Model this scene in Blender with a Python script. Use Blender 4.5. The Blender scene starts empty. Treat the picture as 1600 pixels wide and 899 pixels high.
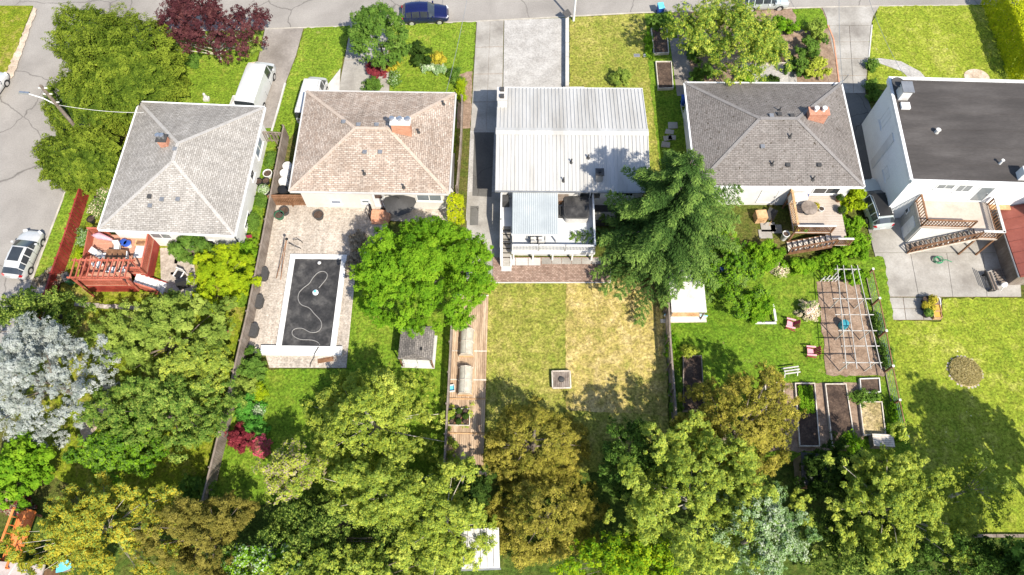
import bpy, math, random, zlib
import numpy as np
from mathutils import Vector, Matrix

random.seed(7)
rng = np.random.default_rng(11)
scene = bpy.context.scene
COL = scene.collection
R = math.radians

# ------------------------------------------------------------------ camera, sky, sun, exposure
CAM_H, CAM_PITCH, FOC = 55.0, R(65), 1185.0          # drone height (m), pitch below horizontal, focal length in 1600-px units
cam = bpy.data.cameras.new('camera')
cam.sensor_width = 36.0
cam.lens = FOC / 1600 * 36.0
cam.clip_start, cam.clip_end = 1.0, 2000.0
camo = bpy.data.objects.new('camera', cam)
camo.location = (0, 0, CAM_H)
camo.rotation_euler = (math.pi / 2 - CAM_PITCH, 0, 0)
COL.objects.link(camo)
scene.camera = camo

SHADOW = Vector((-0.46, 0.74, -1.0))                 # how sunlight travels
sun_el = math.atan2(1.0, math.hypot(SHADOW.x, SHADOW.y))
sun_az = math.atan2(-SHADOW.x, -SHADOW.y)            # compass angle of the sun from +Y towards +X
world = bpy.data.worlds.new('World')
scene.world = world
world.use_nodes = True
nt = world.node_tree
sky = nt.nodes.new('ShaderNodeTexSky')
sky.sky_type = 'NISHITA'
sky.sun_disc = False
sky.sun_elevation = sun_el
sky.sun_rotation = sun_az
bg = nt.nodes['Background']
nt.links.new(sky.outputs[0], bg.inputs[0])
bg.inputs[1].default_value = 0.13
sl = bpy.data.lights.new('sun', 'SUN')
sl.energy = 4.6
sl.angle = R(0.53)
sl.color = (1.0, 0.935, 0.82)
so = bpy.data.objects.new('sun', sl)
so.rotation_euler = SHADOW.to_track_quat('-Z', 'Y').to_euler()
so.location = (20, -30, 60)
COL.objects.link(so)
scene.view_settings.view_transform = 'Standard'
scene.view_settings.look = 'None'
scene.view_settings.gamma = 1.0
scene.view_settings.exposure = 0.9
scene.cycles.max_bounces = 5
scene.cycles.diffuse_bounces = 2
scene.cycles.glossy_bounces = 2
scene.cycles.transmission_bounces = 2
scene.cycles.transparent_max_bounces = 8

# ------------------------------------------------------------------ helpers
SP, CP = math.sin(CAM_PITCH), math.cos(CAM_PITCH)


def P(px, py, z=0.0):
    """survey: where the sight line of a photo point meets the horizontal plane at height z (metres)"""
    u, v = px - 800, 449.5 - py
    t = (CAM_H - z) / (FOC * SP - v * CP)
    return Vector((u * t, (FOC * CP + v * SP) * t, z))


def mpp(py, z=0.0):
    """metres per photo pixel at that height"""
    return (CAM_H - z) / (FOC * SP - (449.5 - py) * CP)


def rect(q, z):
    A, B, C, D = [P(x, y, z) for x, y in q]
    ax = (B - A + C - D) / 2
    ay = (A - D + B - C) / 2
    c = (A + B + C + D) / 4
    rot = math.atan2(ax.y, ax.x)
    rot2 = math.atan2(-ay.x, ay.y)
    return c, ax.length, ay.length, rot, (rot + rot2) / 2


class MB:
    """collects boxes, beams, prisms and tubes; build() links them as one mesh object"""
    def __init__(s):
        s.v, s.f = [], []

    def add(s, vs, fs):
        n = len(s.v)
        s.v += [tuple(p) for p in vs]
        s.f += [tuple(i + n for i in f) for f in fs]
        return s

    def box(s, x0, x1, y0, y1, z0, z1):
        vs = [(x0, y0, z0), (x1, y0, z0), (x1, y1, z0), (x0, y1, z0), (x0, y0, z1), (x1, y0, z1), (x1, y1, z1), (x0, y1, z1)]
        return s.add(vs, [(0, 3, 2, 1), (4, 5, 6, 7), (0, 1, 5, 4), (1, 2, 6, 5), (2, 3, 7, 6), (3, 0, 4, 7)])

    def cbox(s, x, y, z, w, d, h):
        return s.box(x - w / 2, x + w / 2, y - d / 2, y + d / 2, z, z + h)

    def beam(s, a, b, w, h):
        a, b = Vector(a), Vector(b)
        d = (b - a).normalized()
        up = Vector((0, 0, 1)) if abs(d.z) < 0.95 else Vector((0, 1, 0))
        side = d.cross(up).normalized() * (w / 2)
        up = side.cross(d).normalized() * (h / 2)
        vs = [a - side - up, a + side - up, a + side + up, a - side + up, b - side - up, b + side - up, b + side + up, b - side + up]
        return s.add(vs, [(0, 1, 2, 3), (7, 6, 5, 4), (0, 4, 5, 1), (1, 5, 6, 2), (2, 6, 7, 3), (3, 7, 4, 0)])

    def prism(s, poly, z0, z1):
        n = len(poly)
        a = sum(poly[i][0] * poly[(i + 1) % n][1] - poly[(i + 1) % n][0] * poly[i][1] for i in range(n))
        if a < 0:
            poly = poly[::-1]
        vs = [(p[0], p[1], z0) for p in poly] + [(p[0], p[1], z1) for p in poly]
        fs = [tuple(range(n - 1, -1, -1)), tuple(range(n, 2 * n))]
        fs += [(i, (i + 1) % n, n + (i + 1) % n, n + i) for i in range(n)]
        return s.add(vs, fs)

    def sheet(s, poly, z):
        n = len(poly)
        a = sum(poly[i][0] * poly[(i + 1) % n][1] - poly[(i + 1) % n][0] * poly[i][1] for i in range(n))
        if a < 0:
            poly = poly[::-1]
        return s.add([(p[0], p[1], z) for p in poly], [tuple(range(n))])

    def tube(s, pts, r, n=6, closed=False):
        pts = [Vector(p) for p in pts]
        rs = r if isinstance(r, (list, tuple)) else [r] * len(pts)
        vs, fs = [], []
        for i, p in enumerate(pts):
            d = (pts[min(i + 1, len(pts) - 1)] - pts[max(i - 1, 0)]).normalized()
            ref = Vector((0, 0, 1)) if abs(d.z) < 0.9 else Vector((1, 0, 0))
            a = d.cross(ref).normalized()
            b = d.cross(a)
            for k in range(n):
                t = 2 * math.pi * k / n
                vs.append(p + (a * math.cos(t) + b * math.sin(t)) * rs[i])
        for i in range(len(pts) - 1):
            for k in range(n):
                fs.append((i * n + k, i * n + (k + 1) % n, (i + 1) * n + (k + 1) % n, (i + 1) * n + k))
        fs.append(tuple(range(n)))
        fs.append(tuple((len(pts) - 1) * n + k for k in range(n - 1, -1, -1)))
        return s.add(vs, fs)

    def lathe(s, prof, x=0, y=0, n=16, sx=1, sy=1):
        vs, fs = [], []
        for r, z in prof:
            for k in range(n):
                t = 2 * math.pi * k / n
                vs.append((x + r * sx * math.cos(t), y + r * sy * math.sin(t), z))
        for i in range(len(prof) - 1):
            for k in range(n):
                fs.append((i * n + k, i * n + (k + 1) % n, (i + 1) * n + (k + 1) % n, (i + 1) * n + k))
        fs.append(tuple(range(n - 1, -1, -1)))
        fs.append(tuple((len(prof) - 1) * n + k for k in range(n)))
        return s.add(vs, fs)

    def wheelcyl(s, x, y0, y1, z, r, n=18):
        vs = []
        for yy, rr in ((y0, r * .9), (y0 + (y1 - y0) * .15, r), (y0 + (y1 - y0) * .85, r), (y1, r * .9)):
            for k in range(n):
                t = 2 * math.pi * k / n
                vs.append((x + rr * math.cos(t), yy, z + rr * math.sin(t)))
        fs = [(i * n + k, i * n + (k + 1) % n, (i + 1) * n + (k + 1) % n, (i + 1) * n + k) for i in range(3) for k in range(n)]
        fs += [tuple(range(n)), tuple(3 * n + k for k in range(n - 1, -1, -1))]
        return s.add(vs, fs)

    def mesh(s, name):
        me = bpy.data.meshes.new(name)
        me.from_pydata(s.v, [], s.f)
        me.validate()
        uv = me.uv_layers.new(name='UVMap')
        data = np.zeros(len(me.loops) * 2, np.float32)
        co = [v.co for v in me.vertices]
        for p in me.polygons:
            n = p.normal
            if abs(n.z) > 0.985:
                U, V = Vector((1, 0, 0)), Vector((0, 1, 0))
            else:
                U = Vector((-n.y, n.x, 0)).normalized()
                V = n.cross(U)
            for li in p.loop_indices:
                c = co[me.loops[li].vertex_index]
                data[2 * li] = c.dot(U)
                data[2 * li + 1] = c.dot(V)
        uv.data.foreach_set('uv', data)
        return me

    def build(s, name, mat, parent=None, smooth=None, loc=None):
        me = s.mesh(name)
        me.materials.append(mat)
        if smooth is not None:
            me.polygons.foreach_set('use_smooth', [True] * len(me.polygons))
            me.set_sharp_from_angle(angle=R(smooth))
        o = bpy.data.objects.new(name, me)
        COL.objects.link(o)
        o.parent = parent
        if loc is not None:
            o.location = loc
        return o


def tag(o, label=None, cat=None, group=None, kind=None):
    if label:
        o['label'] = label
    if cat:
        o['category'] = cat
    if group:
        o['group'] = group
    if kind:
        o['kind'] = kind
    return o


def thing(name, label, cat, loc=(0, 0, 0), rz=0.0, group=None):
    o = bpy.data.objects.new(name, None)
    o.empty_display_size = 0.3
    COL.objects.link(o)
    o.location = loc
    o.rotation_euler = (0, 0, rz)
    return tag(o, label, cat, group)


def to_local(root):
    c, sn = math.cos(root.rotation_euler.z), math.sin(root.rotation_euler.z)
    L = root.location

    def f(px, py, z=0.0):
        w = P(px, py, z)
        dx, dy = w.x - L.x, w.y - L.y
        return Vector((dx * c + dy * sn, -dx * sn + dy * c, z - L.z))
    return f


def share(src, parent, loc, rz=0.0, scale=None):
    o = src.copy()
    COL.objects.link(o)
    o.parent = parent
    o.location = loc
    o.rotation_euler = (0, 0, rz)
    if scale:
        o.scale = scale
    return o


def copy_tree(o, parent=None):
    c = o.copy()
    COL.objects.link(c)
    c.parent = parent
    for ch in list(o.children):
        copy_tree(ch, c)
    return c


# ------------------------------------------------------------------ materials
def _new(name):
    m = bpy.data.materials.new(name)
    m.use_nodes = True
    t = m.node_tree
    return m, t, t.nodes['Principled BSDF']


def _ramp(t, fac, cols, pos=None):
    r = t.nodes.new('ShaderNodeValToRGB')
    e = r.color_ramp.elements
    n = len(cols)
    while len(e) < n:
        e.new(0.5)
    for i, c in enumerate(cols):
        e[i].position = pos[i] if pos else 0.28 + 0.44 * i / max(1, n - 1)
        e[i].color = (*c, 1)
    t.links.new(fac, r.inputs[0])
    return r.outputs[0]


def _noise(t, vec, scale, detail=4, rough=0.55, dist=0.0):
    n = t.nodes.new('ShaderNodeTexNoise')
    n.inputs['Scale'].default_value = scale
    n.inputs['Detail'].default_value = detail
    n.inputs['Roughness'].default_value = rough
    n.inputs['Distortion'].default_value = dist
    t.links.new(vec, n.inputs['Vector'])
    return n.outputs[0]


def _mix(t, fac, a, b, mode='MIX'):
    m = t.nodes.new('ShaderNodeMix')
    m.data_type = 'RGBA'
    m.blend_type = mode
    for s, v in ((0, fac), (6, a), (7, b)):
        if hasattr(v, 'is_linked') or hasattr(v, 'node'):
            t.links.new(v, m.inputs[s])
        elif s == 0:
            m.inputs[0].default_value = v
        else:
            m.inputs[s].default_value = (*v, 1)
    return m.outputs[2]


def _bump(t, bsdf, h, strength, dist=0.05):
    b = t.nodes.new('ShaderNodeBump')
    b.inputs['Strength'].default_value = strength
    b.inputs['Distance'].default_value = dist
    t.links.new(h, b.inputs['Height'])
    t.links.new(b.outputs[0], bsdf.inputs['Normal'])


def _pos(t):
    return t.nodes.new('ShaderNodeNewGeometry').outputs['Position']


def _uv(t):
    return t.nodes.new('ShaderNodeTexCoord').outputs['UV']


def _obj(t):
    return t.nodes.new('ShaderNodeTexCoord').outputs['Object']


def plain(name, cols, scale=1.5, rough=0.7, bump=0.0, fine=None, coord='obj', metal=0.0, spec=0.4, stretch=None):
    """noise-mottled surface; fine = (scale, amount) adds grain"""
    m, t, b = _new(name)
    if isinstance(cols[0], (int, float)):
        c = cols
        cols = [tuple(x * .86 for x in c), c, tuple(min(1, x * 1.1) for x in c)]
    vec = {'obj': _obj, 'pos': _pos, 'uv': _uv}[coord](t)
    if stretch:
        mp = t.nodes.new('ShaderNodeMapping')
        mp.inputs['Scale'].default_value = stretch
        t.links.new(vec, mp.inputs[0])
        vec = mp.outputs[0]
    n = _noise(t, vec, scale)
    col = _ramp(t, n, cols)
    if fine:
        f = _noise(t, vec, fine[0], 3, .7)
        g = _ramp(t, f, [(1 - fine[1],) * 3, (1 + fine[1] * .6,) * 3], [.3, .7])
        col = _mix(t, 1.0, col, g, 'MULTIPLY')
        if bump:
            _bump(t, b, f, bump)
    elif bump:
        _bump(t, b, n, bump)
    t.links.new(col, b.inputs['Base Color'])
    b.inputs['Roughness'].default_value = rough
    b.inputs['Metallic'].default_value = metal
    b.inputs['Specular IOR Level'].default_value = spec
    return m


def bricks(name, c1, c2, mortar, bw, bh, ms=0.012, rough=0.9, bump=.5, stain=.25, offset=.5, stain_scale=.35, grain=.25, spots=None):
    m, t, b = _new(name)
    uv = _uv(t)
    br = t.nodes.new('ShaderNodeTexBrick')
    br.offset = offset
    br.inputs['Color1'].default_value = (*c1, 1)
    br.inputs['Color2'].default_value = (*c2, 1)
    br.inputs['Mortar'].default_value = (*mortar, 1)
    br.inputs['Scale'].default_value = 1.0
    br.inputs['Mortar Size'].default_value = ms
    br.inputs['Mortar Smooth'].default_value = 0.3
    br.inputs['Brick Width'].default_value = bw
    br.inputs['Row Height'].default_value = bh
    t.links.new(uv, br.inputs['Vector'])
    pos = _pos(t)
    s1 = _ramp(t, _noise(t, pos, stain_scale, 5, .6), [(1 - stain,) * 3, (1 + stain * .6,) * 3], [.3, .7])
    col = _mix(t, 1.0, br.outputs[0], s1, 'MULTIPLY')
    g = _noise(t, pos, 7.0, 3, .7)
    s2 = _ramp(t, g, [(1 - grain,) * 3, (1 + grain * .7,) * 3], [.32, .68])
    col = _mix(t, 1.0, col, s2, 'MULTIPLY')
    st = t.nodes.new('ShaderNodeMapping')
    st.inputs['Scale'].default_value = (2.2, .22, 1)
    t.links.new(uv, st.inputs[0])
    s3 = _ramp(t, _noise(t, st.outputs[0], 1.0, 5, .65), [(1 - stain * .9,) * 3, (1 + stain * .4,) * 3], [.33, .62])
    col = _mix(t, 1.0, col, s3, 'MULTIPLY')
    if spots:
        sp = _ramp(t, _noise(t, pos, spots[1], 3, .6), [(0, 0, 0), (1, 1, 1)], [spots[2], spots[2] + .05])
        col = _mix(t, sp, col, spots[0])
    t.links.new(col, b.inputs['Base Color'])
    b.inputs['Roughness'].default_value = rough
    b.inputs['Specular IOR Level'].default_value = 0.25
    _bump(t, b, br.outputs['Fac'], -bump, .02)
    return m


def lawn(name, lush, mid, dry, dryness=.5, patch=.16, flowers=0.0):
    m, t, b = _new(name)
    pos = _pos(t)
    big = _noise(t, pos, patch, 7, .72, .4)
    med = _noise(t, pos, 1.3, 5, .7, .3)
    fin = _noise(t, pos, 5.5, 5, .8)
    a = t.nodes.new('ShaderNodeMath')
    a.operation = 'MULTIPLY_ADD'
    a.inputs[1].default_value = .5
    t.links.new(med, a.inputs[0])
    b2 = t.nodes.new('ShaderNodeMath')
    b2.operation = 'MULTIPLY'
    b2.inputs[1].default_value = .5
    t.links.new(big, b2.inputs[0])
    t.links.new(b2.outputs[0], a.inputs[2])
    d = .5 - dryness * .3
    col = _ramp(t, a.outputs[0], [lush, mid, dry], [.34 + (.5 - dryness) * .2, .5 + (.5 - dryness) * .2, .66 + (.5 - dryness) * .2])
    g = _ramp(t, fin, [(.30,) * 3, (.95,) * 3, (1.75,) * 3], [.32, .5, .68])
    col = _mix(t, 1.0, col, g, 'MULTIPLY')
    mp = t.nodes.new('ShaderNodeMapping')
    mp.inputs['Scale'].default_value = (1.1, .07, 1)
    mp.inputs['Rotation'].default_value = (0, 0, .05)
    t.links.new(pos, mp.inputs[0])
    mow = _ramp(t, _noise(t, mp.outputs[0], 1.0, 2, .5), [(.94,) * 3, (1.05,) * 3], [.38, .62])
    col = _mix(t, 1.0, col, mow, 'MULTIPLY')
    worn = _ramp(t, _noise(t, pos, .55, 6, .7, .8), [(0, 0, 0), (1, 1, 1)], [.64, .74])
    col = _mix(t, worn, col, _mix(t, .55, col, (.40, .30, .14)))
    if flowers:
        v = t.nodes.new('ShaderNodeTexVoronoi')
        v.inputs['Scale'].default_value = 1.6
        t.links.new(pos, v.inputs['Vector'])
        f = _ramp(t, v.outputs[0], [(1, 1, 1), (0, 0, 0)], [.06, .085])
        msk = _mix(t, 1.0, f, _ramp(t, big, [(0, 0, 0), (1, 1, 1)], [.48, .6]), 'MULTIPLY')
        col = _mix(t, msk, col, (.75, .75, .5))
    t.links.new(col, b.inputs['Base Color'])
    b.inputs['Roughness'].default_value = .95
    b.inputs['Specular IOR Level'].default_value = .1
    _bump(t, b, fin, .9, .12)
    return m


def leaf(name, dark, mid, light, trans=.40, rough=.6):
    m, t, b = _new(name)
    at = t.nodes.new('ShaderNodeAttribute')
    at.attribute_name = 'tint'
    col = _ramp(t, at.outputs['Fac'], [dark, mid, light], [0.0, .5, 1.0])
    t.links.new(col, b.inputs['Base Color'])
    b.inputs['Roughness'].default_value = .8
    b.inputs['Specular IOR Level'].default_value = .06
    tr = t.nodes.new('ShaderNodeBsdfTranslucent')
    t.links.new(_mix(t, 1.0, col, (1.1, 1.05, .6), 'MULTIPLY'), tr.inputs[0])
    mx = t.nodes.new('ShaderNodeMixShader')
    mx.inputs[0].default_value = trans
    t.links.new(b.outputs[0], mx.inputs[1])
    t.links.new(tr.outputs[0], mx.inputs[2])
    t.links.new(mx.outputs[0], t.nodes['Material Output'].inputs[0])
    return m


def glassy(name, col, rough=.06):
    m, t, b = _new(name)
    n = _noise(t, _obj(t), 1.2)
    t.links.new(_ramp(t, n, [tuple(c * .8 for c in col), tuple(c * 1.25 for c in col)]), b.inputs['Base Color'])
    b.inputs['Roughness'].default_value = rough
    b.inputs['Specular IOR Level'].default_value = .8
    return m


def paint(name, col, rough=.3, coat=.6, metal=0.0):
    m, t, b = _new(name)
    n = _noise(t, _obj(t), 2.5)
    t.links.new(_ramp(t, n, [tuple(c * .93 for c in col), tuple(min(1, c * 1.05) for c in col)]), b.inputs['Base Color'])
    b.inputs['Roughness'].default_value = rough
    b.inputs['Metallic'].default_value = metal
    b.inputs['Coat Weight'].default_value = coat
    b.inputs['Coat Roughness'].default_value = .06
    return m


def road_mat(name, cols, crack=(.06, .055, .05), crack_w=.012, scale=.14):
    m, t, b = _new(name)
    pos = _pos(t)
    col = _ramp(t, _noise(t, pos, .22, 6, .6, .5), cols)
    g = _ramp(t, _noise(t, pos, 9.0, 3, .7), [(.86,) * 3, (1.1,) * 3], [.3, .7])
    col = _mix(t, 1.0, col, g, 'MULTIPLY')
    w = t.nodes.new('ShaderNodeVectorMath')
    w.operation = 'MULTIPLY_ADD'
    nn = t.nodes.new('ShaderNodeTexNoise')
    nn.inputs['Scale'].default_value = .5
    nn.inputs['Detail'].default_value = 5
    t.links.new(pos, nn.inputs['Vector'])
    t.links.new(nn.outputs['Color'], w.inputs[0])
    w.inputs[1].default_value = (1.6, 1.6, 0)
    t.links.new(pos, w.inputs[2])
    v = t.nodes.new('ShaderNodeTexVoronoi')
    v.feature = 'DISTANCE_TO_EDGE'
    v.inputs['Scale'].default_value = scale
    t.links.new(w.outputs[0], v.inputs['Vector'])
    f = _ramp(t, v.outputs[0], [(1, 1, 1), (0, 0, 0)], [crack_w * .4, crack_w])
    col = _mix(t, f, col, crack)
    t.links.new(col, b.inputs['Base Color'])
    b.inputs['Roughness'].default_value = .92
    b.inputs['Specular IOR Level'].default_value = .2
    return m


M = {}
M['asphalt'] = road_mat('asphalt', [(.20, .183, .165), (.25, .23, .208), (.30, .278, .252)], (.11, .10, .09), .005, .10)
M['asphalt_dark'] = road_mat('asphalt_dark', [(.085, .08, .075), (.115, .11, .10), (.15, .14, .13)], crack_w=.008, scale=.25)
M['drive'] = plain('drive', [(.17, .147, .127), (.235, .207, .182), (.30, .27, .24)], .35, .9, .2, (6, .2), 'pos')
M['concrete'] = plain('concrete', [(.19, .172, .15), (.285, .265, .235), (.37, .35, .32)], .45, .9, .15, (7, .15), 'pos')
M['concrete_pale'] = plain('concrete_pale', [(.38, .36, .335), (.45, .43, .405), (.52, .50, .475)], .8, .85, .1, (8, .1), 'pos')
M['kerb'] = plain('kerb', [(.28, .25, .205), (.37, .335, .28), (.45, .41, .35)], 1.2, .9, .1, (8, .12), 'pos')
M['gravel_pale'] = plain('gravel_pale', [(.28, .262, .24), (.35, .332, .308), (.42, .40, .375)], .7, .95, .6, (7, .3), 'pos')
M['gravel'] = plain('gravel', [(.33, .25, .18), (.46, .37, .28), (.56, .47, .38)], 1.2, .95, .6, (7, .35), 'pos')
M['soil'] = plain('soil', [(.035, .022, .016), (.07, .045, .032), (.12, .08, .055)], 2.0, .98, .9, (7, .5), 'pos')
M['soil_pale'] = plain('soil_pale', [(.16, .105, .07), (.24, .165, .115), (.31, .225, .165)], 1.6, .98, .8, (7, .35), 'pos')
M['base_ground'] = lawn('base_ground', (.05, .09, .012), (.09, .10, .02), (.16, .12, .05), .5)
M['undergrowth'] = lawn('undergrowth', (.035, .065, .010), (.065, .10, .016), (.13, .125, .03), .45)
M['lawn_front'] = lawn('lawn_front', (.095, .165, .012), (.155, .225, .020), (.28, .27, .05), .42)
M['lawn_lush'] = lawn('lawn_lush', (.075, .155, .010), (.125, .20, .016), (.23, .26, .035), .42)
M['lawn_gold'] = lawn('lawn_gold', (.13, .175, .020), (.235, .235, .045), (.40, .33, .11), .5)
M['lawn_dry'] = lawn('lawn_dry', (.17, .20, .03), (.36, .285, .09), (.54, .42, .20), .54, .22)
M['lawn_wide'] = lawn('lawn_wide', (.13, .195, .016), (.215, .255, .026), (.36, .345, .085), .45, .14, flowers=.4)
M['lawn_weedy'] = lawn('lawn_weedy', (.09, .15, .008), (.17, .20, .014), (.33, .25, .08), .5, .25)
M['mound'] = lawn('mound', (.20, .17, .06), (.36, .28, .14), (.46, .37, .22), .5, .8)
M['shingle_grey'] = bricks('shingle_grey', (.285, .262, .235), (.38, .355, .325), (.16, .145, .125), .34, .15, .018, stain=.18)
M['shingle_tan'] = bricks('shingle_tan', (.325, .25, .195), (.46, .385, .32), (.19, .14, .11), .36, .16, .02, stain=.2, grain=.3)
M['shingle_dark'] = bricks('shingle_dark', (.165, .145, .132), (.215, .195, .18), (.09, .08, .072), .34, .15, .018, stain=.15, spots=((.045, .035, .022), 4.2, .635))
M['shingle_shed'] = bricks('shingle_shed', (.15, .135, .125), (.25, .225, .20), (.08, .07, .065), .3, .15, .02, stain=.3)
M['cap_grey'] = plain('cap_grey', (.36, .34, .315), 3, .9, .2, (9, .2), 'pos')
M['cap_tan'] = plain('cap_tan', (.41, .33, .265), 3, .9, .2, (9, .2), 'pos')
M['cap_dark'] = plain('cap_dark', (.20, .185, .175), 3, .9, .2, (9, .2), 'pos')
M['metal_white'] = plain('metal_white', [(.33, .315, .29), (.405, .395, .375), (.46, .452, .438)], .35, .5, 0, (3, .06), 'pos', spec=.5, stretch=(3, .5, 1))
M['panel_white'] = plain('panel_white', [(.30, .325, .335), (.34, .365, .372), (.38, .40, .405)], .6, .4, 0, (6, .05), 'pos')
M['torch_on'] = plain('torch_on', [(.036, .031, .028), (.054, .047, .043), (.082, .073, .067)], .5, .85, .2, (8, .15), 'pos', stretch=(.4, 1.6, 1))
M['white'] = plain('white', [(.54, .53, .51), (.62, .61, .595), (.67, .66, .645)], .9, .6, 0, (5, .05), 'pos')
M['white_old'] = plain('white_old', [(.42, .40, .37), (.54, .525, .50), (.62, .61, .59)], 1.2, .8, .1, (6, .15), 'pos')
M['stucco_blue'] = plain('stucco_blue', [(.68, .68, .67), (.76, .76, .75), (.80, .80, .79)], .6, .85, .3, (9, .08), 'pos')
M['siding_cream'] = bricks('siding_cream', (.60, .56, .51), (.62, .58, .53), (.46, .43, .39), 4.0, .16, .012, .7, .4, .06, grain=.05)
M['siding_grey'] = bricks('siding_grey', (.42, .40, .36), (.46, .44, .40), (.30, .28, .25), .30, .35, .012, .8, .4, .12, grain=.15)
M['brick_red'] = bricks('brick_red', (.42, .13, .06), (.52, .20, .11), (.40, .30, .24), .24, .09, .015, .9, .4, .15, grain=.15)
M['brick_pink'] = bricks('brick_pink', (.46, .19, .10), (.55, .26, .155), (.42, .28, .20), .24, .09, .012, .9, .3, .1, grain=.1)
M['paver_patio'] = bricks('paver_patio', (.37, .315, .26), (.45, .395, .335), (.33, .28, .23), .24, .17, .012, .9, .3, .22, grain=.35)
M['paver_brick'] = bricks('paver_brick', (.22, .14, .105), (.36, .255, .20), (.15, .105, .08), .22, .13, .014, .9, .5, .2, grain=.25)
M['wood_grey'] = plain('wood_grey', [(.13, .10, .08), (.20, .16, .13), (.28, .235, .20)], 1.5, .9, .3, (5, .3), 'obj', stretch=(1, 1, .3))
M['wood_brown'] = plain('wood_brown', [(.12, .055, .025), (.20, .10, .05), (.28, .15, .085)], 2, .8, .2, (6, .25), 'obj')
M['wood_deck'] = plain('wood_deck', [(.25, .165, .10), (.40, .28, .18), (.54, .41, .285)], .5, .85, .2, (4, .3), 'pos', stretch=(6, .6, 1))
M['wood_pale'] = plain('wood_pale', [(.42, .36, .29), (.52, .46, .39), (.60, .55, .48)], 1.5, .85, .2, (6, .2), 'pos')
M['wood_tan'] = plain('wood_tan', [(.36, .20, .09), (.46, .28, .14), (.55, .36, .2)], 1.5, .8, .2, (6, .2), 'pos')
M['red_fence'] = plain('red_fence', [(.15, .016, .012), (.235, .027, .019), (.33, .055, .04)], 1.1, .7, .1, (6, .2), 'pos')
M['red_trim'] = plain('red_trim', [(.30, .072, .042), (.39, .105, .064), (.46, .145, .095)], 1.2, .7, .1, (6, .15), 'pos')
M['deck_salmon'] = bricks('deck_salmon', (.42, .215, .145), (.48, .26, .18), (.24, .11, .075), 5, .14, .012, .8, .4, .12, grain=.12, offset=0)
M['metal_red'] = plain('metal_red', [(.17, .050, .036), (.23, .066, .046), (.29, .095, .07)], .5, .5, 0, (6, .12), 'pos')
M['orange'] = plain('orange', [(.50, .13, .03), (.62, .18, .045), (.68, .25, .08)], 1.2, .7, .1, (6, .15), 'pos')
M['roof_mauve'] = plain('roof_mauve', [(.30, .25, .23), (.36, .30, .28), (.42, .36, .335)], .8, .9, .1, (6, .15), 'pos')
M['deck_beige'] = plain('deck_beige', [(.34, .28, .23), (.41, .345, .29), (.46, .395, .335)], .8, .8, .1, (6, .1), 'pos')
M['deck_vinyl'] = plain('deck_vinyl', [(.44, .45, .46), (.50, .51, .52), (.55, .56, .57)], .8, .6, .0, (6, .05), 'pos')
M['cover_black'] = plain('cover_black', [(.018, .017, .017), (.036, .034, .033), (.085, .08, .075)], 1.3, .6, .3, (5.0, .4), 'pos')
M['black'] = plain('black', (.014, .014, .015), 3, .5)
M['rubber'] = plain('rubber', (.02, .02, .02), 6, .85)
M['charcoal'] = plain('charcoal', (.05, .048, .047), 3, .7, .1, (8, .2))
M['grey_metal'] = plain('grey_metal', (.33, .33, .33), 2, .4, 0, (7, .1), metal=.6)
M['timber_silver'] = plain('timber_silver', [(.33, .31, .28), (.43, .41, .38), (.52, .50, .47)], 1.2, .8, .1, (6, .15), 'pos')
M['steel'] = plain('steel', (.55, .55, .55), 3, .3, 0, (7, .1), metal=.85)
M['green_bin'] = plain('green_bin', (.03, .11, .06), 3, .5)
M['blue_bin'] = plain('blue_bin', (.02, .07, .35), 3, .5)
M['cyan_lid'] = plain('cyan_lid', (.12, .50, .68), 3, .5)
M['teal'] = plain('teal', (.03, .22, .27), 3, .6)
M['pink'] = plain('pink', (.66, .30, .34), 3, .7)
M['maroon'] = plain('maroon', (.26, .02, .05), 3, .7)
M['yellow_ochre'] = plain('yellow_ochre', (.45, .27, .05), 3, .8)
M['green_cloth'] = plain('green_cloth', (.03, .22, .10), 3, .7)
M['hose'] = plain('hose', (.22, .21, .20), 5, .5)
M['stone'] = plain('stone', [(.24, .20, .16), (.36, .31, .26), (.46, .41, .36)], 2, .9, .4, (7, .3), 'pos')
M['poly'] = plain('poly', [(.34, .31, .25), (.42, .39, .32), (.50, .47, .40)], 2.5, .35, 0, (6, .1), 'pos')
M['bark'] = plain('bark', [(.10, .075, .055), (.17, .135, .105), (.24, .20, .165)], 3, .95, .4, (7, .3), 'pos')
M['bark_pale'] = plain('bark_pale', [(.34, .29, .23), (.44, .39, .32), (.54, .49, .42)], 3, .9, .3, (7, .2), 'pos')
M['glass_dark'] = glassy('glass_dark', (.03, .035, .04))
M['glass_grey'] = glassy('glass_grey', (.16, .18, .19))
M['glass_blue'] = glassy('glass_blue', (.20, .23, .29), .15)
M['frame_white'] = plain('frame_white', (.66, .66, .65), 3, .5)
M['car_white'] = paint('car_white', (.47, .47, .465))
M['car_blue'] = paint('car_blue', (.005, .007, .06), .25, .9, .2)
M['car_grey'] = paint('car_grey', (.20, .21, .235), .3, .8, .5)
M['car_silver'] = paint('car_silver', (.45, .50, .50), .3, .8, .3)
M['rim'] = plain('rim', (.50, .49, .48), 4, .35, metal=.5)
M['lamp_clear'] = plain('lamp_clear', (.75, .76, .78), 4, .15)
M['lamp_red'] = plain('lamp_red', (.35, .01, .012), 4, .2)
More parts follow.
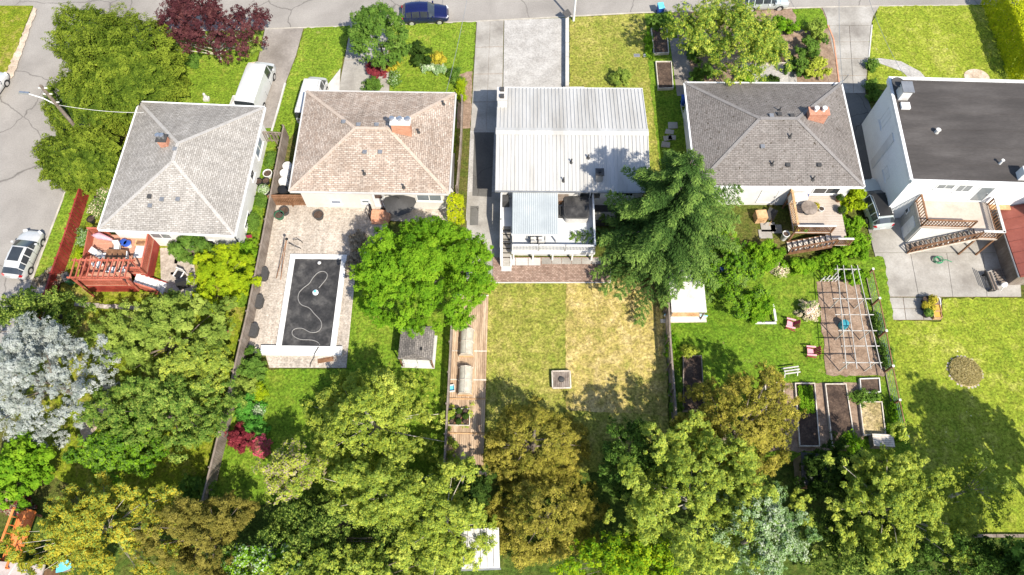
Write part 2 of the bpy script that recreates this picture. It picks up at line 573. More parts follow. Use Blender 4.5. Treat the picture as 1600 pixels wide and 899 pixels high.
# foliage
M['lf_bright'] = leaf('lf_bright', (.075, .19, .010), (.165, .32, .016), (.29, .45, .028))
M['lf_mid'] = leaf('lf_mid', (.055, .12, .02), (.12, .22, .032), (.21, .32, .06))
M['lf_olive'] = leaf('lf_olive', (.11, .18, .030), (.245, .335, .055), (.41, .49, .10))
M['lf_yellow'] = leaf('lf_yellow', (.175, .235, .024), (.385, .445, .055), (.60, .625, .11))
M['lf_gold'] = leaf('lf_gold', (.17, .18, .02), (.42, .37, .035), (.62, .50, .06))
M['lf_lime'] = leaf('lf_lime', (0.169, 0.260, 0.010), (0.299, 0.403, 0.013), (0.442, 0.507, 0.019))
M['lf_hedge'] = leaf('lf_hedge', (.25, .34, .01), (.42, .48, .014), (.55, .55, .02))
M['lf_cedar'] = leaf('lf_cedar', (.034, .065, .007), (.085, .13, .012), (.18, .225, .022), .15)
M['lf_brown'] = leaf('lf_brown', (.085, .085, .016), (.20, .175, .034), (.33, .28, .06), .3)
M['lf_goldcedar'] = leaf('lf_goldcedar', (.13, .15, .02), (.34, .31, .045), (.56, .48, .09), .34)
M['lf_spruce'] = leaf('lf_spruce', (.016, .038, .009), (.048, .10, .019), (.155, .24, .046), .12)
M['lf_silver'] = leaf('lf_silver', (.15, .175, .15), (.31, .335, .305), (.46, .475, .45), .1)
M['lf_dark'] = leaf('lf_dark', (0.019, 0.043, 0.009), (0.041, 0.081, 0.013), (0.081, 0.135, 0.022))
M['lf_plum'] = leaf('lf_plum', (.032, .010, .012), (.072, .022, .026), (.14, .055, .052), .2)
M['lf_maroon'] = leaf('lf_maroon', (0.091, 0.013, 0.018), (0.182, 0.026, 0.036), (0.286, 0.065, 0.065), .2)
M['lf_white'] = leaf('lf_white', (.10, .20, .05), (.26, .36, .17), (.55, .58, .46), .2)
M['lf_flower'] = leaf('lf_flower', (0.156, 0.260, 0.039), (0.520, 0.442, 0.286), (0.910, 0.676, 0.624), .2)
M['lf_red_flower'] = leaf('lf_red_flower', (0.065, 0.156, 0.026), (0.390, 0.065, 0.104), (0.650, 0.104, 0.156), .2)
M['lf_dry'] = leaf('lf_dry', (0.143, 0.111, 0.072), (0.260, 0.208, 0.143), (0.390, 0.325, 0.234), .1)
M['lf_straw'] = leaf('lf_straw', (.27, .23, .08), (.45, .38, .17), (.62, .53, .28), .3)
M['lf_grassy'] = leaf('lf_grassy', (0.058, 0.195, 0.026), (0.104, 0.312, 0.039), (0.182, 0.416, 0.065))

# ------------------------------------------------------------------ foliage builders
def leaf_obj(name, C, N, size, tint, mat, parent, aspect=.62, T=None, loc=None):
    n = len(C)
    N = N / np.maximum(1e-6, np.linalg.norm(N, axis=1, keepdims=True))
    if T is None:
        T = rng.normal(size=(n, 3))
    T = T - N * np.sum(T * N, axis=1, keepdims=True)
    T /= np.maximum(1e-6, np.linalg.norm(T, axis=1, keepdims=True))
    B = np.cross(N, T)
    size = np.broadcast_to(np.asarray(size, float), (n,))[:, None]
    a, b = T * size * .5, B * size * .5 * aspect
    V = np.empty((n, 3, 3), np.float32)
    V[:, 0], V[:, 1], V[:, 2] = C + a * 1.1, C - a * .7 + b, C - a * .7 - b
    me = bpy.data.meshes.new(name)
    me.vertices.add(3 * n)
    me.loops.add(3 * n)
    me.polygons.add(n)
    me.vertices.foreach_set('co', V.ravel())
    me.loops.foreach_set('vertex_index', np.arange(3 * n, dtype=np.int32))
    me.polygons.foreach_set('loop_start', np.arange(0, 3 * n, 3, dtype=np.int32))
    me.update(calc_edges=True)
    at = me.attributes.new('tint', 'FLOAT', 'POINT')
    at.data.foreach_set('value', np.repeat(np.clip(tint, 0, 1), 3).astype(np.float32))
    me.materials.append(mat)
    o = bpy.data.objects.new(name, me)
    COL.objects.link(o)
    o.parent = parent
    if loc is not None:
        o.location = loc
    return o


LEAF_N, LEAF_S = 2.15, .72      # leaf count and size for every crown


def reseed(label):
    global rng
    rng = np.random.default_rng(zlib.crc32(label.encode()))
    random.seed(zlib.crc32(label.encode()))


def dense_points(rad, nleaf, low=-.7, tuft=.10):
    d = unit(int(nleaf * 1.6))
    d = d[d[:, 2] > low][:nleaf]
    f = lumps(d, 5, .05)
    for _ in range(60):
        w = rng.normal(size=3) * 15
        f += tuft * .2 * np.cos(d @ w + rng.uniform(0, 6.28))
    f *= 1 - np.abs(rng.normal(0, .05, len(d)))
    pts = d * f[:, None] * np.array(rad)
    nrm = d * .8 + np.array([0, 0, .5]) + rng.normal(size=(len(d), 3)) * .4
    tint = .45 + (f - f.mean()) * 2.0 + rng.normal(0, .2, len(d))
    return pts, nrm, tint, pts[::max(1, len(pts) // 40)]


def unit(n):
    d = rng.normal(size=(n, 3))
    return d / np.linalg.norm(d, axis=1, keepdims=True)


def lumps(d, k=6, amp=.16):
    f = np.ones(len(d))
    for _ in range(k):
        w = rng.normal(size=3) * 2.6
        f += amp * rng.uniform(.4, 1) * np.cos(d @ w + rng.uniform(0, 6.28))
    return np.clip(f, .62, 1.35)


def crown_points(rad, nclump, nleaf, clr, low=-.45, shell=.2, inner=.2, flat=.62, amp=.16):
    d = unit(int(nclump * 1.9))
    d = d[d[:, 2] > low][:nclump]
    f = lumps(d, amp=amp)
    r = 1 - np.abs(rng.normal(0, shell, len(d)))
    ins = rng.random(len(d)) < inner
    r[ins] = rng.uniform(.35, .8, ins.sum())
    cc = d * (f * r)[:, None] * np.array(rad)
    nt_ = max(3, len(cc) // 10)
    cc[:nt_, :2] = rng.normal(0, .22, (nt_, 2)) * np.array(rad[:2])
    cc[:nt_, 2] = rad[2] * rng.uniform(.72, .98, nt_)
    return scatter(cc, nleaf, clr, flat)


def scatter(cc, nleaf, clr, flat):
    k = len(cc)
    ks = k * max(5, int(4 + 14 * clr))
    wc = rng.integers(0, k, ks)
    sz = rng.uniform(.65, 1.25, k) * clr
    soff = unit(ks) * (rng.random(ks) ** .4 * sz[wc])[:, None]
    soff[:, 2] *= flat
    sc = cc[wc] + soff
    which = rng.integers(0, ks, nleaf)
    sr = (.13 + .12 * clr) * rng.uniform(.6, 1.3, ks)
    off = unit(nleaf) * (rng.random(nleaf) ** .5 * sr[which])[:, None]
    pts = sc[which] + off
    outw = off / np.maximum(.03, np.linalg.norm(off, axis=1, keepdims=True))
    o2 = soff[which] / np.maximum(.05, np.linalg.norm(soff[which], axis=1, keepdims=True))
    nrm = outw * .32 + o2 * .5 + np.array([.06, -.1, .58]) + rng.normal(size=(nleaf, 3)) * .26
    ctint = rng.normal(0, .15, k)
    stint = rng.normal(0, .10, ks)
    tint = .48 + ctint[wc[which]] + stint[which] + rng.normal(0, .12, nleaf)
    return pts, nrm, tint, cc


def cone_points(rad, h, nclump, nleaf, clr, amp=.16):
    zr = 1 - np.sqrt(1 - rng.random(nclump) * .97)
    zr[:4] = (.82, .88, .93, .97)
    th = rng.uniform(0, 2 * math.pi, nclump)
    d = np.stack([np.cos(th), np.sin(th), zr * 2 - 1], 1)
    r = (1 - zr) ** .78 * (1 - np.abs(rng.normal(0, .2, nclump))) * lumps(d, amp=amp)
    cc = np.stack([rad[0] * r * np.cos(th), rad[1] * r * np.sin(th), h * (.06 + .92 * zr) - .5 * r], 1)
    return scatter(cc, nleaf, clr, .75)


def trunk_mesh(mb, h, r, cc, zc, nl=10, lean=(0, 0)):
    top = Vector((lean[0], lean[1], h))
    mb.tube([(0, 0, -.1), (lean[0] * .3, lean[1] * .3, h * .35), (lean[0] * .7, lean[1] * .7, h * .7), top], [r * 1.25, r, r * .7, r * .35], 8)
    if len(cc):
        rad_ = np.hypot(cc[:, 0], cc[:, 1])
        far = np.nonzero(rad_ > .5 * rad_.max())[0]
        for i in rng.permutation(far)[:nl]:
            e = Vector(cc[i]) * .9 + Vector((0, 0, zc - .12))
            s = Vector((lean[0] * .5, lean[1] * .5, max(.2 * h, min(h * .8, e.z - (Vector((e.x, e.y, 0)).length) * .55))))
            mid = s.lerp(e, .5) + Vector((random.uniform(-.2, .2), random.uniform(-.2, .2), random.uniform(0, .35)))
            mb.tube([s, mid, e], [r * .38, r * .22, r * .07], 5)


def tree(name, label, px, py, zc, rx, ry, rz, mat, nleaf, lsize=.3, nclump=60, clr=1.0, low=-.45, bark='bark', r=.16, cat='tree', group=None,
         shell=.2, inner=.2, flat=.62, aspect=.62, nl=12, base=0.0, metres=False, mat2=None, share2=.3, amp=.16, dense=False, cone=False):
    """broadleaf: trunk, limbs and a clumped crown; px,py = crown centre in the photo, rx,ry in photo pixels (or metres)"""
    reseed(label)
    nleaf, lsize = int(nleaf * LEAF_N), lsize * LEAF_S
    c = P(px, py, 0) if cone else P(px, py, zc)
    k = 1 if metres else mpp(py, zc)
    t = thing(name, label, cat, (c.x, c.y, base), 0, group)
    if cone:
        pts, nrm, tint, cc = cone_points((rx * k, ry * k), zc, nclump, nleaf, clr, amp)
        pts[:, 2] -= zc
        cc[:, 2] -= zc
    elif dense:
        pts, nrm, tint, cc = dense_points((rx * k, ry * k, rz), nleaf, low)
    else:
        pts, nrm, tint, cc = crown_points((rx * k, ry * k, rz), nclump, nleaf, clr, low, shell, inner, flat, amp)
    h = zc - base
    off = np.array([0, 0, h])
    pts = pts + off
    pts[:, 2] = np.maximum(pts[:, 2], .05)
    sz = np.clip(np.exp(rng.normal(-.03, .3, nleaf)), .45, 1.6) * lsize
    pname = 'crown' if cat == 'tree' else 'foliage'
    if mat2:
        w = rng.random(nleaf) < share2
        leaf_obj(pname, pts[~w], nrm[~w], sz[~w], tint[~w], M[mat], t, aspect)
        leaf_obj('blossom' if 'flower' in mat2 or 'white' in mat2 else 'new_growth', pts[w] + np.array([0, 0, .06]), nrm[w], sz[w] * .8, tint[w], M[mat2], t, .8)
    else:
        leaf_obj(pname, pts, nrm, sz, tint, M[mat], t, aspect)
    mb = MB()
    trunk_mesh(mb, h * (.78 if cat == 'tree' else 1), r, cc, h, nl)
    mb.build('trunk' if cat == 'tree' else 'stem', M[bark], t, 60)
    return t


def shrub(name, label, px, py, rx, ry, h, mat, nleaf=2200, lsize=.2, nclump=26, clr=.38, group=None, cat='shrub', mat2=None, share2=.3, **kw):
    return tree(name, label, px, py, h * .5, rx, ry, h * .5, mat, int(nleaf * 1.5), lsize, nclump, clr, low=-.9, r=.035, cat=cat, group=group, nl=4, mat2=mat2, share2=share2, shell=.25, inner=.25, **kw)


def conifer(name, label, px, py, h, rad, mat, nbranch=300, per=80, bare=.08, droop=.35, up=.25, lsize=.4, aspect=.34, power=.85, width=.34, bark='bark', group=None, tipgain=.35, wild=.14, metres_base=None):
    """needle tree: px,py = foot of the trunk; drooping fronds in whorls"""
    reseed(label)
    c = metres_base if metres_base is not None else P(px, py, 0)
    t = thing(name, label, 'tree', (c.x, c.y, 0), 0, group)
    per_whorl = 7
    nw = nbranch // per_whorl
    wi = np.arange(nbranch) // per_whorl
    zf = bare + (1 - bare) * (1 - (1 - (wi + .5) / nw) ** .68) + rng.normal(0, .006, nbranch)
    zf = np.clip(zf, bare, .985)
    L = rad * (1 - zf) ** power * rng.normal(1, wild, nbranch) + .25
    az = (np.arange(nbranch) % per_whorl) * 2 * math.pi / per_whorl + wi * 1.9 + rng.normal(0, .13, nbranch)
    z0 = zf * h
    m = np.repeat(np.arange(nbranch), np.maximum(12, (per * LEAF_N * (L / rad) ** 1.1 * 1.3).astype(int)))
    n = len(m)
    nb = 11
    j = rng.integers(0, nb, n)
    sj = .10 + .90 * (j + .5) / nb + rng.normal(0, .012, n)
    sgn = np.where(rng.random(n) < .5, -1.0, 1.0)
    wl = width * L[m] * (1.08 - sj) ** .7 * np.minimum(1, sj * 3.0) + .12
    t_ = rng.random(n) ** .8
    mid = rng.random(n) < .16
    t_ = np.where(mid, 0, t_)
    s = np.clip(np.where(mid, rng.random(n), sj + t_ * wl * .75 / L[m]), 0, 1.06)
    ss = sgn * t_ * wl
    side = sgn * t_
    ca, sa = np.cos(az[m]), np.sin(az[m])
    rr = L[m] * s
    upz = up + .5 * zf[m]
    zz = z0[m] + L[m] * (upz * s - (droop + upz * .6) * s ** 2) - np.abs(ss) * .30 + rng.normal(0, .07, n)
    C = np.stack([ca * rr - sa * ss, sa * rr + ca * ss, np.maximum(.05, zz)], 1) + rng.normal(0, .05, (n, 3))
    T = np.stack([ca * .8 - sa * sgn * .75, sa * .8 + ca * sgn * .75, -.25 + rng.normal(0, .2, n)], 1) + rng.normal(0, .22, (n, 3))
    N = np.stack([ca * .35 - sa * side * .5 + rng.normal(0, .3, n), sa * .35 + ca * side * .5 + rng.normal(0, .3, n), np.ones(n) * .85], 1)
    btint = rng.normal(0, .12, nbranch)
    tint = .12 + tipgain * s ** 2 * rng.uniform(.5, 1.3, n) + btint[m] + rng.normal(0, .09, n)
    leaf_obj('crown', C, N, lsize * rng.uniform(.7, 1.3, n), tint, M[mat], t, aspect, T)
    mb = MB()
    mb.tube([(0, 0, -.1), (0, 0, h * .5), (0, 0, h * .97)], [h * .022, h * .013, .02], 8)
    for i in range(0, nbranch, 3):
        p = []
        for q in (0, .4, .8):
            p.append((math.cos(az[i]) * L[i] * q, math.sin(az[i]) * L[i] * q, z0[i] + L[i] * ((up + .5 * zf[i]) * q - (droop + (up + .5 * zf[i]) * .6) * q * q) - .03))
        mb.tube(p, [.05, .035, .012], 4)
    mb.build('trunk', M[bark], t, 60)
    return t


def hedge(name, label, pts, width, h, mat, dens=70, lsize=.24, z0=0.0, group=None, cat='hedge'):
    """clipped hedge along a line of ground points: leaves over top and sides, stems inside"""
    reseed(label)
    c = sum(pts, Vector()) / len(pts)
    t = thing(name, label, cat, (c.x, c.y, z0), 0, group)
    CC, NN = [], []
    mb = MB()
    for a, b in zip(pts[:-1], pts[1:]):
        d = b - a
        ln = d.length
        d.normalize()
        sd = Vector((-d.y, d.x, 0))
        per = 2 * h + width
        n = int(ln * per * dens)
        q = rng.random(n) * per
        al = rng.random(n) * ln
        bump = .05 * np.sin(al * 2.1 + 1) + .05 * np.sin(al * 4.7) + rng.normal(0, .06, n)
        x = np.where(q < h, -width / 2, np.where(q < h + width, q - h - width / 2, width / 2))
        z = np.where(q < h, q, np.where(q < h + width, h, per - q))
        nx = np.where(q < h, -1.0, np.where(q < h + width, 0, 1.0))
        nz = np.where((q >= h) & (q < h + width), 1.0, .25)
        x = x + nx * bump
        z = np.maximum(.03, z + (nz > .9) * bump)
        rd = np.abs(x) / (width / 2)
        z = np.where(nz > .9, z - .18 * rd ** 4, z)
        A = np.array([a.x - c.x, a.y - c.y, 0]) + np.outer(al, [d.x, d.y, 0]) + np.outer(x, [sd.x, sd.y, 0])
        A[:, 2] = z
        CC.append(A)
        NN.append(np.outer(nx, [sd.x, sd.y, 0]) + np.outer(nz, [0, 0, 1]) + rng.normal(size=(n, 3)) * .26)
        k = max(2, int(ln / 1.0))
        for i in range(k):
            p = a.lerp(b, (i + .5) / k) - c
            mb.tube([(p.x, p.y, 0), (p.x + .1, p.y, h * .5), (p.x, p.y + .1, h * .9)], [.06, .045, .02], 5)
    C = np.concatenate(CC)
    N = np.concatenate(NN)
    n = len(C)
    leaf_obj('foliage', C, N, lsize * rng.uniform(.7, 1.3, n), .5 + rng.normal(0, .22, n), M[mat], t, .62)
    mb.build('stem', M['bark'], t)
    return t

# ------------------------------------------------------------------ the setting: ground, roads, lawns, drives
_gi = [0]


def ground(name, pts, z, mat, is_world=False):
    _gi[0] += 1
    z = z * 1.6 + _gi[0] * .0008
    poly = [(p[0], p[1]) for p in pts] if is_world else [tuple(P(x, y, z)[:2]) for x, y in pts]
    if mat.startswith('lawn') or mat in ('gravel', 'soil_pale', 'undergrowth'):
        out = []
        for a, b in zip(poly, poly[1:] + poly[:1]):
            k = max(1, int(math.hypot(b[0] - a[0], b[1] - a[1]) / .35))
            for i in range(k):
                out.append((a[0] + (b[0] - a[0]) * i / k + random.gauss(0, .05), a[1] + (b[1] - a[1]) * i / k + random.gauss(0, .05)))
        poly = out
    o = MB().sheet(poly, z).build(name, M[mat])
    o['kind'] = 'structure'
    return o


def slabs(name, quad, nu, nv, mat, z, h=.06, gap=.03, base='soil_pale', skip=()):
    """concrete poured in bays: a recessed joint bed with each bay a slab of its own"""
    A, B, C, D = [P(x, y, z) for x, y in quad]          # back-left, back-right, front-right, front-left
    root = MB().sheet([tuple(p[:2]) for p in (A, B, C, D)], z - h * .5).build(name, M[base])
    root['kind'] = 'structure'

    def bl(u, v):
        return A.lerp(B, u).lerp(D.lerp(C, u), v)
    for i in range(nu):
        for j in range(nv):
            if (i, j) in skip:
                continue
            q = [bl(i / nu, j / nv), bl((i + 1) / nu, j / nv), bl((i + 1) / nu, (j + 1) / nv), bl(i / nu, (j + 1) / nv)]
            c = sum(q, Vector()) / 4
            q = [p + (c - p).normalized() * gap for p in q]
            zz = z + random.uniform(0, .008)
            MB().prism([tuple(p[:2]) for p in q], z - h, zz).build('slab', M[mat], root)
    return root


g = MB().sheet([(-400, -300), (400, -300), (400, 400), (-400, 400)], -.24).build('ground', M['base_ground'])
g['kind'] = 'structure'
# streets lie a kerb's height below the gardens
g = MB().sheet([(-70, 20), (-58, -60), (-38, -60), (-34, 44), (140, 44), (140, 72), (-200, 72), (-200, 52), (-60, 50)], -.12).build('road', M['asphalt'])
g['kind'] = 'structure'
north = [P(x, y, 0) for x, y in ((238, 62), (262, 51), (300, 48), (400, 46), (550, 41), (740, 34), (1000, 20), (1300, 11), (1600, 7))]
kerbL = [P(103, 297), P(45, 450)]
dl = (kerbL[1] - kerbL[0]).normalized()
west = [kerbL[0] - dl * 12.5, kerbL[0], kerbL[1], kerbL[1] + dl * 60]
corner = [west[0] + Vector((.6, 1.8, 0)), west[0] + Vector((2.0, 3.0, 0))]
edge = west[::-1] + corner + [p for p in north if p.x > corner[-1].x + .5] + [Vector((140, north[-1].y + 1, 0))]
block = MB().prism([(p.x, p.y) for p in edge] + [(140, -80), (west[-1].x, -80)], -.3, 0.0).build('yard_ground', M['base_ground'])
block['kind'] = 'structure'
kb = MB()
for a, b in zip(edge[:-1], edge[1:]):
    kb.beam(a + Vector((0, 0, -.06)), b + Vector((0, 0, -.06)), .16, .15)
kb.build('kerb', M['kerb'])['kind'] = 'structure'
verge = [P(x, y, -.1) for x, y in ((52, 10), (38, 45), (20, 100), (8, 122), (-40, 150), (-200, 150), (-200, 10))]
MB().prism([(p.x, p.y) for p in verge], -.2, -.02).build('verge', M['lawn_weedy'])['kind'] = 'structure'
ground('gravel_shoulder', ((52, 12), (58, 14), (22, 118), (2, 135), (8, 118), (36, 52)), -.01, 'gravel')

ground('lawn', ((222, 85), (300, 50), (412, 47), (402, 92), (386, 120), (376, 170), (205, 172)), .02, 'lawn_front')
ground('gravel_strip', ((388, 98), (404, 96), (388, 168), (360, 172)), .03, 'gravel')
ground('driveway', ((414, 46), (474, 44), (462, 88), (446, 130), (424, 212), (372, 205), (390, 165), (403, 96)), .04, 'drive')
ground('lawn', ((476, 44), (547, 41), (540, 75), (533, 108), (505, 140), (472, 190), (450, 220), (420, 225), (425, 205), (447, 130), (463, 88)), .02, 'lawn_front')
ground('concrete_pad', ((490, 160), (532, 107), (530, 150)), .05, 'concrete_pale')
slabs('driveway', ((548, 41), (606, 39), (608, 150), (527, 150)), 1, 2, 'concrete', .05)
slabs('garden_path', ((594, 106), (609, 106), (608, 150), (593, 150)), 1, 2, 'concrete', .07)
ground('lawn', ((610, 39), (744, 34), (738, 116), (722, 150), (608, 150)), .02, 'lawn_front')
ground('garden_bed', ((717, 116), (738, 112), (735, 200), (712, 200)), .03, 'soil_pale')
ground('lawn', ((700, 150), (714, 150), (712, 240), (697, 240)), .04, 'lawn_lush')
slabs('driveway', ((745, 34), (787, 32), (784, 205), (735, 205)), 2, 4, 'concrete', .05)
ground('side_drive', ((735, 203), (790, 203), (782, 345), (728, 345)), .02, 'gravel_pale')
ground('asphalt_patch', ((741, 207), (772, 207), (768, 308), (738, 306)), .035, 'asphalt_dark')
ground('asphalt_patch', ((735, 322), (748, 322), (747, 352), (734, 352)), .035, 'asphalt_dark')
ground('gravel_drive', ((788, 32), (886, 28), (884, 160), (786, 160)), .04, 'gravel_pale')
ground('side_path', ((696, 145), (713, 145), (708, 320), (690, 320)), .03, 'concrete_pale')
ground('lawn', ((891, 27), (1010, 21), (1016, 60), (1020, 140), (1040, 310), (1005, 310), (1003, 150), (889, 150)), .02, 'lawn_gold')
ground('lawn', ((1008, 21), (1050, 19), (1075, 140), (1110, 310), (1038, 310), (1016, 140), (1012, 60)), .025, 'lawn_lush')
ground('garden_bed', ((1048, 20), (1297, 12), (1312, 140), (1074, 150)), .02, 'soil_pale')
ground('gravel_patch', ((1158, 100), (1243, 93), (1246, 140), (1150, 140)), .035, 'gravel_pale')
ground('dirt_path', ((1046, 60), (1072, 60), (1085, 150), (1058, 150)), .03, 'drive')
ground('lawn', ((1238, 14), (1282, 13), (1296, 42), (1280, 52), (1250, 46)), .03, 'lawn_lush')
slabs('driveway', ((1293, 40), (1361, 40), (1352, 146), (1316, 146)), 2, 4, 'concrete', .05)
ground('driveway_apron', ((1285, 12), (1374, 10), (1364, 26), (1361, 40), (1293, 40), (1292, 28)), .04, 'concrete')
ground('side_drive', ((1314, 146), (1353, 146), (1392, 262), (1408, 332), (1350, 332), (1338, 270)), .045, 'asphalt_dark')  # dark surface colour paints in the flat-roofed house's shadow on this drive
ground('lawn', ((1374, 10), (1660, 6), (1660, 140), (1392, 140), (1356, 140), (1358, 60), (1364, 30)), .02, 'lawn_wide')
ground('stone_path', ((1357, 93), (1376, 91), (1408, 96), (1438, 112), (1450, 126), (1428, 130), (1410, 112), (1385, 103)), .03, 'gravel_pale')

ground('verge', ((104, 298), (160, 280), (72, 505), (40, 470)), .02, 'lawn_front')
ground('lawn', ((160, 285), (215, 180), (425, 190), (432, 240), (330, 790), (200, 790), (10, 720), (72, 505)), .02, 'lawn_weedy')
ground('lawn', ((392, 200), (434, 200), (428, 240), (385, 480), (362, 480)), .03, 'lawn_lush')
ground('paving', ((250, 388), (300, 385), (310, 470), (252, 455)), .04, 'stone')
ground('dirt_strip', ((165, 600), (178, 605), (172, 650), (130, 690), (125, 670)), .03, 'gravel')
ground('pool_terrace', ((424, 316), (715, 316), (712, 350), (606, 345), (594, 400), (556, 420), (541, 575), (421, 575), (414, 552), (378, 552)), .05, 'paver_patio')
ground('lawn', ((553, 400), (720, 330), (720, 500), (694, 745), (330, 800), (375, 553), (421, 577), (541, 577)), .02, 'lawn_lush')
ground('lawn', ((752, 440), (1040, 440), (1046, 760), (745, 760)), .02, 'lawn_gold')
ground('lawn', ((884, 440), (1040, 440), (1043, 650), (884, 640)), .03, 'lawn_dry')
ground('brick_patio', ((770, 402), (952, 402), (953, 441), (770, 441)), .05, 'paver_brick')
ground('walkway', ((730, 300), (790, 300), (788, 440), (728, 440)), .015, 'concrete')
ground('lawn', ((1042, 440), (1380, 400), (1432, 720), (1048, 720)), .02, 'lawn_lush')
ground('garden_bed', ((1276, 441), (1340, 436), (1386, 587), (1292, 587), (1283, 500)), .04, 'soil_pale')
ground('mulch_path', ((1208, 598), (1345, 598), (1350, 705), (1200, 705)), .03, 'soil_pale')
slabs('concrete_yard', ((1366, 395), (1592, 395), (1596, 464), (1382, 464)), 4, 1, 'concrete', .05)
slabs('concrete_yard', ((1381, 465), (1471, 465), (1471, 500), (1388, 500)), 3, 2, 'concrete', .05)
ground('concrete_apron', ((1350, 331), (1600, 331), (1600, 395), (1366, 395)), .03, 'concrete')
ground('lawn', ((1385, 502), (1472, 502), (1472, 466), (1700, 466), (1720, 838), (1450, 838), (1428, 720)), .02, 'lawn_wide')
ground('forest_floor', ((20, 800), (330, 800), (745, 745), (1430, 722), (1450, 838), (1720, 838), (1720, 1000), (-100, 1000)), .03, 'undergrowth')

# edging stones and thin kerbs round the beds
def edging(name, pts, w, h, mat, z=0.0):
    mb = MB()
    q = [P(x, y, z) for x, y in pts]
    for a, b in zip(q[:-1], q[1:]):
        mb.beam(a + Vector((0, 0, h / 2)), b + Vector((0, 0, h / 2)), w, h)
    o = mb.build(name, M[mat])
    o['kind'] = 'structure'
    return o


edging('edging', ((446, 131), (436, 168), (425, 206)), .16, .14, 'concrete_pale')
edging('edging', ((770, 442), (953, 442), (953, 402)), .14, .1, 'concrete_pale')
edging('edging', ((1293, 40), (1302, 62), (1312, 140)), .12, .1, 'brick_pink')
edging('edging', ((1362, 40), (1357, 92)), .12, .1, 'concrete_pale')


# ------------------------------------------------------------------ building helpers
def hip_house(name, label, q, eave, pitch, wallm, roofm, capm, ov=.5, gutm='frame_white'):
    c, w, d, rot, _ = rect(q, eave)
    t = thing(name, label, 'house', (c.x, c.y, 0), rot)
    W, D = w / 2, d / 2
    m = min(W, D)
    rise = math.tan(pitch) * m
    ex, ey = W - m, D - m
    r = MB()
    r.add([(-W, -D, eave), (W, -D, eave), (W, D, eave), (-W, D, eave), (-ex, -ey, eave + rise), (ex, ey if ex == 0 else -ey, eave + rise)],
          [(0, 1, 5, 4), (1, 2, 5), (2, 3, 4, 5), (3, 0, 4)] if W >= D else [(0, 1, 4), (1, 2, 5, 4), (2, 3, 5), (3, 0, 4, 5)])
    if W < D:
        r.v[5] = (ex, ey, eave + rise)
    roof = r.build('roof', M[roofm], t)
    e = MB()
    z0 = eave - .2
    e.add([(-W, -D, eave), (W, -D, eave), (W, D, eave), (-W, D, eave), (-W, -D, z0), (W, -D, z0), (W, D, z0), (-W, D, z0)],
          [(0, 4, 5, 1), (1, 5, 6, 2), (2, 6, 7, 3), (3, 7, 4, 0), (4, 7, 6, 5)])
    e.build('fascia', M['frame_white'], roof)
    ends = [(-ex, -ey), (ex, -ey if W >= D else ey)]
    hips = [((-W, -D), ends[0]), ((-W, D), ends[0] if W >= D else ends[1]), ((W, -D), ends[1] if W >= D else ends[0]), ((W, D), ends[1])]
    for a, b in hips:
        MB().beam((a[0], a[1], eave + .015), (b[0], b[1], eave + rise + .015), .26, .04).build('hip_cap', M[capm], roof)
    MB().beam((ends[0][0], ends[0][1], eave + rise + .035), (ends[1][0], ends[1][1], eave + rise + .035), .28, .05).build('ridge_cap', M[capm], roof)
    for a, b in (((-W, -D), (W, -D)), ((W, -D), (W, D)), ((W, D), (-W, D)), ((-W, D), (-W, -D))):
        n = Vector((b[1] - a[1], a[0] - b[0], 0)).normalized() * .075
        MB().beam(Vector((*a, eave - .06)) + n, Vector((*b, eave - .06)) + n, .13, .12).build('gutter', M[gutm], roof)
    MB().box(-W + ov, W - ov, -D + ov, D - ov, -.05, z0).build('wall', M[wallm], t)
    t['_dims'] = (W, D, eave, rise, ov)

    def rz(x, y):
        return eave + rise * max(0, min(1, min(W - abs(x), D - abs(y)) / m))
    return t, roof, rz, (W, D, ov)


def wall_item(t, dims, face, u, z, w, h, kind='window', frame='frame_white', pane='glass_grey', mull=1, proud=.04):
    """window or door set on a wall: frame bars with panes behind them"""
    W, D, ov = dims
    y = (D - ov) if face in ('front', 'back') else (W - ov)
    rot = {'front': 0, 'right': math.pi / 2, 'back': math.pi, 'left': -math.pi / 2}[face]
    f = MB()
    b = .09
    f.box(-w / 2, w / 2, -proud, .02, 0, b).box(-w / 2, w / 2, -proud, .02, h - b, h)
    f.box(-w / 2, -w / 2 + b, -proud, .02, b, h - b).box(w / 2 - b, w / 2, -proud, .02, b, h - b)
    for k in range(1, mull):
        x = -w / 2 + w * k / mull
        f.box(x - .03, x + .03, -proud + .01, .02, b, h - b)
    if kind == 'window':
        f.box(-w / 2 - .06, w / 2 + .06, -proud - .06, .02, -.06, -.003)
    o = f.build(kind, M[frame], t)
    pos = {'front': (u, -y, z), 'back': (u, y, z), 'left': (-y, u, z), 'right': (y, u, z)}[face]
    o.location = pos
    o.rotation_euler = (0, 0, rot)
    for k in range(mull):
        x0 = -w / 2 + w * k / mull
        MB().box(x0 + .05, x0 + w / mull - .05, -.012, .012, b - .02, h - b + .02).build('pane', M[pane], o)
    if kind == 'door':
        MB().cbox(w / 2 - .16, -.07, h * .47, .05, .06, .12).build('handle', M['steel'], o)
    return o


def chimney(t, x, y, z0, w, d, h, mat='brick_red', pots=2, cap='concrete_pale', potmat='steel'):
    c = MB().cbox(x, y, z0 - .6, w, d, h + .6).build('chimney', M[mat], t)
    MB().cbox(x, y, z0 + h, w + .14, d + .14, .1).build('chimney_cap', M[cap], c)
    for k in range(pots):
        xx = x + (k - (pots - 1) / 2) * w * .42
        MB().lathe([(.13, z0 + h + .1), (.13, z0 + h + .4), (.2, z0 + h + .42), (.2, z0 + h + .5), (.05, z0 + h + .56)], xx, y, 12).build('flue', M[potmat], c, 40)
    return c


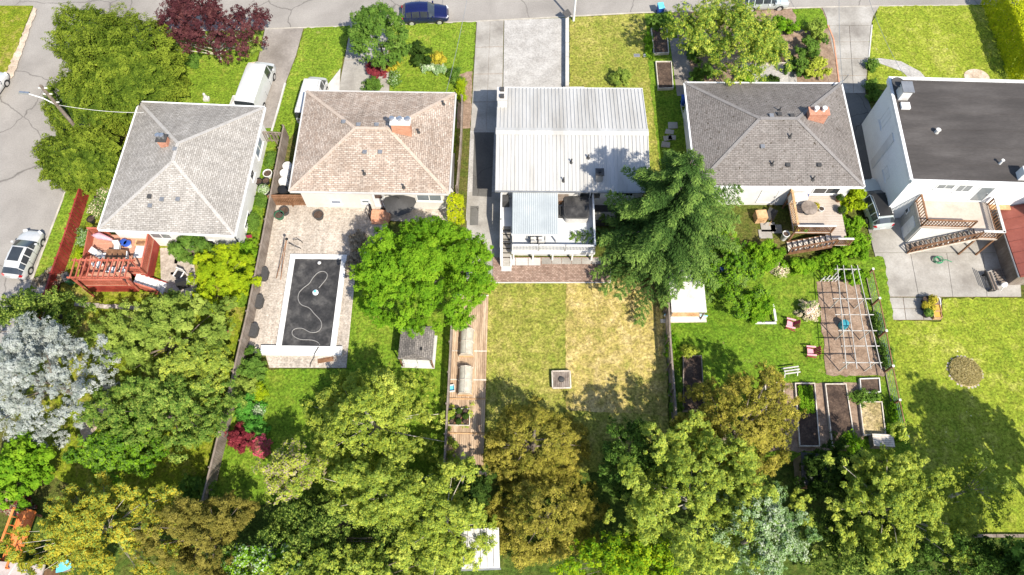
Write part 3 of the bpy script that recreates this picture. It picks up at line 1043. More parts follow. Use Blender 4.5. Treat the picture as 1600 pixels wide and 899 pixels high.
def vent(roof, x, y, z, kind='pipe'):
    if kind == 'pipe':
        return MB().lathe([(.17, z - .05), (.14, z + .05), (.06, z + .06), (.06, z + .4), (.075, z + .41), (.075, z + .45)], x, y, 10).build('vent_pipe', M['charcoal'], roof, 40)
    return MB().cbox(x, y, z - .1, .28, .28, .2).cbox(x, y, z + .101, .34, .34, .04).build('roof_vent', M['charcoal' if kind == 'dark' else 'grey_metal'], roof)


def railing(t, pts, z0, h, mat, gap=.13, top=.09, name='railing', closed=True):
    """one run of railing: posts, rails and balusters"""
    mb = MB()
    for a, b in zip(pts[:-1], pts[1:]):
        a, b = Vector((a[0], a[1], a[2] if len(a) > 2 else z0)), Vector((b[0], b[1], b[2] if len(b) > 2 else z0))
        up = Vector((0, 0, 1))
        mb.beam(a + up * h, b + up * h, top * 1.4, top * .6)
        mb.beam(a + up * .12, b + up * .12, .06, .06)
        n = max(2, int((b - a).length / gap))
        for i in range(1, n):
            p = a.lerp(b, i / n)
            mb.beam(p + up * .12, p + up * (h - .02), .055, .055)
        for p in (a, b):
            mb.beam(p, p + up * (h + .03), .1, .1)
    return mb.build(name, M[mat], t)


def stairs(t, a, b, width, n, tread='wood_pale', stringer='wood_brown', riser=False):
    """flight from a (top) down to b (foot), each tread its own piece"""
    a, b = Vector(a), Vector(b)
    d = Vector((b.x - a.x, b.y - a.y, 0))
    run = d.length
    d.normalize()
    s = Vector((-d.y, d.x, 0)) * width / 2
    st = MB()
    for sg in (-1, 1):
        st.beam(a + s * sg + Vector((0, 0, -.12)), b + s * sg + Vector((0, 0, -.02)), .07, .26)
    st.build('stringer', M[stringer], t)
    for i in range(n):
        f = (i + .5) / n
        p = a.lerp(b, f)
        m = MB().beam(p - s * .98, p + s * .98, run / n * .98, .05)
        m.build('tread', M[tread], t)
        if riser:
            q = p + d * (run / n * .5)
            MB().beam(q - s * .96 - Vector((0, 0, .1)), q + s * .96 - Vector((0, 0, .1)), .03, abs(a.z - b.z) / n).build('riser', M[tread], t)


def fence(name, label, pts, h, mat='wood_grey', gap=.012, board=.14, rails='in', cap=True, group=None, bay=2.4, postmat=None, cat='fence', post_h=None, double=False):
    c = pts[0]
    t = thing(name, label, cat, tuple(c), 0, group)
    pm = M[postmat or mat]
    post = None
    for a, b in zip(pts[:-1], pts[1:]):
        d = b - a
        ln = math.hypot(d.x, d.y)
        nb = max(1, round(ln / bay))
        lb = ln / nb
        ang = math.atan2(d.y, d.x)
        panel = MB()
        n = max(1, int(lb / (board + gap)))
        for i in range(n):
            x = (i + .5) * lb / n
            panel.box(x - board / 2, x + board / 2, -.012, .012, .05, h - .04 + .02 * math.sin(i * 2.3))
            if double:
                x2 = (i + 1) * lb / n
                if i < n - 1:
                    panel.box(x2 - board / 2, x2 + board / 2, -.075, -.055, .05, h - .04)
        panel.box(.02, lb - .02, -.052, -.014, .3, .38).box(.02, lb - .02, -.052, -.014, h - .34, h - .26)
        if cap:
            panel.box(0, lb, -.08, .05, h - .04, h)
        pan = None
        for k in range(nb):
            p = a.lerp(b, k / nb) - c
            if pan is None:
                pan = panel.build('fence_panel', M[mat], t)
                pan.location = p
                pan.rotation_euler = (0, 0, ang)
            else:
                share(pan, t, p, ang)
            if post is None:
                post = MB().box(-.05, .05, -.16, -.055, -.1, (post_h or h) + .06).build('post', pm, t)
                post.location = p
                post.rotation_euler = (0, 0, ang)
            else:
                share(post, t, p, ang)
    e = pts[-1] - c
    share(post, t, e, ang)
    return t


# ------------------------------------------------------------------ vehicles
CARS = {
    'suv': dict(S=[(.50, .34, .58, .66, .74, .66), (.465, .24, .74, .86, .90, .80), (.30, .22, .94, 1.03, 1.0, .86), (.205, .22, 1.0, 1.09, 1.0, .86),
                   (.07, .22, 1.04, -.07, 1.0, .70), (-.10, .22, 1.05, 0, 1.0, .71), (-.28, .22, 1.06, -.03, 1.0, .71), (-.41, .22, 1.07, -.13, .99, .69),
                   (-.475, .26, 1.04, 1.16, .94, .80), (-.50, .36, .80, .88, .84, .78)], ws=3, rw=7, side=(3, 8)),
    'hatch': dict(S=[(.50, .32, .52, .58, .70, .62), (.46, .22, .66, .76, .88, .78), (.33, .2, .84, .92, 1.0, .84), (.24, .2, .92, 1.0, 1.0, .84),
                     (.06, .2, .96, -.05, 1.0, .68), (-.10, .2, .98, 0, 1.0, .70), (-.26, .2, .99, -.03, 1.0, .70), (-.38, .2, 1.0, -.12, .99, .67),
                     (-.475, .24, .96, 1.06, .94, .80), (-.50, .34, .70, .80, .84, .76)], ws=3, rw=7, side=(3, 8)),
    'van': dict(S=[(.50, .36, .62, .70, .80, .72), (.475, .26, .88, .98, .92, .82), (.40, .24, 1.06, 1.16, 1.0, .88), (.27, .24, 1.12, -.08, 1.0, .80),
                   (.12, .24, 1.16, -.01, 1.0, .86), (-.15, .24, 1.16, 0, 1.0, .87), (-.45, .24, 1.16, -.02, 1.0, .87), (-.485, .26, 1.14, -.12, .98, .86),
                   (-.50, .34, 1.0, 1.2, .95, .9)], ws=2, rw=7, side=(2, 4)),
}


def car(name, label, loc, rz, L, W, H, body, style, cat='car', rack=False, sunroof=None, group=None, vents=False, pop=False):
    t = thing(name, label, cat, loc, rz, group)
    cfg = CARS[style]
    mats = {'body': MB(), 'windscreen': MB(), 'rear_window': MB(), 'side_window_l': MB(), 'side_window_r': MB()}
    rings = []
    for xf, zl, zb, zt, wb, wt in cfg['S']:
        if zt <= 0:
            zt = H + zt
        w = W / 2
        zb = min(zb, zt - .03)
        h = [(0, zl), (.86 * wb * w, zl), (wb * w * .98, zl + .13), (wb * w, (zl + zb) / 2 + .08), (wb * w * .955, zb), (wt * w, zt - .05), (wt * w * .86, zt), (wt * w * .4, zt + .02)]
        ring = [(xf * L, y, z) for y, z in h] + [(xf * L, 0, h[-1][1] + .006)] + [(xf * L, -y, z) for y, z in h[::-1][:-1]]
        rings.append(ring)
    n = len(rings[0])
    B = mats['body']
    for i in range(len(rings) - 1):
        for k in range(n):
            k2 = (k + 1) % n
            q = [rings[i][k], rings[i][k2], rings[i + 1][k2], rings[i + 1][k]]
            tgt = B
            seg = k if k < 8 else n - 1 - k
            if seg == 4 and cfg['side'][0] <= i < cfg['side'][1]:
                tgt = mats['side_window_l' if k < 8 else 'side_window_r']
            elif seg in (5, 6, 7) and i == cfg['ws']:
                tgt = mats['windscreen']
            elif seg in (5, 6, 7) and i == cfg['rw']:
                tgt = mats['rear_window']
            tgt.add(q, [(0, 1, 2, 3)])
    B.add(rings[0], [tuple(range(n - 1, -1, -1))])
    B.add(rings[-1], [tuple(range(n))])
    import bmesh

    def weld(o):
        bm = bmesh.new()
        bm.from_mesh(o.data)
        bmesh.ops.remove_doubles(bm, verts=bm.verts, dist=.001)
        bmesh.ops.recalc_face_normals(bm, faces=bm.faces)
        bm.to_mesh(o.data)
        bm.free()
        o.data.polygons.foreach_set('use_smooth', [True] * len(o.data.polygons))
        o.data.set_sharp_from_angle(angle=R(38))
    bo = B.build('body', M[body], t)
    weld(bo)
    for k, nm in (('windscreen', 'windscreen'), ('rear_window', 'rear_window'), ('side_window_l', 'side_window'), ('side_window_r', 'side_window')):
        if mats[k].f:
            weld(mats[k].build(nm, M['glass_dark'], t))
    # pillars over the side glass
    S = cfg['S']
    for sx in (1, -1):
        for i in range(cfg['side'][0] + 1, cfg['side'][1]):
            a, b = rings[i][4 if sx > 0 else n - 4], rings[i][5 if sx > 0 else n - 5]
            MB().beam(Vector(a) + Vector((0, sx * .008, 0)), Vector(b) + Vector((0, sx * .008, 0)), .07, .03).build('pillar', M[body], t)
    for sy in (1, -1):
        for xs in ((.20, .03, -.17) if style != 'van' else (.30, .12, -.10)):
            MB().beam((xs * L, sy * (W / 2 + .003), .36), (xs * L, sy * (W / 2 - .015), 1.0), .02, .012).build('door_seam', M['black'], t)
        for xs in ((.06, -.14) if style != 'van' else (.15,)):
            MB().cbox(xs * L, sy * (W / 2 + .004), .86, .2, .03, .035).build('door_handle', M[body], t)
    MB().box(.485 * L, .503 * L, -W * .27, W * .27, .36, .52).build('grille', M['black'], t)
    MB().box(-.505 * L, -.49 * L, -.26, .26, .5, .62).build('number_plate', M['white_old'], t)
    r = .34 if style != 'hatch' else .31
    for sx in (.30, -.30):
        for sy in (1, -1):
            y = sy * (W / 2 - .1)
            wh = MB().wheelcyl(0, -.115, .115, 0, r).build('wheel', M['rubber'], t, 40)
            wh.location = (sx * L, y, r)
            MB().wheelcyl(0, sy * .05 - .07, sy * .05 + .07, 0, r * .66).build('rim', M['rim'], wh, 40)
            arch = MB().wheelcyl(sx * L, y - .085 + sy * .015, y + .085 + sy * .015, r + .02, r * 1.16).build('wheel_arch', M['black'], t, 40)
    for sy in (1, -1):
        MB().beam((.485 * L, sy * W * .26, .70), (.45 * L, sy * W * .41, .74), .16, .15).build('headlight', M['lamp_clear'], t)
        MB().beam((-.495 * L, sy * W * .36, .82), (-.475 * L, sy * W * .43, .98), .12, .22).build('tail_light', M['lamp_red'], t)
        MB().cbox(.17 * L if style != 'van' else .33 * L, sy * (W / 2 + .07), 1.0, .14, .2, .15).build('mirror', M[body], t)
    if rack:
        for sy in (1, -1):
            MB().tube([(.05 * L, sy * W * .30, H - .05), (.02 * L, sy * W * .30, H + .06), (-.34 * L, sy * W * .30, H + .04), (-.38 * L, sy * W * .30, H - .08)], .03, 6).build('roof_rail', M['steel'], t)
    if sunroof:
        MB().box(-(.38 if rack else .25) * L, (.07 if rack else .03) * L, -W * (.31 if rack else .24), W * (.31 if rack else .24), H - .06, H + .035).build('sunroof', M[sunroof], t)
    if vents:
        for k in range(5):
            MB().box(-.42 * L, .1 * L, -W * .30 + k * W * .15 - .02, -W * .30 + k * W * .15 + .02, H - .02, H + .045).build('roof_rib', M[body], t)
    if pop:
        MB().cbox(.02 * L, .1, H, .5, .5, .09).build('roof_hatch', M['grey_metal'], t)
        MB().box(-.40 * L, .22 * L, -W * .36, W * .36, H - .02, H + .16).build('pop_top', M[body], t)
    return t


# ------------------------------------------------------------------ small things
def wheelie_bin(label, loc, rz, body='black', lid=None, group=None, h=1.05):
    t = thing('wheelie_bin', label, 'bin', loc, rz, group)
    b = MB()
    b.add([(-.24, -.26, .06), (.24, -.26, .06), (.24, .26, .06), (-.24, .26, .06), (-.29, -.33, h - .08), (.29, -.33, h - .08), (.29, .33, h - .08), (-.29, .33, h - .08)],
          [(0, 3, 2, 1), (4, 5, 6, 7), (0, 1, 5, 4), (1, 2, 6, 5), (2, 3, 7, 6), (3, 0, 4, 7)])
    b.build('body', M[body], t)
    MB().add([(-.31, -.36, h - .077), (.31, -.36, h - .077), (.31, .38, h - .077), (-.31, .38, h - .077), (-.26, -.3, h), (.26, -.3, h), (.26, .34, h + .03), (-.26, .34, h + .03)],
             [(0, 3, 2, 1), (4, 5, 6, 7), (0, 1, 5, 4), (1, 2, 6, 5), (2, 3, 7, 6), (3, 0, 4, 7)]).build('lid', M[lid or body], t)
    for s in (-.26, .26):
        MB().add(*_wheel(s)).build('wheel', M['rubber'], t, 40)
    return t


def _wheel(x):
    m = MB().wheelcyl(.28, -.03, .03, .1, .1, 12)
    vs = [(v[1] + x, v[0], v[2]) for v in m.v]
    return vs, m.f


def pot(label, loc, r, h, mat='charcoal', plant=None, group=None, name='plant_pot', tilt=None):
    t = thing(name, label, 'plant pot', loc, 0, group)
    MB().lathe([(r * .7, 0), (r * .95, h * .85), (r, h * .87), (r, h), (r * .86, h), (r * .84, h * .82)], 0, 0, 14).build('pot', M[mat], t, 40)
    MB().lathe([(r * .84, h * .7), (r * .84, h * .83)], 0, 0, 12).build('soil', M['soil'], t)
    if plant:
        n = 260
        d = unit(n)
        d[:, 2] = np.abs(d[:, 2])
        C = d * (rng.random(n) ** .4)[:, None] * r * 1.25 + np.array([0, 0, h])
        leaf_obj('foliage', C, d + np.array([0, 0, .5]), .16 * rng.uniform(.7, 1.2, n), .5 + rng.normal(0, .25, n), M[plant], t)
    return t


def chair(label, loc, rz, mat='white', frame='charcoal', group=None, name='patio_chair', adiron=False):
    t = thing(name, label, 'chair', loc, rz, group)
    if adiron:
        s = MB()
        for k in range(5):
            x = -.24 + k * .11
            s.add([(x, -.28, .38), (x + .1, -.28, .38), (x + .1, .25, .28), (x, .25, .28), (x, -.28, .41), (x + .1, -.28, .41), (x + .1, .25, .31), (x, .25, .31)],
                  [(0, 3, 2, 1), (4, 5, 6, 7), (0, 1, 5, 4), (1, 2, 6, 5), (2, 3, 7, 6), (3, 0, 4, 7)])
        s.build('seat', M['pink'], t)
        b = MB()
        for k in range(5):
            x = -.24 + k * .12
            b.beam((x, .22, .3), (x * 1.2, .55, 1.0 - abs(k - 2) * .05), .1, .03)
        b.build('backrest', M[mat], t)
        for sx in (-.34, .34):
            MB().cbox(sx, -.02, .56, .13, .72, .03).build('armrest', M['pink'], t)
            MB().beam((sx, -.28, 0), (sx, -.28, .56), .09, .04).build('leg', M[mat], t)
            MB().beam((sx, -.2, .3), (sx, .5, .02), .04, .1).build('leg', M[mat], t)
        return t
    MB().box(-.25, .25, -.25, .25, .42, .52).build('seat', M[mat], t)
    MB().add([(-.25, .2, .5), (.25, .2, .5), (.25, .28, .5), (-.25, .28, .5), (-.24, .32, .98), (.24, .32, .98), (.24, .40, .98), (-.24, .40, .98)],
             [(0, 3, 2, 1), (4, 5, 6, 7), (0, 1, 5, 4), (1, 2, 6, 5), (2, 3, 7, 6), (3, 0, 4, 7)]).build('backrest', M[mat], t)
    for sx in (-.27, .27):
        MB().tube([(sx, -.27, 0), (sx, -.27, .64), (sx, .26, .66), (sx, .30, .5)], .025, 6).build('armrest', M[frame], t)
        MB().tube([(sx, .26, 0), (sx, .27, .5)], .022, 6).build('leg', M[frame], t)
    return t


def raised_bed(label, quad, h=.32, soil='soil', frame='wood_pale', group='raised vegetable beds', name='raised_bed', th=.07):
    A, B, C, D = [P(x, y, h) for x, y in quad]
    c = (A + B + C + D) / 4
    t = thing(name, label, 'garden bed', (c.x, c.y, 0), 0, group)
    q = [p - c for p in (A, B, C, D)]
    for i in range(4):
        a, b = q[i].copy(), q[(i + 1) % 4].copy()
        a.z = b.z = h / 2
        d = (b - a).normalized() * (th / 2) * (1 if i % 2 == 0 else -1)
        MB().beam(a - d, b + d, th, h).build('side_board', M[frame], t)
    MB().prism([(p.x * .97, p.y * .98) for p in q], -.02, h - .1).build('soil', M[soil], t)
    return t

# ================================================================== HOUSE with grey hip roof (west end)
h1, roof, rz, dm = hip_house('bungalow', 'white bungalow with pale grey shingle hip roof beside the side street', ((220, 160), (413, 168), (366, 368), (152, 358)),
                             3.4, R(19.5), 'white', 'shingle_grey', 'cap_grey')
L = to_local(h1)
p = L(259, 226, 4.8)
chimney(h1, p.x, p.y, rz(p.x, p.y), .7, .6, .75, 'brick_red', 2, 'charcoal')
for x, y, k in ((235, 309, 'dark'), (254, 313, 'metal'), (279, 313, 'metal'), (234, 321, 'metal'), (282, 246, 'metal')):
    p = L(x, y, 4.2)
    vent(roof, p.x, p.y, rz(p.x, p.y), k)
wall_item(h1, dm, 'front', 2.2, .75, 1.4, .75, mull=2, pane='glass_dark')
wall_item(h1, dm, 'front', -1.2, 1.35, 1.7, 2.0, 'door', mull=2, pane='glass_grey')
wall_item(h1, dm, 'right', 3.4, 1.0, 1.9, 1.3, mull=2, pane='glass_blue')
wall_item(h1, dm, 'right', 0.6, 1.2, .9, .9, pane='glass_dark')
wall_item(h1, dm, 'right', -3.2, .3, 1.6, .5, pane='glass_dark')
MB().tube([(dm[0] - .42, -dm[1] + .42, .1), (dm[0] - .42, -dm[1] + .42, 3.2)], .05, 6).build('downpipe', M['charcoal'], h1)

# its red sun deck
dk = thing('sun_deck', 'red painted sun deck with salmon boards behind the grey-roofed bungalow', 'deck', P(185, 405, 1.2) * 1, h1.rotation_euler.z)
dk.location.z = 0
L = to_local(dk)
DZ = 1.2
pl = [L(x, y, DZ) for x, y in ((146, 366), (241, 369), (229, 428), (204, 427), (207, 446), (130, 446))]
MB().prism([tuple(q[:2]) for q in pl], DZ - .12, DZ).build('deck_floor', M['deck_salmon'], dk)
for a, b in ((1, 2), (2, 3), (4, 5), (5, 0)):
    va, vb = pl[a].copy(), pl[b].copy()
    va.z = vb.z = DZ / 2 - .06
    MB().beam(va, vb, .06, DZ - .14).build('skirt', M['red_fence'], dk)
railing(dk, [pl[1], pl[2]], DZ, 1.0, 'red_trim')
railing(dk, [pl[2], pl[3]], DZ, 1.0, 'red_trim')
railing(dk, [pl[4].lerp(pl[5], .1), pl[5]], DZ, 1.0, 'red_trim')
railing(dk, [pl[0], pl[0].lerp(pl[1], .28)], DZ, 1.0, 'red_trim')
MB().beam((pl[5].x + .1, pl[5].y, DZ + .5), (pl[0].x + .1, pl[0].y - .2, DZ + .5), .06, .9).build('side_screen', M['red_trim'], dk)
st_a = (pl[3] + pl[4]) / 2 + Vector((.2, 0, 0))
st_a.z = DZ
stairs(dk, st_a, L(258, 452, .05), 1.1, 7, 'white', 'red_fence', riser=True)
railing(dk, [L(207, 447, DZ), L(252, 461, .15)], DZ, .9, 'red_trim')
# pergola over the deck's corner
pg = thing('pergola', 'salmon red open pergola over the front corner of the sun deck', 'pergola', dk.location, h1.rotation_euler.z)
L = to_local(pg)
PZ = 3.5
q = [L(x, y, PZ) for x, y in ((119, 407), (204, 407), (196, 434), (111, 434))]
for a, b in ((0, 1), (3, 2)):
    MB().beam(q[a] + (q[a] - q[b]).normalized() * .3, q[b] + (q[b] - q[a]).normalized() * .3, .09, .16).build('beam', M['red_trim'], pg)
for k in range(11):
    f = k / 10
    a, b = q[0].lerp(q[1], f), q[3].lerp(q[2], f)
    MB().beam(a + Vector((0, .12, .14)), b + Vector((0, -.12, .14)), .07, .11).build('rafter', M['red_trim'], pg)
for i in (0, 1, 2, 3):
    MB().beam((q[i].x, q[i].y, DZ if i in (1, 2) else 0), (q[i].x, q[i].y, PZ - .08), .1, .1).build('post', M['red_trim'], pg)
MB().beam((q[3].x, q[3].y, PZ - .6), (q[3].x + .6, q[3].y, PZ - .1), .07, .07).build('brace', M['red_trim'], pg)
# deck furniture
tb = thing('dining_table', 'dark brown slatted dining table on the red deck', 'table', P(181, 399, 1.9), h1.rotation_euler.z)
tb.location.z = DZ
for k in range(9):
    MB().box(-.8, .8, -.5 + k * .112, -.5 + k * .112 + .098, .7, .74).build('slat', M['wood_brown'], tb)
for sx in (-.7, .7):
    for sy in (-.4, .4):
        MB().box(sx - .04, sx + .04, sy - .04, sy + .04, 0, .7).build('leg', M['wood_brown'], tb)
for k, (x, y, a, lb) in enumerate(((183, 387, 5, 'white cushioned patio chair at the back of the brown table, nearest the house'),
                                   (152, 396, 70, 'white cushioned patio chair at the far left of the deck table'),
                                   (162, 400, 95, 'white cushioned patio chair pushed up to the table, left side'),
                                   (195, 402, -80, 'white cushioned patio chair to the right of the brown table'),
                                   (155, 413, 130, 'white cushioned patio chair under the pergola, leftmost'),
                                   (174, 422, 175, 'white cushioned patio chair under the pergola, in the middle'),
                                   (194, 421, 200, 'white cushioned patio chair under the pergola, rightmost'))):
    c = P(x, y, DZ + .5)
    chair(lb, (c.x, c.y, DZ), R(a), 'white', 'charcoal', 'chairs round the deck table')
for x, y, col, lb in ((194, 380, 'blue_bin', 'small blue tub by the white wall on the deck'), (200, 382, 'white', 'small white tub with blue rim on the deck')):
    c = P(x, y, DZ + .3)
    t = thing('tub', lb, 'tub', (c.x, c.y, DZ), 0)
    MB().lathe([(.2, 0), (.27, .45), (.29, .46), (.27, .47), (.22, .2)], 0, 0, 14).build('body', M[col], t, 40)
    MB().lathe([(.285, .45), (.31, .47), (.285, .49)], 0, 0, 14).build('rim', M['blue_bin'], t, 40)
c = P(220, 380, DZ)
t = thing('hatch_board', 'tan wooden hatch board lying by the bungalow wall on the deck', 'board', (c.x, c.y, DZ), h1.rotation_euler.z)
MB().box(-.45, .45, -.28, .28, .004, .05).build('board', M['wood_tan'], t)
MB().box(-.34, .34, -.18, .18, .051, .07).build('inset', M['wood_brown'], t)
c = P(223, 395, DZ)
t = thing('sun_lounger', 'white folded sun lounger lying at the right edge of the deck', 'lounger', (c.x, c.y, DZ), h1.rotation_euler.z)
MB().box(-.55, .0, -.55, .5, .12, .2).build('seat', M['white'], t)
MB().add([(.02, -.55, .12), (.5, -.45, .35), (.5, .6, .35), (.02, .5, .12), (.02, -.55, .2), (.5, -.45, .43), (.5, .6, .43), (.02, .5, .2)],
         [(0, 3, 2, 1), (4, 5, 6, 7), (0, 1, 5, 4), (1, 2, 6, 5), (2, 3, 7, 6), (3, 0, 4, 7)]).build('backrest', M['white'], t)
for sx in (-.5, .45):
    for sy in (-.5, .45):
        MB().cbox(sx, sy, 0, .05, .05, .13).build('leg', M['steel'], t)
c = P(161, 371, DZ + .6)
t = thing('patio_umbrella', 'closed pink parasol leaning at the back corner of the red deck', 'umbrella', (c.x, c.y, DZ), 0)
MB().tube([(-.7, .1, .75), (-.2, 0, .85), (.8, -.25, .6)], [.12, .3, .1], 10).build('canopy', M['pink'], t, 50)
MB().tube([(-.95, .15, .7), (1.1, -.3, .05)], .03, 6).build('pole', M['steel'], t)

# red fence along the side street
fence('board_fence', 'tall red board fence along the side street verge', [P(152, 288, 0), P(140, 305, 0), P(112, 395, 0), P(96, 440, 0), P(76, 505, 0)], 1.55, 'red_fence', .008, .28, bay=1.55)
for (x, y, r, hh, pl_, lb) in ((154, 309, .32, .5, None, 'black round planter by the red fence, nearest the hedge'),
                               (143, 344, .33, .5, None, 'black round planter by the corner of the grey roof'),
                               (148, 330, .28, .4, 'lf_flower', 'small flowering pot between two black planters by the red fence')):
    c = P(x, y, .3)
    pot(lb, (c.x, c.y, 0), r, hh, 'black', pl_)
c = P(108, 437, .5)
wheelie_bin('dark green wheeled bin against the red fence beside the deck', (c.x, c.y, 0), R(40), 'green_bin', 'charcoal')
c = P(88, 492, .5)
wheelie_bin('dark grey wheeled bin at the lower end of the red fence, upper one', (c.x, c.y, 0), R(20), 'charcoal')
c = P(85, 502, .5)
wheelie_bin('dark grey wheeled bin at the lower end of the red fence, lower one', (c.x, c.y, 0), R(10), 'charcoal')
for k, (x, y, rx, ry, hh, mt, m2, lb) in enumerate((
        (165, 300, 10, 16, 1.2, 'lf_mid', 'lf_flower', 'flowering shrub between red fence and grey roof, upper one'),
        (152, 325, 8, 12, 1.0, 'lf_mid', 'lf_flower', 'flowering shrub between red fence and grey roof, middle one'),
        (136, 372, 12, 18, 1.2, 'lf_mid', 'lf_white', 'white flowering shrub between red fence and the sun deck'),
        (128, 397, 7, 12, .9, 'lf_lime', None, 'lime green shrub between red fence and the pergola'))):
    shrub('flowering_shrub', lb, x, y, rx, ry, hh, mt, 1400, .16, mat2=m2, share2=.3)
c = P(66, 430, .3)
for k, (x, y, s) in enumerate(((58, 442, .55), (70, 450, .7), (80, 428, .5), (64, 462, .6), (52, 458, .5))):
    c = P(x, y, .2)
    b = MB()
    prof = [(.95, 0), (1.0, .25), (.8, .55), (.4, .75), (.05, .8)]
    b.lathe([(r_ * s * random.uniform(.9, 1.1), z_ * s) for r_, z_ in prof], 0, 0, 9, 1, .8)
    b.v = [(x_ * random.uniform(.85, 1.12), y_ * random.uniform(.85, 1.12), z_ * random.uniform(.85, 1.12)) for x_, y_, z_ in b.v]
    o = b.build('boulder', M['stone'], None, 30, (c.x, c.y, -.03))
    tag(o, ('rough grey boulder beside the lower red fence, leftmost upper', 'rough grey boulder beside the lower red fence, largest', 'rough grey boulder touching the red fence near the verge',
            'rough grey boulder beside the lower red fence, lowest', 'rough grey boulder at the kerb, far left')[k], 'boulder', 'boulders by the red fence')
shrub('dry_shrub', 'dry straw coloured shrub among the boulders by the red fence', 78, 437, 20, 16, .8, 'lf_dry', 1800, .2)
shrub('dry_shrub', 'bare twiggy brown shrub beside the lower red fence', 62, 472, 16, 14, .8, 'lf_dry', 900, .2)
# stepping stones beside the deck
for k, (x, y, w, d) in enumerate(((268, 400, 1.1, .7), (266, 412, 1.2, .6), (263, 424, 1.0, .6), (278, 392, 1.0, .5), (281, 408, .8, .5), (276, 430, .9, .6))):
    c = P(x, y, .06)
    o = MB().prism([(-w / 2, -d / 2), (w / 2 * .9, -d / 2 * 1.1), (w / 2, d / 2), (-w / 2 * 1.1, d / 2 * .9)], -.04, .05).build('stepping_stone', M['stone'], None, None, (c.x, c.y, .04))
    o.rotation_euler = (0, 0, random.uniform(-.15, .15))
    o['kind'] = 'structure'
# low stone wall under the deck
w = thing('stone_wall', 'low dry stone edging wall below the red deck', 'wall', P(160, 478, 0), 0)
a, b = P(118, 477, 0) - w.location, P(222, 483, 0) - w.location
for k in range(16):
    f = (k + .5) / 16
    q = a.lerp(b, f)
    MB().cbox(q.x, q.y + random.uniform(-.05, .05), -.02, (b - a).length / 16 * .92, .3, random.uniform(.2, .32)).build('stone', M['stone'], w)
c = P(285, 443, .5)
t = thing('barbecue', 'black covered barbecue with a silver shelf near the yellow bush', 'barbecue', (c.x, c.y, 0), R(20))
MB().box(-.4, .4, -.28, .28, .1, .7).build('cabinet', M['charcoal'], t)
MB().add([(-.42, -.3, .7), (.42, -.3, .7), (.42, .3, .7), (-.42, .3, .7), (-.4, -.12, 1.0), (.4, -.12, 1.0), (.4, .2, 1.0), (-.4, .2, 1.0)],
         [(0, 3, 2, 1), (4, 5, 6, 7), (0, 1, 5, 4), (1, 2, 6, 5), (2, 3, 7, 6), (3, 0, 4, 7)]).build('lid', M['black'], t)
MB().box(.42, .8, -.24, .24, .66, .7).build('shelf', M['white'], t)
c = P(281, 430, .4)
t = thing('garden_chair', 'white garden chair with a dark seat beside the stone paving', 'chair', (c.x, c.y, 0.04), R(-20))
MB().box(-.3, .3, -.3, .3, .38, .44).build('seat', M['black'], t)
MB().box(-.3, .3, .3, .36, .38, .95).build('backrest', M['white'], t)
for sx in (-.33, .33):
    MB().box(sx - .04, sx + .04, -.32, .34, .55, .62).build('armrest', M['white'], t)
    MB().box(sx - .03, sx + .03, -.32, -.26, 0, .55).build('leg', M['white'], t)
    MB().box(sx - .03, sx + .03, .28, .34, 0, .55).build('leg', M['white'], t)
# clutter along the bungalow's side
for k, (x, y, r, hh, col, pl_, lb) in enumerate((
        (419, 273, .4, .55, 'white', None, 'round white tub beside the bungalow wall, upper one'),
        (413, 300, .45, .6, 'white', 'lf_white', 'white pot overflowing with pale flowers by the bungalow wall'),
        (405, 285, .33, .5, 'black', None, 'black pot beside the bungalow wall, left of its twin'),
        (416, 284, .33, .5, 'black', None, 'black pot beside the bungalow wall, right of its twin'))):
    c = P(x, y, .3)
    pot(lb, (c.x, c.y, 0), r, hh, col, pl_)
for x, y, rx, ry, lb in ((424, 250, 7, 16, 'green shrub by the bungalow side wall, upper'), (409, 312, 7, 10, 'green shrub by the bungalow side wall, lower'), (396, 345, 5, 14, 'thin weedy shrub near the corner of the bungalow')):
    shrub('shrub', lb, x, y, rx, ry, .8, 'lf_mid', 900, .16)
c = P(386, 372, .8)
t = thing('garden_flag', 'small red garden flag on a stake at the bungalow corner', 'flag', (c.x, c.y, 0), 0)
MB().tube([(0, 0, 0), (0, 0, 1.25)], .02, 6).build('stake', M['steel'], t)
MB().add([(.02, -.01, 1.2), (.45, .1, 1.15), (.4, .05, .75), (.02, -.01, .8), (.02, .01, 1.2), (.45, .12, 1.15), (.4, .07, .75), (.02, .01, .8)],
         [(0, 1, 2, 3), (7, 6, 5, 4), (0, 4, 5, 1), (1, 5, 6, 2), (2, 6, 7, 3), (3, 7, 4, 0)]).build('cloth', M['maroon'], t)

# ================================================================== BUNGALOW with tan roof (pool lot)
h2, roof, rz, dm = hip_house('bungalow', 'cream sided bungalow with tan shingle hip roof behind the pool', ((480, 143), (709, 146), (703, 303), (452, 298)),
                             3.4, R(18), 'siding_cream', 'shingle_tan', 'cap_tan', ov=.5, gutm='concrete_pale')
L = to_local(h2)
p = L(629, 207, 4.6)
chimney(h2, p.x, p.y, rz(p.x, p.y), 1.5, .6, 1.3, 'brick_pink', 3, 'white')
for x, y, k in ((539, 197, 'metal'), (563, 204, 'metal'), (591, 204, 'metal'), (654, 208, 'pipe'), (568, 268, 'pipe'), (629, 286, 'pipe'), (571, 241, 'metal'), (595, 241, 'metal'), (692, 157, 'pipe')):
    p = L(x, y, 4.2)
    vent(roof, p.x, p.y, rz(p.x, p.y), k)
yb = -(dm[1] - .5)


def wx(h, px, py, z):
    return to_local(h)(px, py, z).x


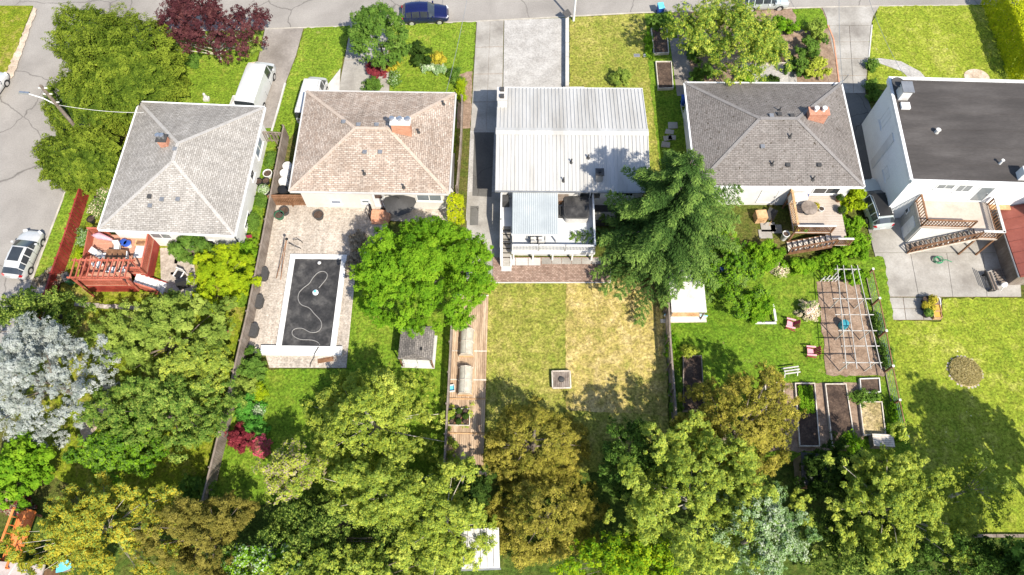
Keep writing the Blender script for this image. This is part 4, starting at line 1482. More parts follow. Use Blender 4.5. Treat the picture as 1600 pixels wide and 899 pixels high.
wall_item(h2, dm, 'front', wx(h2, 524, 324, 1.0), .7, .9, .6, pane='glass_blue')
wall_item(h2, dm, 'front', wx(h2, 570, 322, 1.2), .9, .7, .5, pane='glass_grey')
o = wall_item(h2, dm, 'front', wx(h2, 592, 318, 1.5), .45, 1.0, 2.05, 'door', frame='frame_white', pane='white', proud=.06)
MB().box(-.3, .3, -.03, .0, 1.25, 1.8).build('door_pane', M['glass_dark'], o)
wall_item(h2, dm, 'front', wx(h2, 670, 306, 2.2), 1.4, 2.1, 1.3, mull=2, pane='glass_grey')
stp = thing('back_steps', 'brick red back step with dark railing under the bungalow door', 'steps', P(592, 341, .3), h2.rotation_euler.z)
stp.location.z = 0
MB().box(-.7, .9, -.2, .75, .05, .42).build('landing', M['brick_pink'], stp)
MB().box(-.6, .8, -.5, -.2, .05, .22).build('tread', M['brick_pink'], stp)
railing(stp, [(-.66, .7), (-.66, -.2)], .42, .9, 'black', .3, .05)
c = P(498, 337, .4)
pot('dark round pot against the cream bungalow wall', (c.x, c.y, .05), .45, .55, 'charcoal')
for x, y, lb in ((437, 338, 'green round planter by the wooden gate, outer one'), (445, 331, 'dark round planter by the wooden gate, inner one')):
    c = P(x, y, .3)
    pot(lb, (c.x, c.y, .05), .42, .5, 'green_bin' if 'green' in lb else 'charcoal')
c = P(625, 318, 1.6)
t = thing('cantilever_umbrella', 'dark grey round patio umbrella by the bungalow back wall', 'umbrella', (c.x, c.y, .05), 0)
MB().lathe([(1.35, 1.75), (1.38, 1.8), (.9, 2.05), (.35, 2.25), (.03, 2.32)], 0, 0, 8).build('canopy', M['charcoal'], t, 30)
MB().tube([(-1.5, .1, 0), (-1.5, .1, 2.3), (-.9, .06, 2.75), (0, 0, 2.45), (0, 0, 1.9)], .04, 8).build('pole', M['black'], t, 60)
MB().cbox(-1.5, .1, 0, .7, .7, .1).build('base', M['black'], t)
# tubs in the side passage
for k, (x, y, lb, col) in enumerate(((449, 260, 'white round water barrel in the narrow side passage, uppermost', 'white'), (445, 271, 'white round water barrel in the narrow side passage, middle', 'white'),
                                     (443, 284, 'white round water barrel in the narrow side passage, lowest', 'white'), (442, 297, 'black round barrel in the narrow side passage', 'black'))):
    c = P(x, y, .8)
    t = thing('barrel', lb, 'barrel', (c.x, c.y, 0), 0, 'barrels in the side passage')
    MB().lathe([(.36, 0), (.42, .1), (.44, .45), (.42, .82), (.38, .9)], 0, 0, 16).build('body', M[col], t, 40)
    MB().lathe([(.40, .9), (.40, .93), (.1, .96)], 0, 0, 16).build('lid', M['white_old' if col == 'white' else 'black'], t, 40)
# van driveway things
c = P(400, 133, 1.1)
car('panel_van', 'white panel van parked on the driveway next to the grey-roofed bungalow', (c.x, c.y, .04), R(82), 5.6, 2.05, 2.2, 'car_white', 'van', 'van', vents=True)
c = P(487, 152, 1.1)
car('camper_van', 'white camper van with raised roof parked beside the tan-roofed bungalow', (c.x, c.y, .02), R(84), 4.9, 1.85, 2.0, 'car_white', 'van', 'van', pop=True)
# wooden side gate between the two bungalows
gt = fence('trellis_gate', 'weathered wooden gate with diagonal braces at the end of the pool terrace', [P(428, 322, 0), P(490, 322, 0)], 1.7, 'wood_brown', .03, .12, cat='gate', bay=1.7)
gt2 = fence('side_gate', 'old timber gate across the passage by the white edging kerb', [P(418, 222, 0), P(450, 224, 0)], 1.5, 'wood_grey', .16, .12, cat='gate', bay=1.0)
fence('board_fence', 'long weathered grey board fence between bungalow garden and pool terrace', [P(452, 215, 0), P(432, 322, 0), P(418, 398, 0), P(398, 500, 0), P(366, 640, 0), P(330, 790, 0)], 1.75, 'wood_grey', .012, .14, double=False)
fence('slat_fence', 'dark slatted fence between tan-roofed bungalow and the gravel side drive', [P(724, 165, 0), P(722, 230, 0), P(716, 305, 0)], 1.45, 'wood_grey', .07, .14, bay=2.0)

# ================================================================== the pool
pl = thing('swimming_pool', 'rectangular in-ground pool under a black cover with white coping', 'pool', P(487, 475, .05), rect(((464, 407), (535, 407), (516, 543), (440, 543)), 0)[3])
pl.rotation_euler.z = rect(((464, 407), (535, 407), (516, 543), (440, 543)), 0)[4]
L = to_local(pl)
_, pw, pd, _, _ = rect(((464, 407), (535, 407), (516, 543), (440, 543)), .05)
pc = rect(((464, 407), (535, 407), (516, 543), (440, 543)), .05)[0]
pl.location = (pc.x, pc.y, .26)
X, Y = pw / 2 + .02, pd / 2
nx, ny = 36, 64
cv = MB()
vs = []
for j in range(ny + 1):
    for i in range(nx + 1):
        x, y = -X + 2 * X * i / nx, -Y + 2 * Y * j / ny
        e = min(X - abs(x), Y - abs(y))
        ang = math.atan2(y - .9, x - .1)
        rr = math.hypot(x - .1, y - .9)
        z = -.01 - .035 * min(1, e / 1.2) + .012 * math.sin(ang * 19 + 2 * math.sin(ang * 3)) * math.exp(-((rr - 1.2) / 1.1) ** 2) - .03 * math.exp(-(rr / .35) ** 2)
        z += .012 * math.sin(x * 5.3 + y * 2.1) * math.sin(y * 3.7 - x) + random.uniform(-.004, .004)
        vs.append((x, y, z))
fs = [(j * (nx + 1) + i, j * (nx + 1) + i + 1, (j + 1) * (nx + 1) + i + 1, (j + 1) * (nx + 1) + i) for j in range(ny) for i in range(nx)]
cv.add(vs, fs)
cv.build('pool_cover', M['cover_black'], pl, 60)
cw = .42
for nm, b in (('coping', (-X - cw, X + cw, Y, Y + cw)), ('coping', (-X - cw, -X, -Y, Y)), ('coping', (X, X + cw, -Y, Y))):
    MB().box(b[0], b[1], b[2], b[3], -.2, .05).build(nm, M['white'], pl)
MB().box(-X - 1.55, X + .95, -Y - .72, -Y, -.2, .12).build('bench_coping', M['white'], pl)
MB().box(X + .38, X + .95, -Y - .72, -Y - .1, .121, .15).build('skimmer_lid', M['white_old'], pl)
pts = [L(x, y, .05) for x, y in ((499, 452), (504, 446), (511, 437), (512, 430), (506, 426), (498, 428), (490, 436), (484, 445), (475, 452), (468, 460), (467, 470), (472, 478), (484, 483), (492, 492), (502, 503), (503, 513), (497, 520), (486, 521), (474, 515), (464, 515), (458, 519), (459, 526), (470, 532), (488, 533), (498, 537), (500, 543), (493, 556), (486, 568), (485, 575))]
hs = thing('hose', 'long pale hose winding over the black pool cover', 'hose', pl.location, pl.rotation_euler.z)
sm = []
for i in range(len(pts) - 1):
    p0, p1, p2, p3 = pts[max(0, i - 1)], pts[i], pts[i + 1], pts[min(len(pts) - 1, i + 2)]
    for k in range(4):
        u = k / 4
        sm.append(.5 * ((2 * p1) + (p2 - p0) * u + (2 * p0 - 5 * p1 + 4 * p2 - p3) * u * u + (3 * p1 - p0 - 3 * p2 + p3) * u ** 3))


def hz(p):
    if p.y < -Y and p.y > -Y - .74:
        return .16
    return -.12 if p.y < -Y - .74 else .0


MB().tube([(p.x, p.y, hz(p)) for p in sm if p.y > -Y + .02], .036, 8).build('hose_run', M['hose'], hs, 60)
MB().tube([(p.x, p.y, hz(p)) for p in sm if p.y <= -Y + .3], .036, 8).build('hose_end', M['charcoal'], hs, 60)
p = L(494, 459, .05)
pm = thing('cover_pump', 'small pale blue pump sitting in the middle of the pool cover', 'pump', (P(494, 459, .05).x, P(494, 459, .05).y, .20), 0)
MB().lathe([(.2, 0), (.24, .04), (.22, .16), (.1, .24), (.03, .26)], 0, 0, 14).build('housing', M['lamp_clear'], pm, 40)
MB().lathe([(.12, .22), (.1, .3), (.02, .32)], 0, 0, 10).build('cap', M['cyan_lid'], pm, 40)
c = P(500, 413, .05)
fl = thing('pool_float', 'tiny white chlorine float near the top edge of the pool cover', 'float', (c.x, c.y, .24), 0)
MB().lathe([(.12, 0), (.15, .05), (.12, .12), (.05, .16)], 0, 0, 12).build('body', M['white'], fl, 40)
c = P(509, 563, .1)
o = thing('timber_plank', 'rusty brown plank lying by the near end of the pool', 'plank', (c.x, c.y, .05), R(10))
MB().box(-.6, .6, -.17, .17, 0, .12).build('board', M['wood_brown'], o)
MB().box(-.5, .5, -.1, .1, .121, .15).build('cleat', M['wood_brown'], o)
for k, (x, y, lb) in enumerate(((414, 430, 'dark grey storage box by the pool fence, uppermost of three'), (406, 473, 'dark grey storage box by the pool fence, middle of three'), (398, 518, 'dark grey storage box by the pool fence, lowest of three'))):
    c = P(x, y, .3)
    t = thing('storage_box', lb, 'box', (c.x, c.y, .05), R(-6), 'boxes along the pool fence')
    MB().prism([(-.25, -.5), (.1, -.5), (.26, -.3), (.26, .35), (.1, .52), (-.25, .52)], 0, .5).build('body', M['charcoal'], t)
    MB().prism([(-.28, -.53), (.11, -.53), (.29, -.32), (.29, .37), (.11, .55), (-.28, .55)], .502, .56).build('lid', M['charcoal'], t)
rk = thing('clothes_pole', 'tall leaning metal pole frame standing by the pool', 'pole', P(440, 420, .05), 0)
L = to_local(rk)
a = L(448, 374, 2.0)
MB().tube([L(431, 438, 0) - Vector((0, 0, 0.0)), a], .035, 6).build('leg', M['wood_brown'], rk)
MB().tube([L(438, 440, 0), a], .035, 6).build('leg', M['wood_brown'], rk)
MB().lathe([(.1, 1.9), (.13, 2.0), (.06, 2.1)], a.x, a.y, 8).build('head', M['black'], rk)
lad = thing('pool_ladder', 'curved dark handrail pair standing at the top of the pool', 'handrail', P(463, 385, .05), 0)
L = to_local(lad)
MB().tube([L(452, 381, 0), L(452, 380, .6), L(460, 385, .85), L(469, 388, .3), L(471, 390, 0)], .03, 8).build('rail', M['charcoal'], lad, 60)
MB().tube([L(459, 376, 0), L(459, 375, .6), L(465, 374, .85), L(472, 378, .3), L(473, 381, 0)], .03, 8).build('rail', M['charcoal'], lad, 60)
for x, y, lb in ((414, 518, 'round grey-green drain lid on the pool terrace'),):
    c = P(x, y, .05)
    t = thing('drain_lid', lb, 'drain cover', (c.x, c.y, .05), 0)
    MB().lathe([(.24, .0), (.24, .03), (.2, .035)], 0, 0, 18).build('lid', M['green_bin'], t)
    MB().lathe([(.26, .0), (.26, .02), (.245, .022)], 0, 0, 18).build('rim', M['grey_metal'], t)

# garden shed by the deck
q = ((627, 508), (679, 510), (676, 563), (622, 561))
c, w, d, rot, _ = rect(q, 2.0)
sh = thing('garden_shed', 'small white garden shed with mottled brown shingle roof under the bright green tree', 'shed', (c.x, c.y, 0), rot)
W, D = w / 2, d / 2
rf = MB().add([(-W, -D, 2.0), (W, -D, 2.0), (W, D, 2.0), (-W, D, 2.0), (0, -D + .3, 2.45), (0, D - .3, 2.45), (-W, -D, 1.93), (W, -D, 1.93), (W, D, 1.93), (-W, D, 1.93)],
              [(0, 1, 4), (1, 2, 5, 4), (2, 3, 5), (3, 0, 4, 5), (0, 6, 7, 1), (1, 7, 8, 2), (2, 8, 9, 3), (3, 9, 6, 0), (6, 9, 8, 7)]).build('roof', M['shingle_shed'], sh)
MB().cbox(.35, -D + .75, 2.2, .3, .22, .14).build('roof_vent', M['black'], rf)
MB().box(-W + .18, W - .18, -D + .35, D - .2, 0, 1.93).build('wall', M['white'], sh)
o = MB().box(-.75, .75, -D + .29, -D + .345, .08, 1.8).build('door', M['frame_white'], sh)
MB().box(-.02, .02, -D + .27, -D + .288, .1, 1.78).build('handle', M['grey_metal'], o)
for sx in (-W + .1, W - .1):
    MB().cbox(sx, -D + .1, 0, .09, .09, 1.93).build('post', M['wood_brown'], sh)
MB().box(-W, W, -D, D, -.05, .06).build('floor', M['concrete_pale'], sh)

# ================================================================== METAL ROOF HOUSE (centre)
q = ((785, 138), (1005, 139), (1016, 300), (765, 297))
EV = 3.6
c, w, d, rot, _ = rect(q, EV)
h3 = thing('bungalow', 'white bungalow with ribbed white metal roof in the centre', 'house', (c.x, c.y, 0), rot)
W, D = w / 2, d / 2
RS = .85
th = .12
rf = MB().add([(-W, -D, EV), (W, -D, EV), (W, 0, EV + RS), (-W, 0, EV + RS), (-W, D, EV), (W, D, EV),
               (-W, -D, EV - th), (W, -D, EV - th), (W, 0, EV + RS - th), (-W, 0, EV + RS - th), (-W, D, EV - th), (W, D, EV - th)],
              [(0, 1, 2, 3), (3, 2, 5, 4), (6, 9, 8, 7), (9, 10, 11, 8), (0, 6, 7, 1), (4, 5, 11, 10), (1, 7, 8, 2), (2, 8, 11, 5), (0, 3, 9, 6), (3, 4, 10, 9)]).build('roof', M['metal_white'], h3)
sl_ = math.hypot(D, RS)
rib = None
nr = 40
for s in (-1, 1):
    for k in range(nr + 1):
        x = -W + .06 + (2 * W - .12) * k / nr
        if rib is None or k == 0:
            rib = MB().beam((0, s * .12, RS - .02 + .012), (0, s * D, .012), .06, .095).build('roof_rib', M['metal_white'], rf)
            rib.location = (x, 0, EV)
        else:
            share(rib, rf, (x, 0, EV))
for s in (-1, 1):
    MB().add([(-W - .02, 0, EV + RS + .10), (W + .02, 0, EV + RS + .10), (W + .02, s * .34, EV + RS + .02), (-W - .02, s * .34, EV + RS + .02)], [(0, 1, 2, 3)]).build('ridge_cap', M['metal_white'], rf)
MB().box(-W, W, -D - .11, -D - .003, EV - .14, EV - .01).build('gutter', M['grey_metal'], rf)
MB().box(-W, W, D + .003, D + .11, EV - .14, EV - .01).build('gutter', M['frame_white'], rf)
wl = MB().box(-W + .45, W - .45, -D + .45, D - .45, -.05, EV - .13)
gw = MB()
for x in (-W + .452, W - .452):
    gw.add([(x, -D + .45, EV - .13), (x, D - .45, EV - .13), (x, 0, EV + RS - .2)], [(0, 1, 2)])
wl.v += gw.v
n0 = len(wl.v) - len(gw.v)
wl.f += [tuple(i + n0 for i in f) for f in gw.f]
wl.build('wall', M['white'], h3)
dm3 = (W, D, .45)
L = to_local(h3)


def rz3(x, y):
    return EV + RS * (1 - abs(y) / D)


# west end block chimney, roof outlet, vents
p = L(782, 156, 4.2)
ch = MB().cbox(p.x + .15, p.y, 0, .75, 1.3, 4.9).build('chimney', M['white_old'], h3)
MB().cbox(p.x + .15, p.y, 4.9, .85, 1.4, .08).build('chimney_cap', M['concrete_pale'], ch)
for k in (-.35, .35):
    MB().cbox(p.x + .15, p.y + k, 4.98, .34, .3, .25).build('flue', M['charcoal'], ch)
p = L(936, 276, 4.1)
oc = MB().cbox(p.x, p.y, rz3(p.x, p.y) - .2, .55, .55, 1.1).build('stove_chimney', M['grey_metal'], h3)
MB().cbox(p.x, p.y, rz3(p.x, p.y) + .9, .68, .68, .08).build('chimney_cap', M['charcoal'], oc)
MB().lathe([(.12, rz3(p.x, p.y) + .98), (.12, rz3(p.x, p.y) + 1.1)], p.x, p.y, 10).build('flue', M['black'], oc)
for x, y in ((893, 252), (919, 246), (881, 278)):
    p = L(x, y, 4.2)
    vent(rf, p.x, p.y, rz3(p.x, p.y), 'pipe')
wall_item(h3, dm3, 'front', 1.5, 1.7, 1.8, 1.75, 'door', mull=2, pane='glass_dark')
wall_item(h3, dm3, 'front', 4.2, 2.2, 1.6, 1.0, mull=2, pane='glass_dark')
wall_item(h3, dm3, 'front', -4.0, 1.7, .9, 1.8, 'door', pane='glass_grey')
wall_item(h3, dm3, 'left', 1.0, 1.4, 1.2, 1.1, mull=2, pane='glass_grey')
# raised deck
DZ = 1.75
dk = thing('raised_deck', 'white raised vinyl deck with white railing behind the metal-roofed bungalow', 'deck', (P(864, 350, 0).x, P(864, 350, 0).y, 0), rot)
L = to_local(dk)
q = [L(x, y, DZ) for x, y in ((801, 318), (929, 318), (929, 393), (800, 393))]
x0, x1 = q[3].x, q[2].x
y0 = q[3].y
y1 = (h3.location.y - D + .42) - dk.location.y
MB().box(x0, x1, y0, y1, DZ - .14, DZ).build('deck_floor', M['deck_vinyl'], dk)
MB().box(x0 - .03, x1 + .03, y0 - .05, y0 - .003, DZ - .34, DZ + .01).build('fascia_board', M['white'], dk)
MB().box(x1 + .003, x1 + .05, y0, y1, DZ - .34, DZ + .01).build('fascia_board', M['white'], dk)
railing(dk, [(x0 + .05, y0 + .06), (x0 + 2.1, y0 + .06)], DZ, .95, 'white', .11, .1)
railing(dk, [(x0 + 2.1, y0 + .06), (x0 + 4.2, y0 + .06)], DZ, .95, 'white', .11, .1)
railing(dk, [(x0 + 4.2, y0 + .06), (x1 - .05, y0 + .06)], DZ, .95, 'white', .11, .1)
railing(dk, [(x1 - .05, y0 + .06), (x1 - .05, y1 - .1)], DZ, .95, 'white', .11, .1)
for k in range(5):
    xx = x0 + .12 + (x1 - x0 - .24) * k / 4
    MB().cbox(xx, y0 + .12, 0, .13, .13, DZ - .34).build('post', M['white'], dk)
for k in range(4):
    xx = x0 + .22 + (x1 - x0 - .24) * k / 4
    MB().box(xx, xx + (x1 - x0 - .24) / 4 - .2, y0 + .5, y0 + .55, .3, DZ - .2).build('window_pane', M['glass_blue'], dk)
MB().box(x0 + .1, x1 - .1, y0 + .56, y0 + .7, 0, DZ - .15).build('skirt_wall', M['white'], dk)
# landing and stairs on the west side
lx0, lx1 = L(784, 350, DZ).x, x0 - .03
MB().box(lx0, lx1, y1 - 2.6, y1, DZ - .14, DZ - .005).build('landing', M['deck_vinyl'], dk)
stairs(dk, ((lx0 + lx1) / 2, y1 - 2.55, DZ), ((lx0 + lx1) / 2, y0 - .5, .05), lx1 - lx0 - .1, 9, 'concrete', 'white')
MB().box(lx0 - .09, lx0, y0 - .5, y1, .0, DZ - .2).build('stair_wall', M['white'], dk)
railing(dk, [(lx0 - .05, y1 - .1, DZ), (lx0 - .05, y1 - 2.5, DZ), (lx0 - .05, y0 - .4, .1)], DZ, .9, 'white', .14, .09)
MB().box(lx0, lx1, y0 - .95, y0 - .5, -.02, .12).build('bottom_step', M['concrete_pale'], dk)
MB().cbox((lx0 + lx1) / 2 - .1, y1 - .55, DZ, .55, .6, .9).build('cabinet', M['charcoal'], dk)
# patio cover
pc_ = thing('patio_cover', 'pale corrugated patio roof over the left half of the raised deck', 'canopy', dk.location, rot)
cx0, cx1 = x0 + .0, L(872, 335, 3.3).x
cy0, cy1 = L(840, 366, 3.15).y, y1 - .35
n = 22
vs, fs = [], []
for i in range(n * 2 + 1):
    x = cx0 + (cx1 - cx0) * i / (2 * n)
    dz = .035 if i % 2 else 0
    vs += [(x, cy0, 3.1 + dz), (x, cy1, 3.42 + dz), (x, cy0, 3.08 + dz), (x, cy1, 3.40 + dz)]
for i in range(n * 2):
    a = i * 4
    fs += [(a, a + 4, a + 5, a + 1), (a + 2, a + 3, a + 7, a + 6)]
MB().add(vs, fs).build('corrugated_sheet', M['panel_white'], pc_)
MB().box(cx0 - .05, cx1 + .05, cy0 - .02, cy0 + .12, 2.92, 3.06).build('beam', M['white'], pc_)
for xx in (cx0 + .06, cx1 - .1):
    MB().cbox(xx, cy0 + .05, DZ, .1, .1, 2.92 - DZ).build('post', M['white'], pc_)
for xx in (cx0 + .3, (cx0 + cx1) / 2, cx1 - .3):
    MB().beam((xx, cy0 + .1, 3.0), (xx, cy1, 3.33), .06, .1).build('rafter', M['white'], pc_)
# hot tub
c = P(901, 324, DZ + .9)
ht = thing('hot_tub', 'square hot tub with a rounded black cover on the white raised deck', 'hot tub', (c.x, c.y, DZ), rot)


def rsq(a, r, n=5):
    out = []
    for sx, sy, s0 in ((1, 1, 0), (-1, 1, 90), (-1, -1, 180), (1, -1, 270)):
        for k in range(n + 1):
            t_ = R(s0 + 90 * k / n)
            out.append((sx * (a - r) + r * math.cos(t_), sy * (a - r) + r * math.sin(t_)))
    return out


MB().prism(rsq(.95, .3), 0, .78).build('shell', M['concrete_pale'], ht)
MB().prism(rsq(1.0, .32), .782, .9).build('cover', M['charcoal'], ht)
MB().prism(rsq(.92, .3), .902, .94).build('cover_top', M['cover_black'], ht)
MB().box(-1.0, 1.0, -.012, .012, .941, .955).build('fold_seam', M['black'], ht)
MB().tube([(-1.02, -.7, .3), (-1.1, -.75, .9), (-1.1, .4, .95), (-1.02, .5, .3)], .04, 6).build('cover_lifter', M['black'], ht)
MB().box(-1.55, -1.05, -.5, .4, 0, .35).build('step', M['charcoal'], ht)
for x, y, w_, d_, h_, lb in ((878, 311, 1.0, .5, .7, 'weathered grey cabinet against the house on the raised deck'),):
    c = P(x, y, DZ + .5)
    t = thing('cabinet', lb, 'cabinet', (c.x, c.y, DZ), rot)
    MB().cbox(0, 0, 0, w_, d_, h_).build('body', M['wood_grey'], t)
    MB().cbox(0, 0, h_, w_ + .08, d_ + .08, .05).build('top', M['wood_grey'], t)
    MB().cbox(0, -d_ / 2 - .012, .08, w_ * .46, .02, h_ - .14).build('door', M['wood_brown'], t)
for k, (x, lb) in enumerate(((834, 'white deck chair under the patio roof edge, left'), (846, 'white deck chair under the patio roof edge, right'))):
    c = P(x, 376, DZ + .4)
    chair(lb, (c.x, c.y, DZ), R(180), 'white_old', 'black', 'chairs by the deck rail')
# planter box east of deck
c = P(944, 333, .5)
t = thing('cold_store_box', 'dark framed box with pale lid between metal-roofed bungalow and the spruce', 'cold frame', (c.x, c.y, 0), rot)
MB().box(-1.0, 1.0, -.95, .95, 0, .7).build('box', M['charcoal'], t)
MB().box(-.85, .85, -.8, -.05, .702, .76).build('lid', M['poly'], t)
MB().box(-.85, .85, .05, .8, .702, .76).build('lid', M['charcoal'], t)
# front retaining wall, sign, white pole
w = thing('retaining_wall', 'long white concrete wall beside the pale gravel drive', 'wall', P(886, 85, 0), 0)
a, b = P(886, 29, .45) - w.location, P(886, 138, .45) - w.location
a.z = b.z = .4
for k in range(5):
    MB().beam(a.lerp(b, k / 5 + .003), a.lerp(b, (k + 1) / 5 - .003), .32, .82).build('wall_section', M['concrete_pale'], w)
MB().cbox(b.x + .6, b.y - .3, -.02, 1.9, .9, .5).build('end_block', M['concrete_pale'], w)
c = P(886, 22, 1.0)
t = thing('notice_board', 'small dark tilted board on a post at the end of the white wall', 'sign', (c.x, c.y, 0), R(40))
MB().cbox(0, 0, 0, .09, .09, 1.0).build('post', M['wood_brown'], t)
MB().add([(-.35, -.28, .9), (.35, -.28, .9), (.35, .28, 1.15), (-.35, .28, 1.15), (-.35, -.28, .96), (.35, -.28, .96), (.35, .28, 1.21), (-.35, .28, 1.21)],
         [(0, 3, 2, 1), (4, 5, 6, 7), (0, 1, 5, 4), (1, 2, 6, 5), (2, 3, 7, 6), (3, 0, 4, 7)]).build('panel', M['charcoal'], t)
c = P(896, 33, 0)
t = thing('lamp_post', 'tall white post at the roadside by the white wall', 'post', (c.x, c.y, 0), 0)
MB().tube([(0, 0, 0), (0, 0, 3.5), (0, 0, 7)], [.12, .1, .08], 10).build('pole', M['white'], t, 60)
MB().tube([(0, 0, 6.9), (0, .9, 7.2), (0, 1.5, 7.2)], .04, 6).build('arm', M['white'], t)
MB().cbox(0, 1.7, 7.1, .25, .6, .12).build('lamp', M['grey_metal'], t)
c = P(1032, 14, .6)
wheelie_bin('blue recycling bin with sky blue lid at the kerb', (c.x, c.y, 0), R(10), 'blue_bin', 'cyan_lid')

# ================================================================== BUNGALOW with dark roof (east)
h4, roof, rz, dm = hip_house('bungalow', 'white bungalow with dark grey shingle hip roof beside the big spruce', ((1072, 130), (1315, 131), (1349, 292), (1087, 290)),
                             3.7, R(20), 'white', 'shingle_dark', 'cap_dark', ov=.5)
L = to_local(h4)
p = L(1273, 186, 4.9)
chimney(h4, p.x, p.y, rz(p.x, p.y), 1.5, .65, .9, 'brick_red', 2, 'brick_red', 'white')
for x, y, k in ((1213, 189, 'dark'), (1232, 192, 'dark'), (1214, 180, 'pipe'), (1231, 220, 'pipe'), (1233, 255, 'dark'), (1208, 254, 'pipe'), (1282, 255, 'dark'), (1275, 273, 'pipe'), (1190, 232, 'metal'), (1200, 192, 'metal')):
    p = L(x, y, 4.6)
    vent(roof, p.x, p.y, rz(p.x, p.y), k)
p = L(1318, 131, 3.8)
MB().tube([(p.x - 1.0, p.y - .3, 3.9), (p.x - .2, p.y - .1, 4.3), (p.x - .1, p.y - .1, 5.0)], .04, 6).build('service_mast', M['steel'], roof)
wall_item(h4, dm, 'front', wx(h4, 1294, 308, 2.4), 1.8, 2.2, 1.4, mull=2, pane='glass_dark')
wall_item(h4, dm, 'front', wx(h4, 1200, 315, 1.2), .35, 1.5, 2.0, 'door', mull=1, pane='white')
wall_item(h4, dm, 'front', wx(h4, 1250, 292, 3), 2.6, .9, .6, pane='glass_dark')
wall_item(h4, dm, 'left', 2.0, 1.4, 1.4, 1.2, mull=2, pane='glass_dark')
c = P(1070, 158, .5)
wheelie_bin('deep blue bin tucked beside the dark-roofed bungalow wall', (c.x, c.y, 0), R(90), 'blue_bin')
c = P(1070, 185, 1.0)
t = thing('ladder', 'pale aluminium ladder leaning on the dark-roofed bungalow side wall', 'ladder', (c.x, c.y, 0), R(92))
for s in (-.2, .2):
    MB().beam((-1.6, s - .45, .05), (1.4, s * .9 + .05, 1.2), .06, .05).build('rail', M['steel'], t)
for k in range(8):
    f = (k + .5) / 8
    MB().beam((-1.6 + 3 * f, -.65 + .5 * f, .05 + 1.15 * f), (-1.6 + 3 * f, -.25 + .5 * f, .05 + 1.15 * f), .03, .03).build('rung', M['steel'], t)
# rear deck
DZ = 1.55
dk = thing('timber_deck', 'pale timber deck with brown rails behind the dark-roofed bungalow', 'deck', (P(1275, 330, 0).x, P(1275, 330, 0).y, 0), h4.rotation_euler.z)
L = to_local(dk)
q = [L(x, y, DZ) for x, y in ((1232, 312), (1316, 312), (1322, 366), (1240, 364))]
x0, x1, y0 = q[3].x, q[2].x, q[3].y
y1 = h4.location.y - (dm[1] - .5) - dk.location.y - .02
nb = int((y1 - y0) / .15)
bd = None
for k in range(nb):
    yy = y0 + (k + .5) * (y1 - y0) / nb
    if bd is None:
        bd = MB().box(x0, x1, -.066, .066, DZ - .04, DZ).build('deck_board', M['deck_beige'], dk)
        bd.location = (0, yy, 0)
    else:
        share(bd, dk, (0, yy, 0))
MB().box(x0 + .05, x1 - .05, y0 + .05, y1 - .02, DZ - .25, DZ - .05).build('joists', M['wood_brown'], dk)
for xx in (x0 + .1, x1 - .1):
    for yy in (y0 + .1, y1 - .3):
        MB().cbox(xx, yy, 0, .14, .14, DZ - .25).build('post', M['wood_brown'], dk)
railing(dk, [(x0 + .05, y1 - .05), (x0 + .05, y0 + .05)], DZ, 1.0, 'wood_tan', .2, .13)
railing(dk, [(x0 + .05, y0 + .05), (x0 + 3.0, y0 + .05)], DZ, 1.0, 'wood_brown', .13, .1)
MB().beam((x0 + .0, y0 + .05, DZ + 1.05), (x0 + 3.05, y0 + .05, DZ + 1.05), .16, .04).build('rail_cap', M['white_old'], dk)
a = Vector((x0 + 3.3, y0 - .55, DZ))
MB().box(x0 + 3.0, x0 + 4.2, y0 - 1.1, y0 - .01, DZ - .1, DZ - .005).build('landing', M['deck_beige'], dk)
stairs(dk, (x0 + 3.0, y0 - .6, DZ - .1), (x0 - .1, y0 - .6, .05), 1.05, 8, 'wood_pale', 'wood_brown')
railing(dk, [(x0 + 3.0, y0 - 1.12, DZ), (x0 - .1, y0 - 1.12, .1)], DZ, .9, 'wood_brown', .3, .1)
railing(dk, [(x0 + 3.05, y0 - 1.1), (x0 + 4.2, y0 - 1.1)], DZ, 1.0, 'wood_brown', .13, .1)
MB().beam((x0 + 3.0, y0 - 1.1, DZ + 1.05), (x0 + 4.25, y0 - 1.1, DZ + 1.05), .16, .04).build('rail_cap', M['white_old'], dk)
# deck clutter
for x, y, lb, kind in ((1264, 326, 'round grey table heaped with pots on the pale timber deck', 'table'),):
    c = P(x, y, DZ + .6)
    t = thing('round_table', lb, 'table', (c.x, c.y, DZ), 0)
    MB().lathe([(.62, .70), (.65, .71), (.65, .74), (.6, .75)], 0, 0, 20).build('table_top', M['wood_grey'], t, 40)
    MB().lathe([(.28, 0), (.08, .05), (.06, .7)], 0, 0, 12).build('pedestal', M['charcoal'], t)
for k, (x, y, r, h_, col, pl_, lb) in enumerate((
        (1242, 310, .25, .4, 'white', None, 'white bucket by the deck rail, farther'), (1241, 317, .25, .35, 'white', None, 'white bucket by the deck rail, nearer'),
        (1273, 324, .28, .35, 'yellow_ochre', 'lf_gold', 'ochre pot with yellow plant on the timber deck'),
        (1283, 327, .25, .3, 'white', None, 'white pot standing right of the deck table'), (1257, 309, .22, .6, 'blue_bin', None, 'small blue pail near the deck window'),
        (1277, 357, .2, .3, 'teal', None, 'teal watering pot at the front of the timber deck'), (1245, 358, .2, .3, 'yellow_ochre', 'lf_gold', 'yellow flowering pot at the front corner of the timber deck'),
        (1258, 358, .25, .25, 'wood_brown', 'lf_mid', 'brown planter at the front of the timber deck'), (1310, 312, .25, .5, 'wood_brown', 'lf_dark', 'brown pot under the big window on the deck'),
        (1314, 330, .3, .4, 'charcoal', 'lf_dark', 'dark plant pot at the right side of the timber deck'))):
    c = P(x, y, DZ + .2)
    pot(lb, (c.x, c.y, DZ + .001), r, h_, col, pl_)
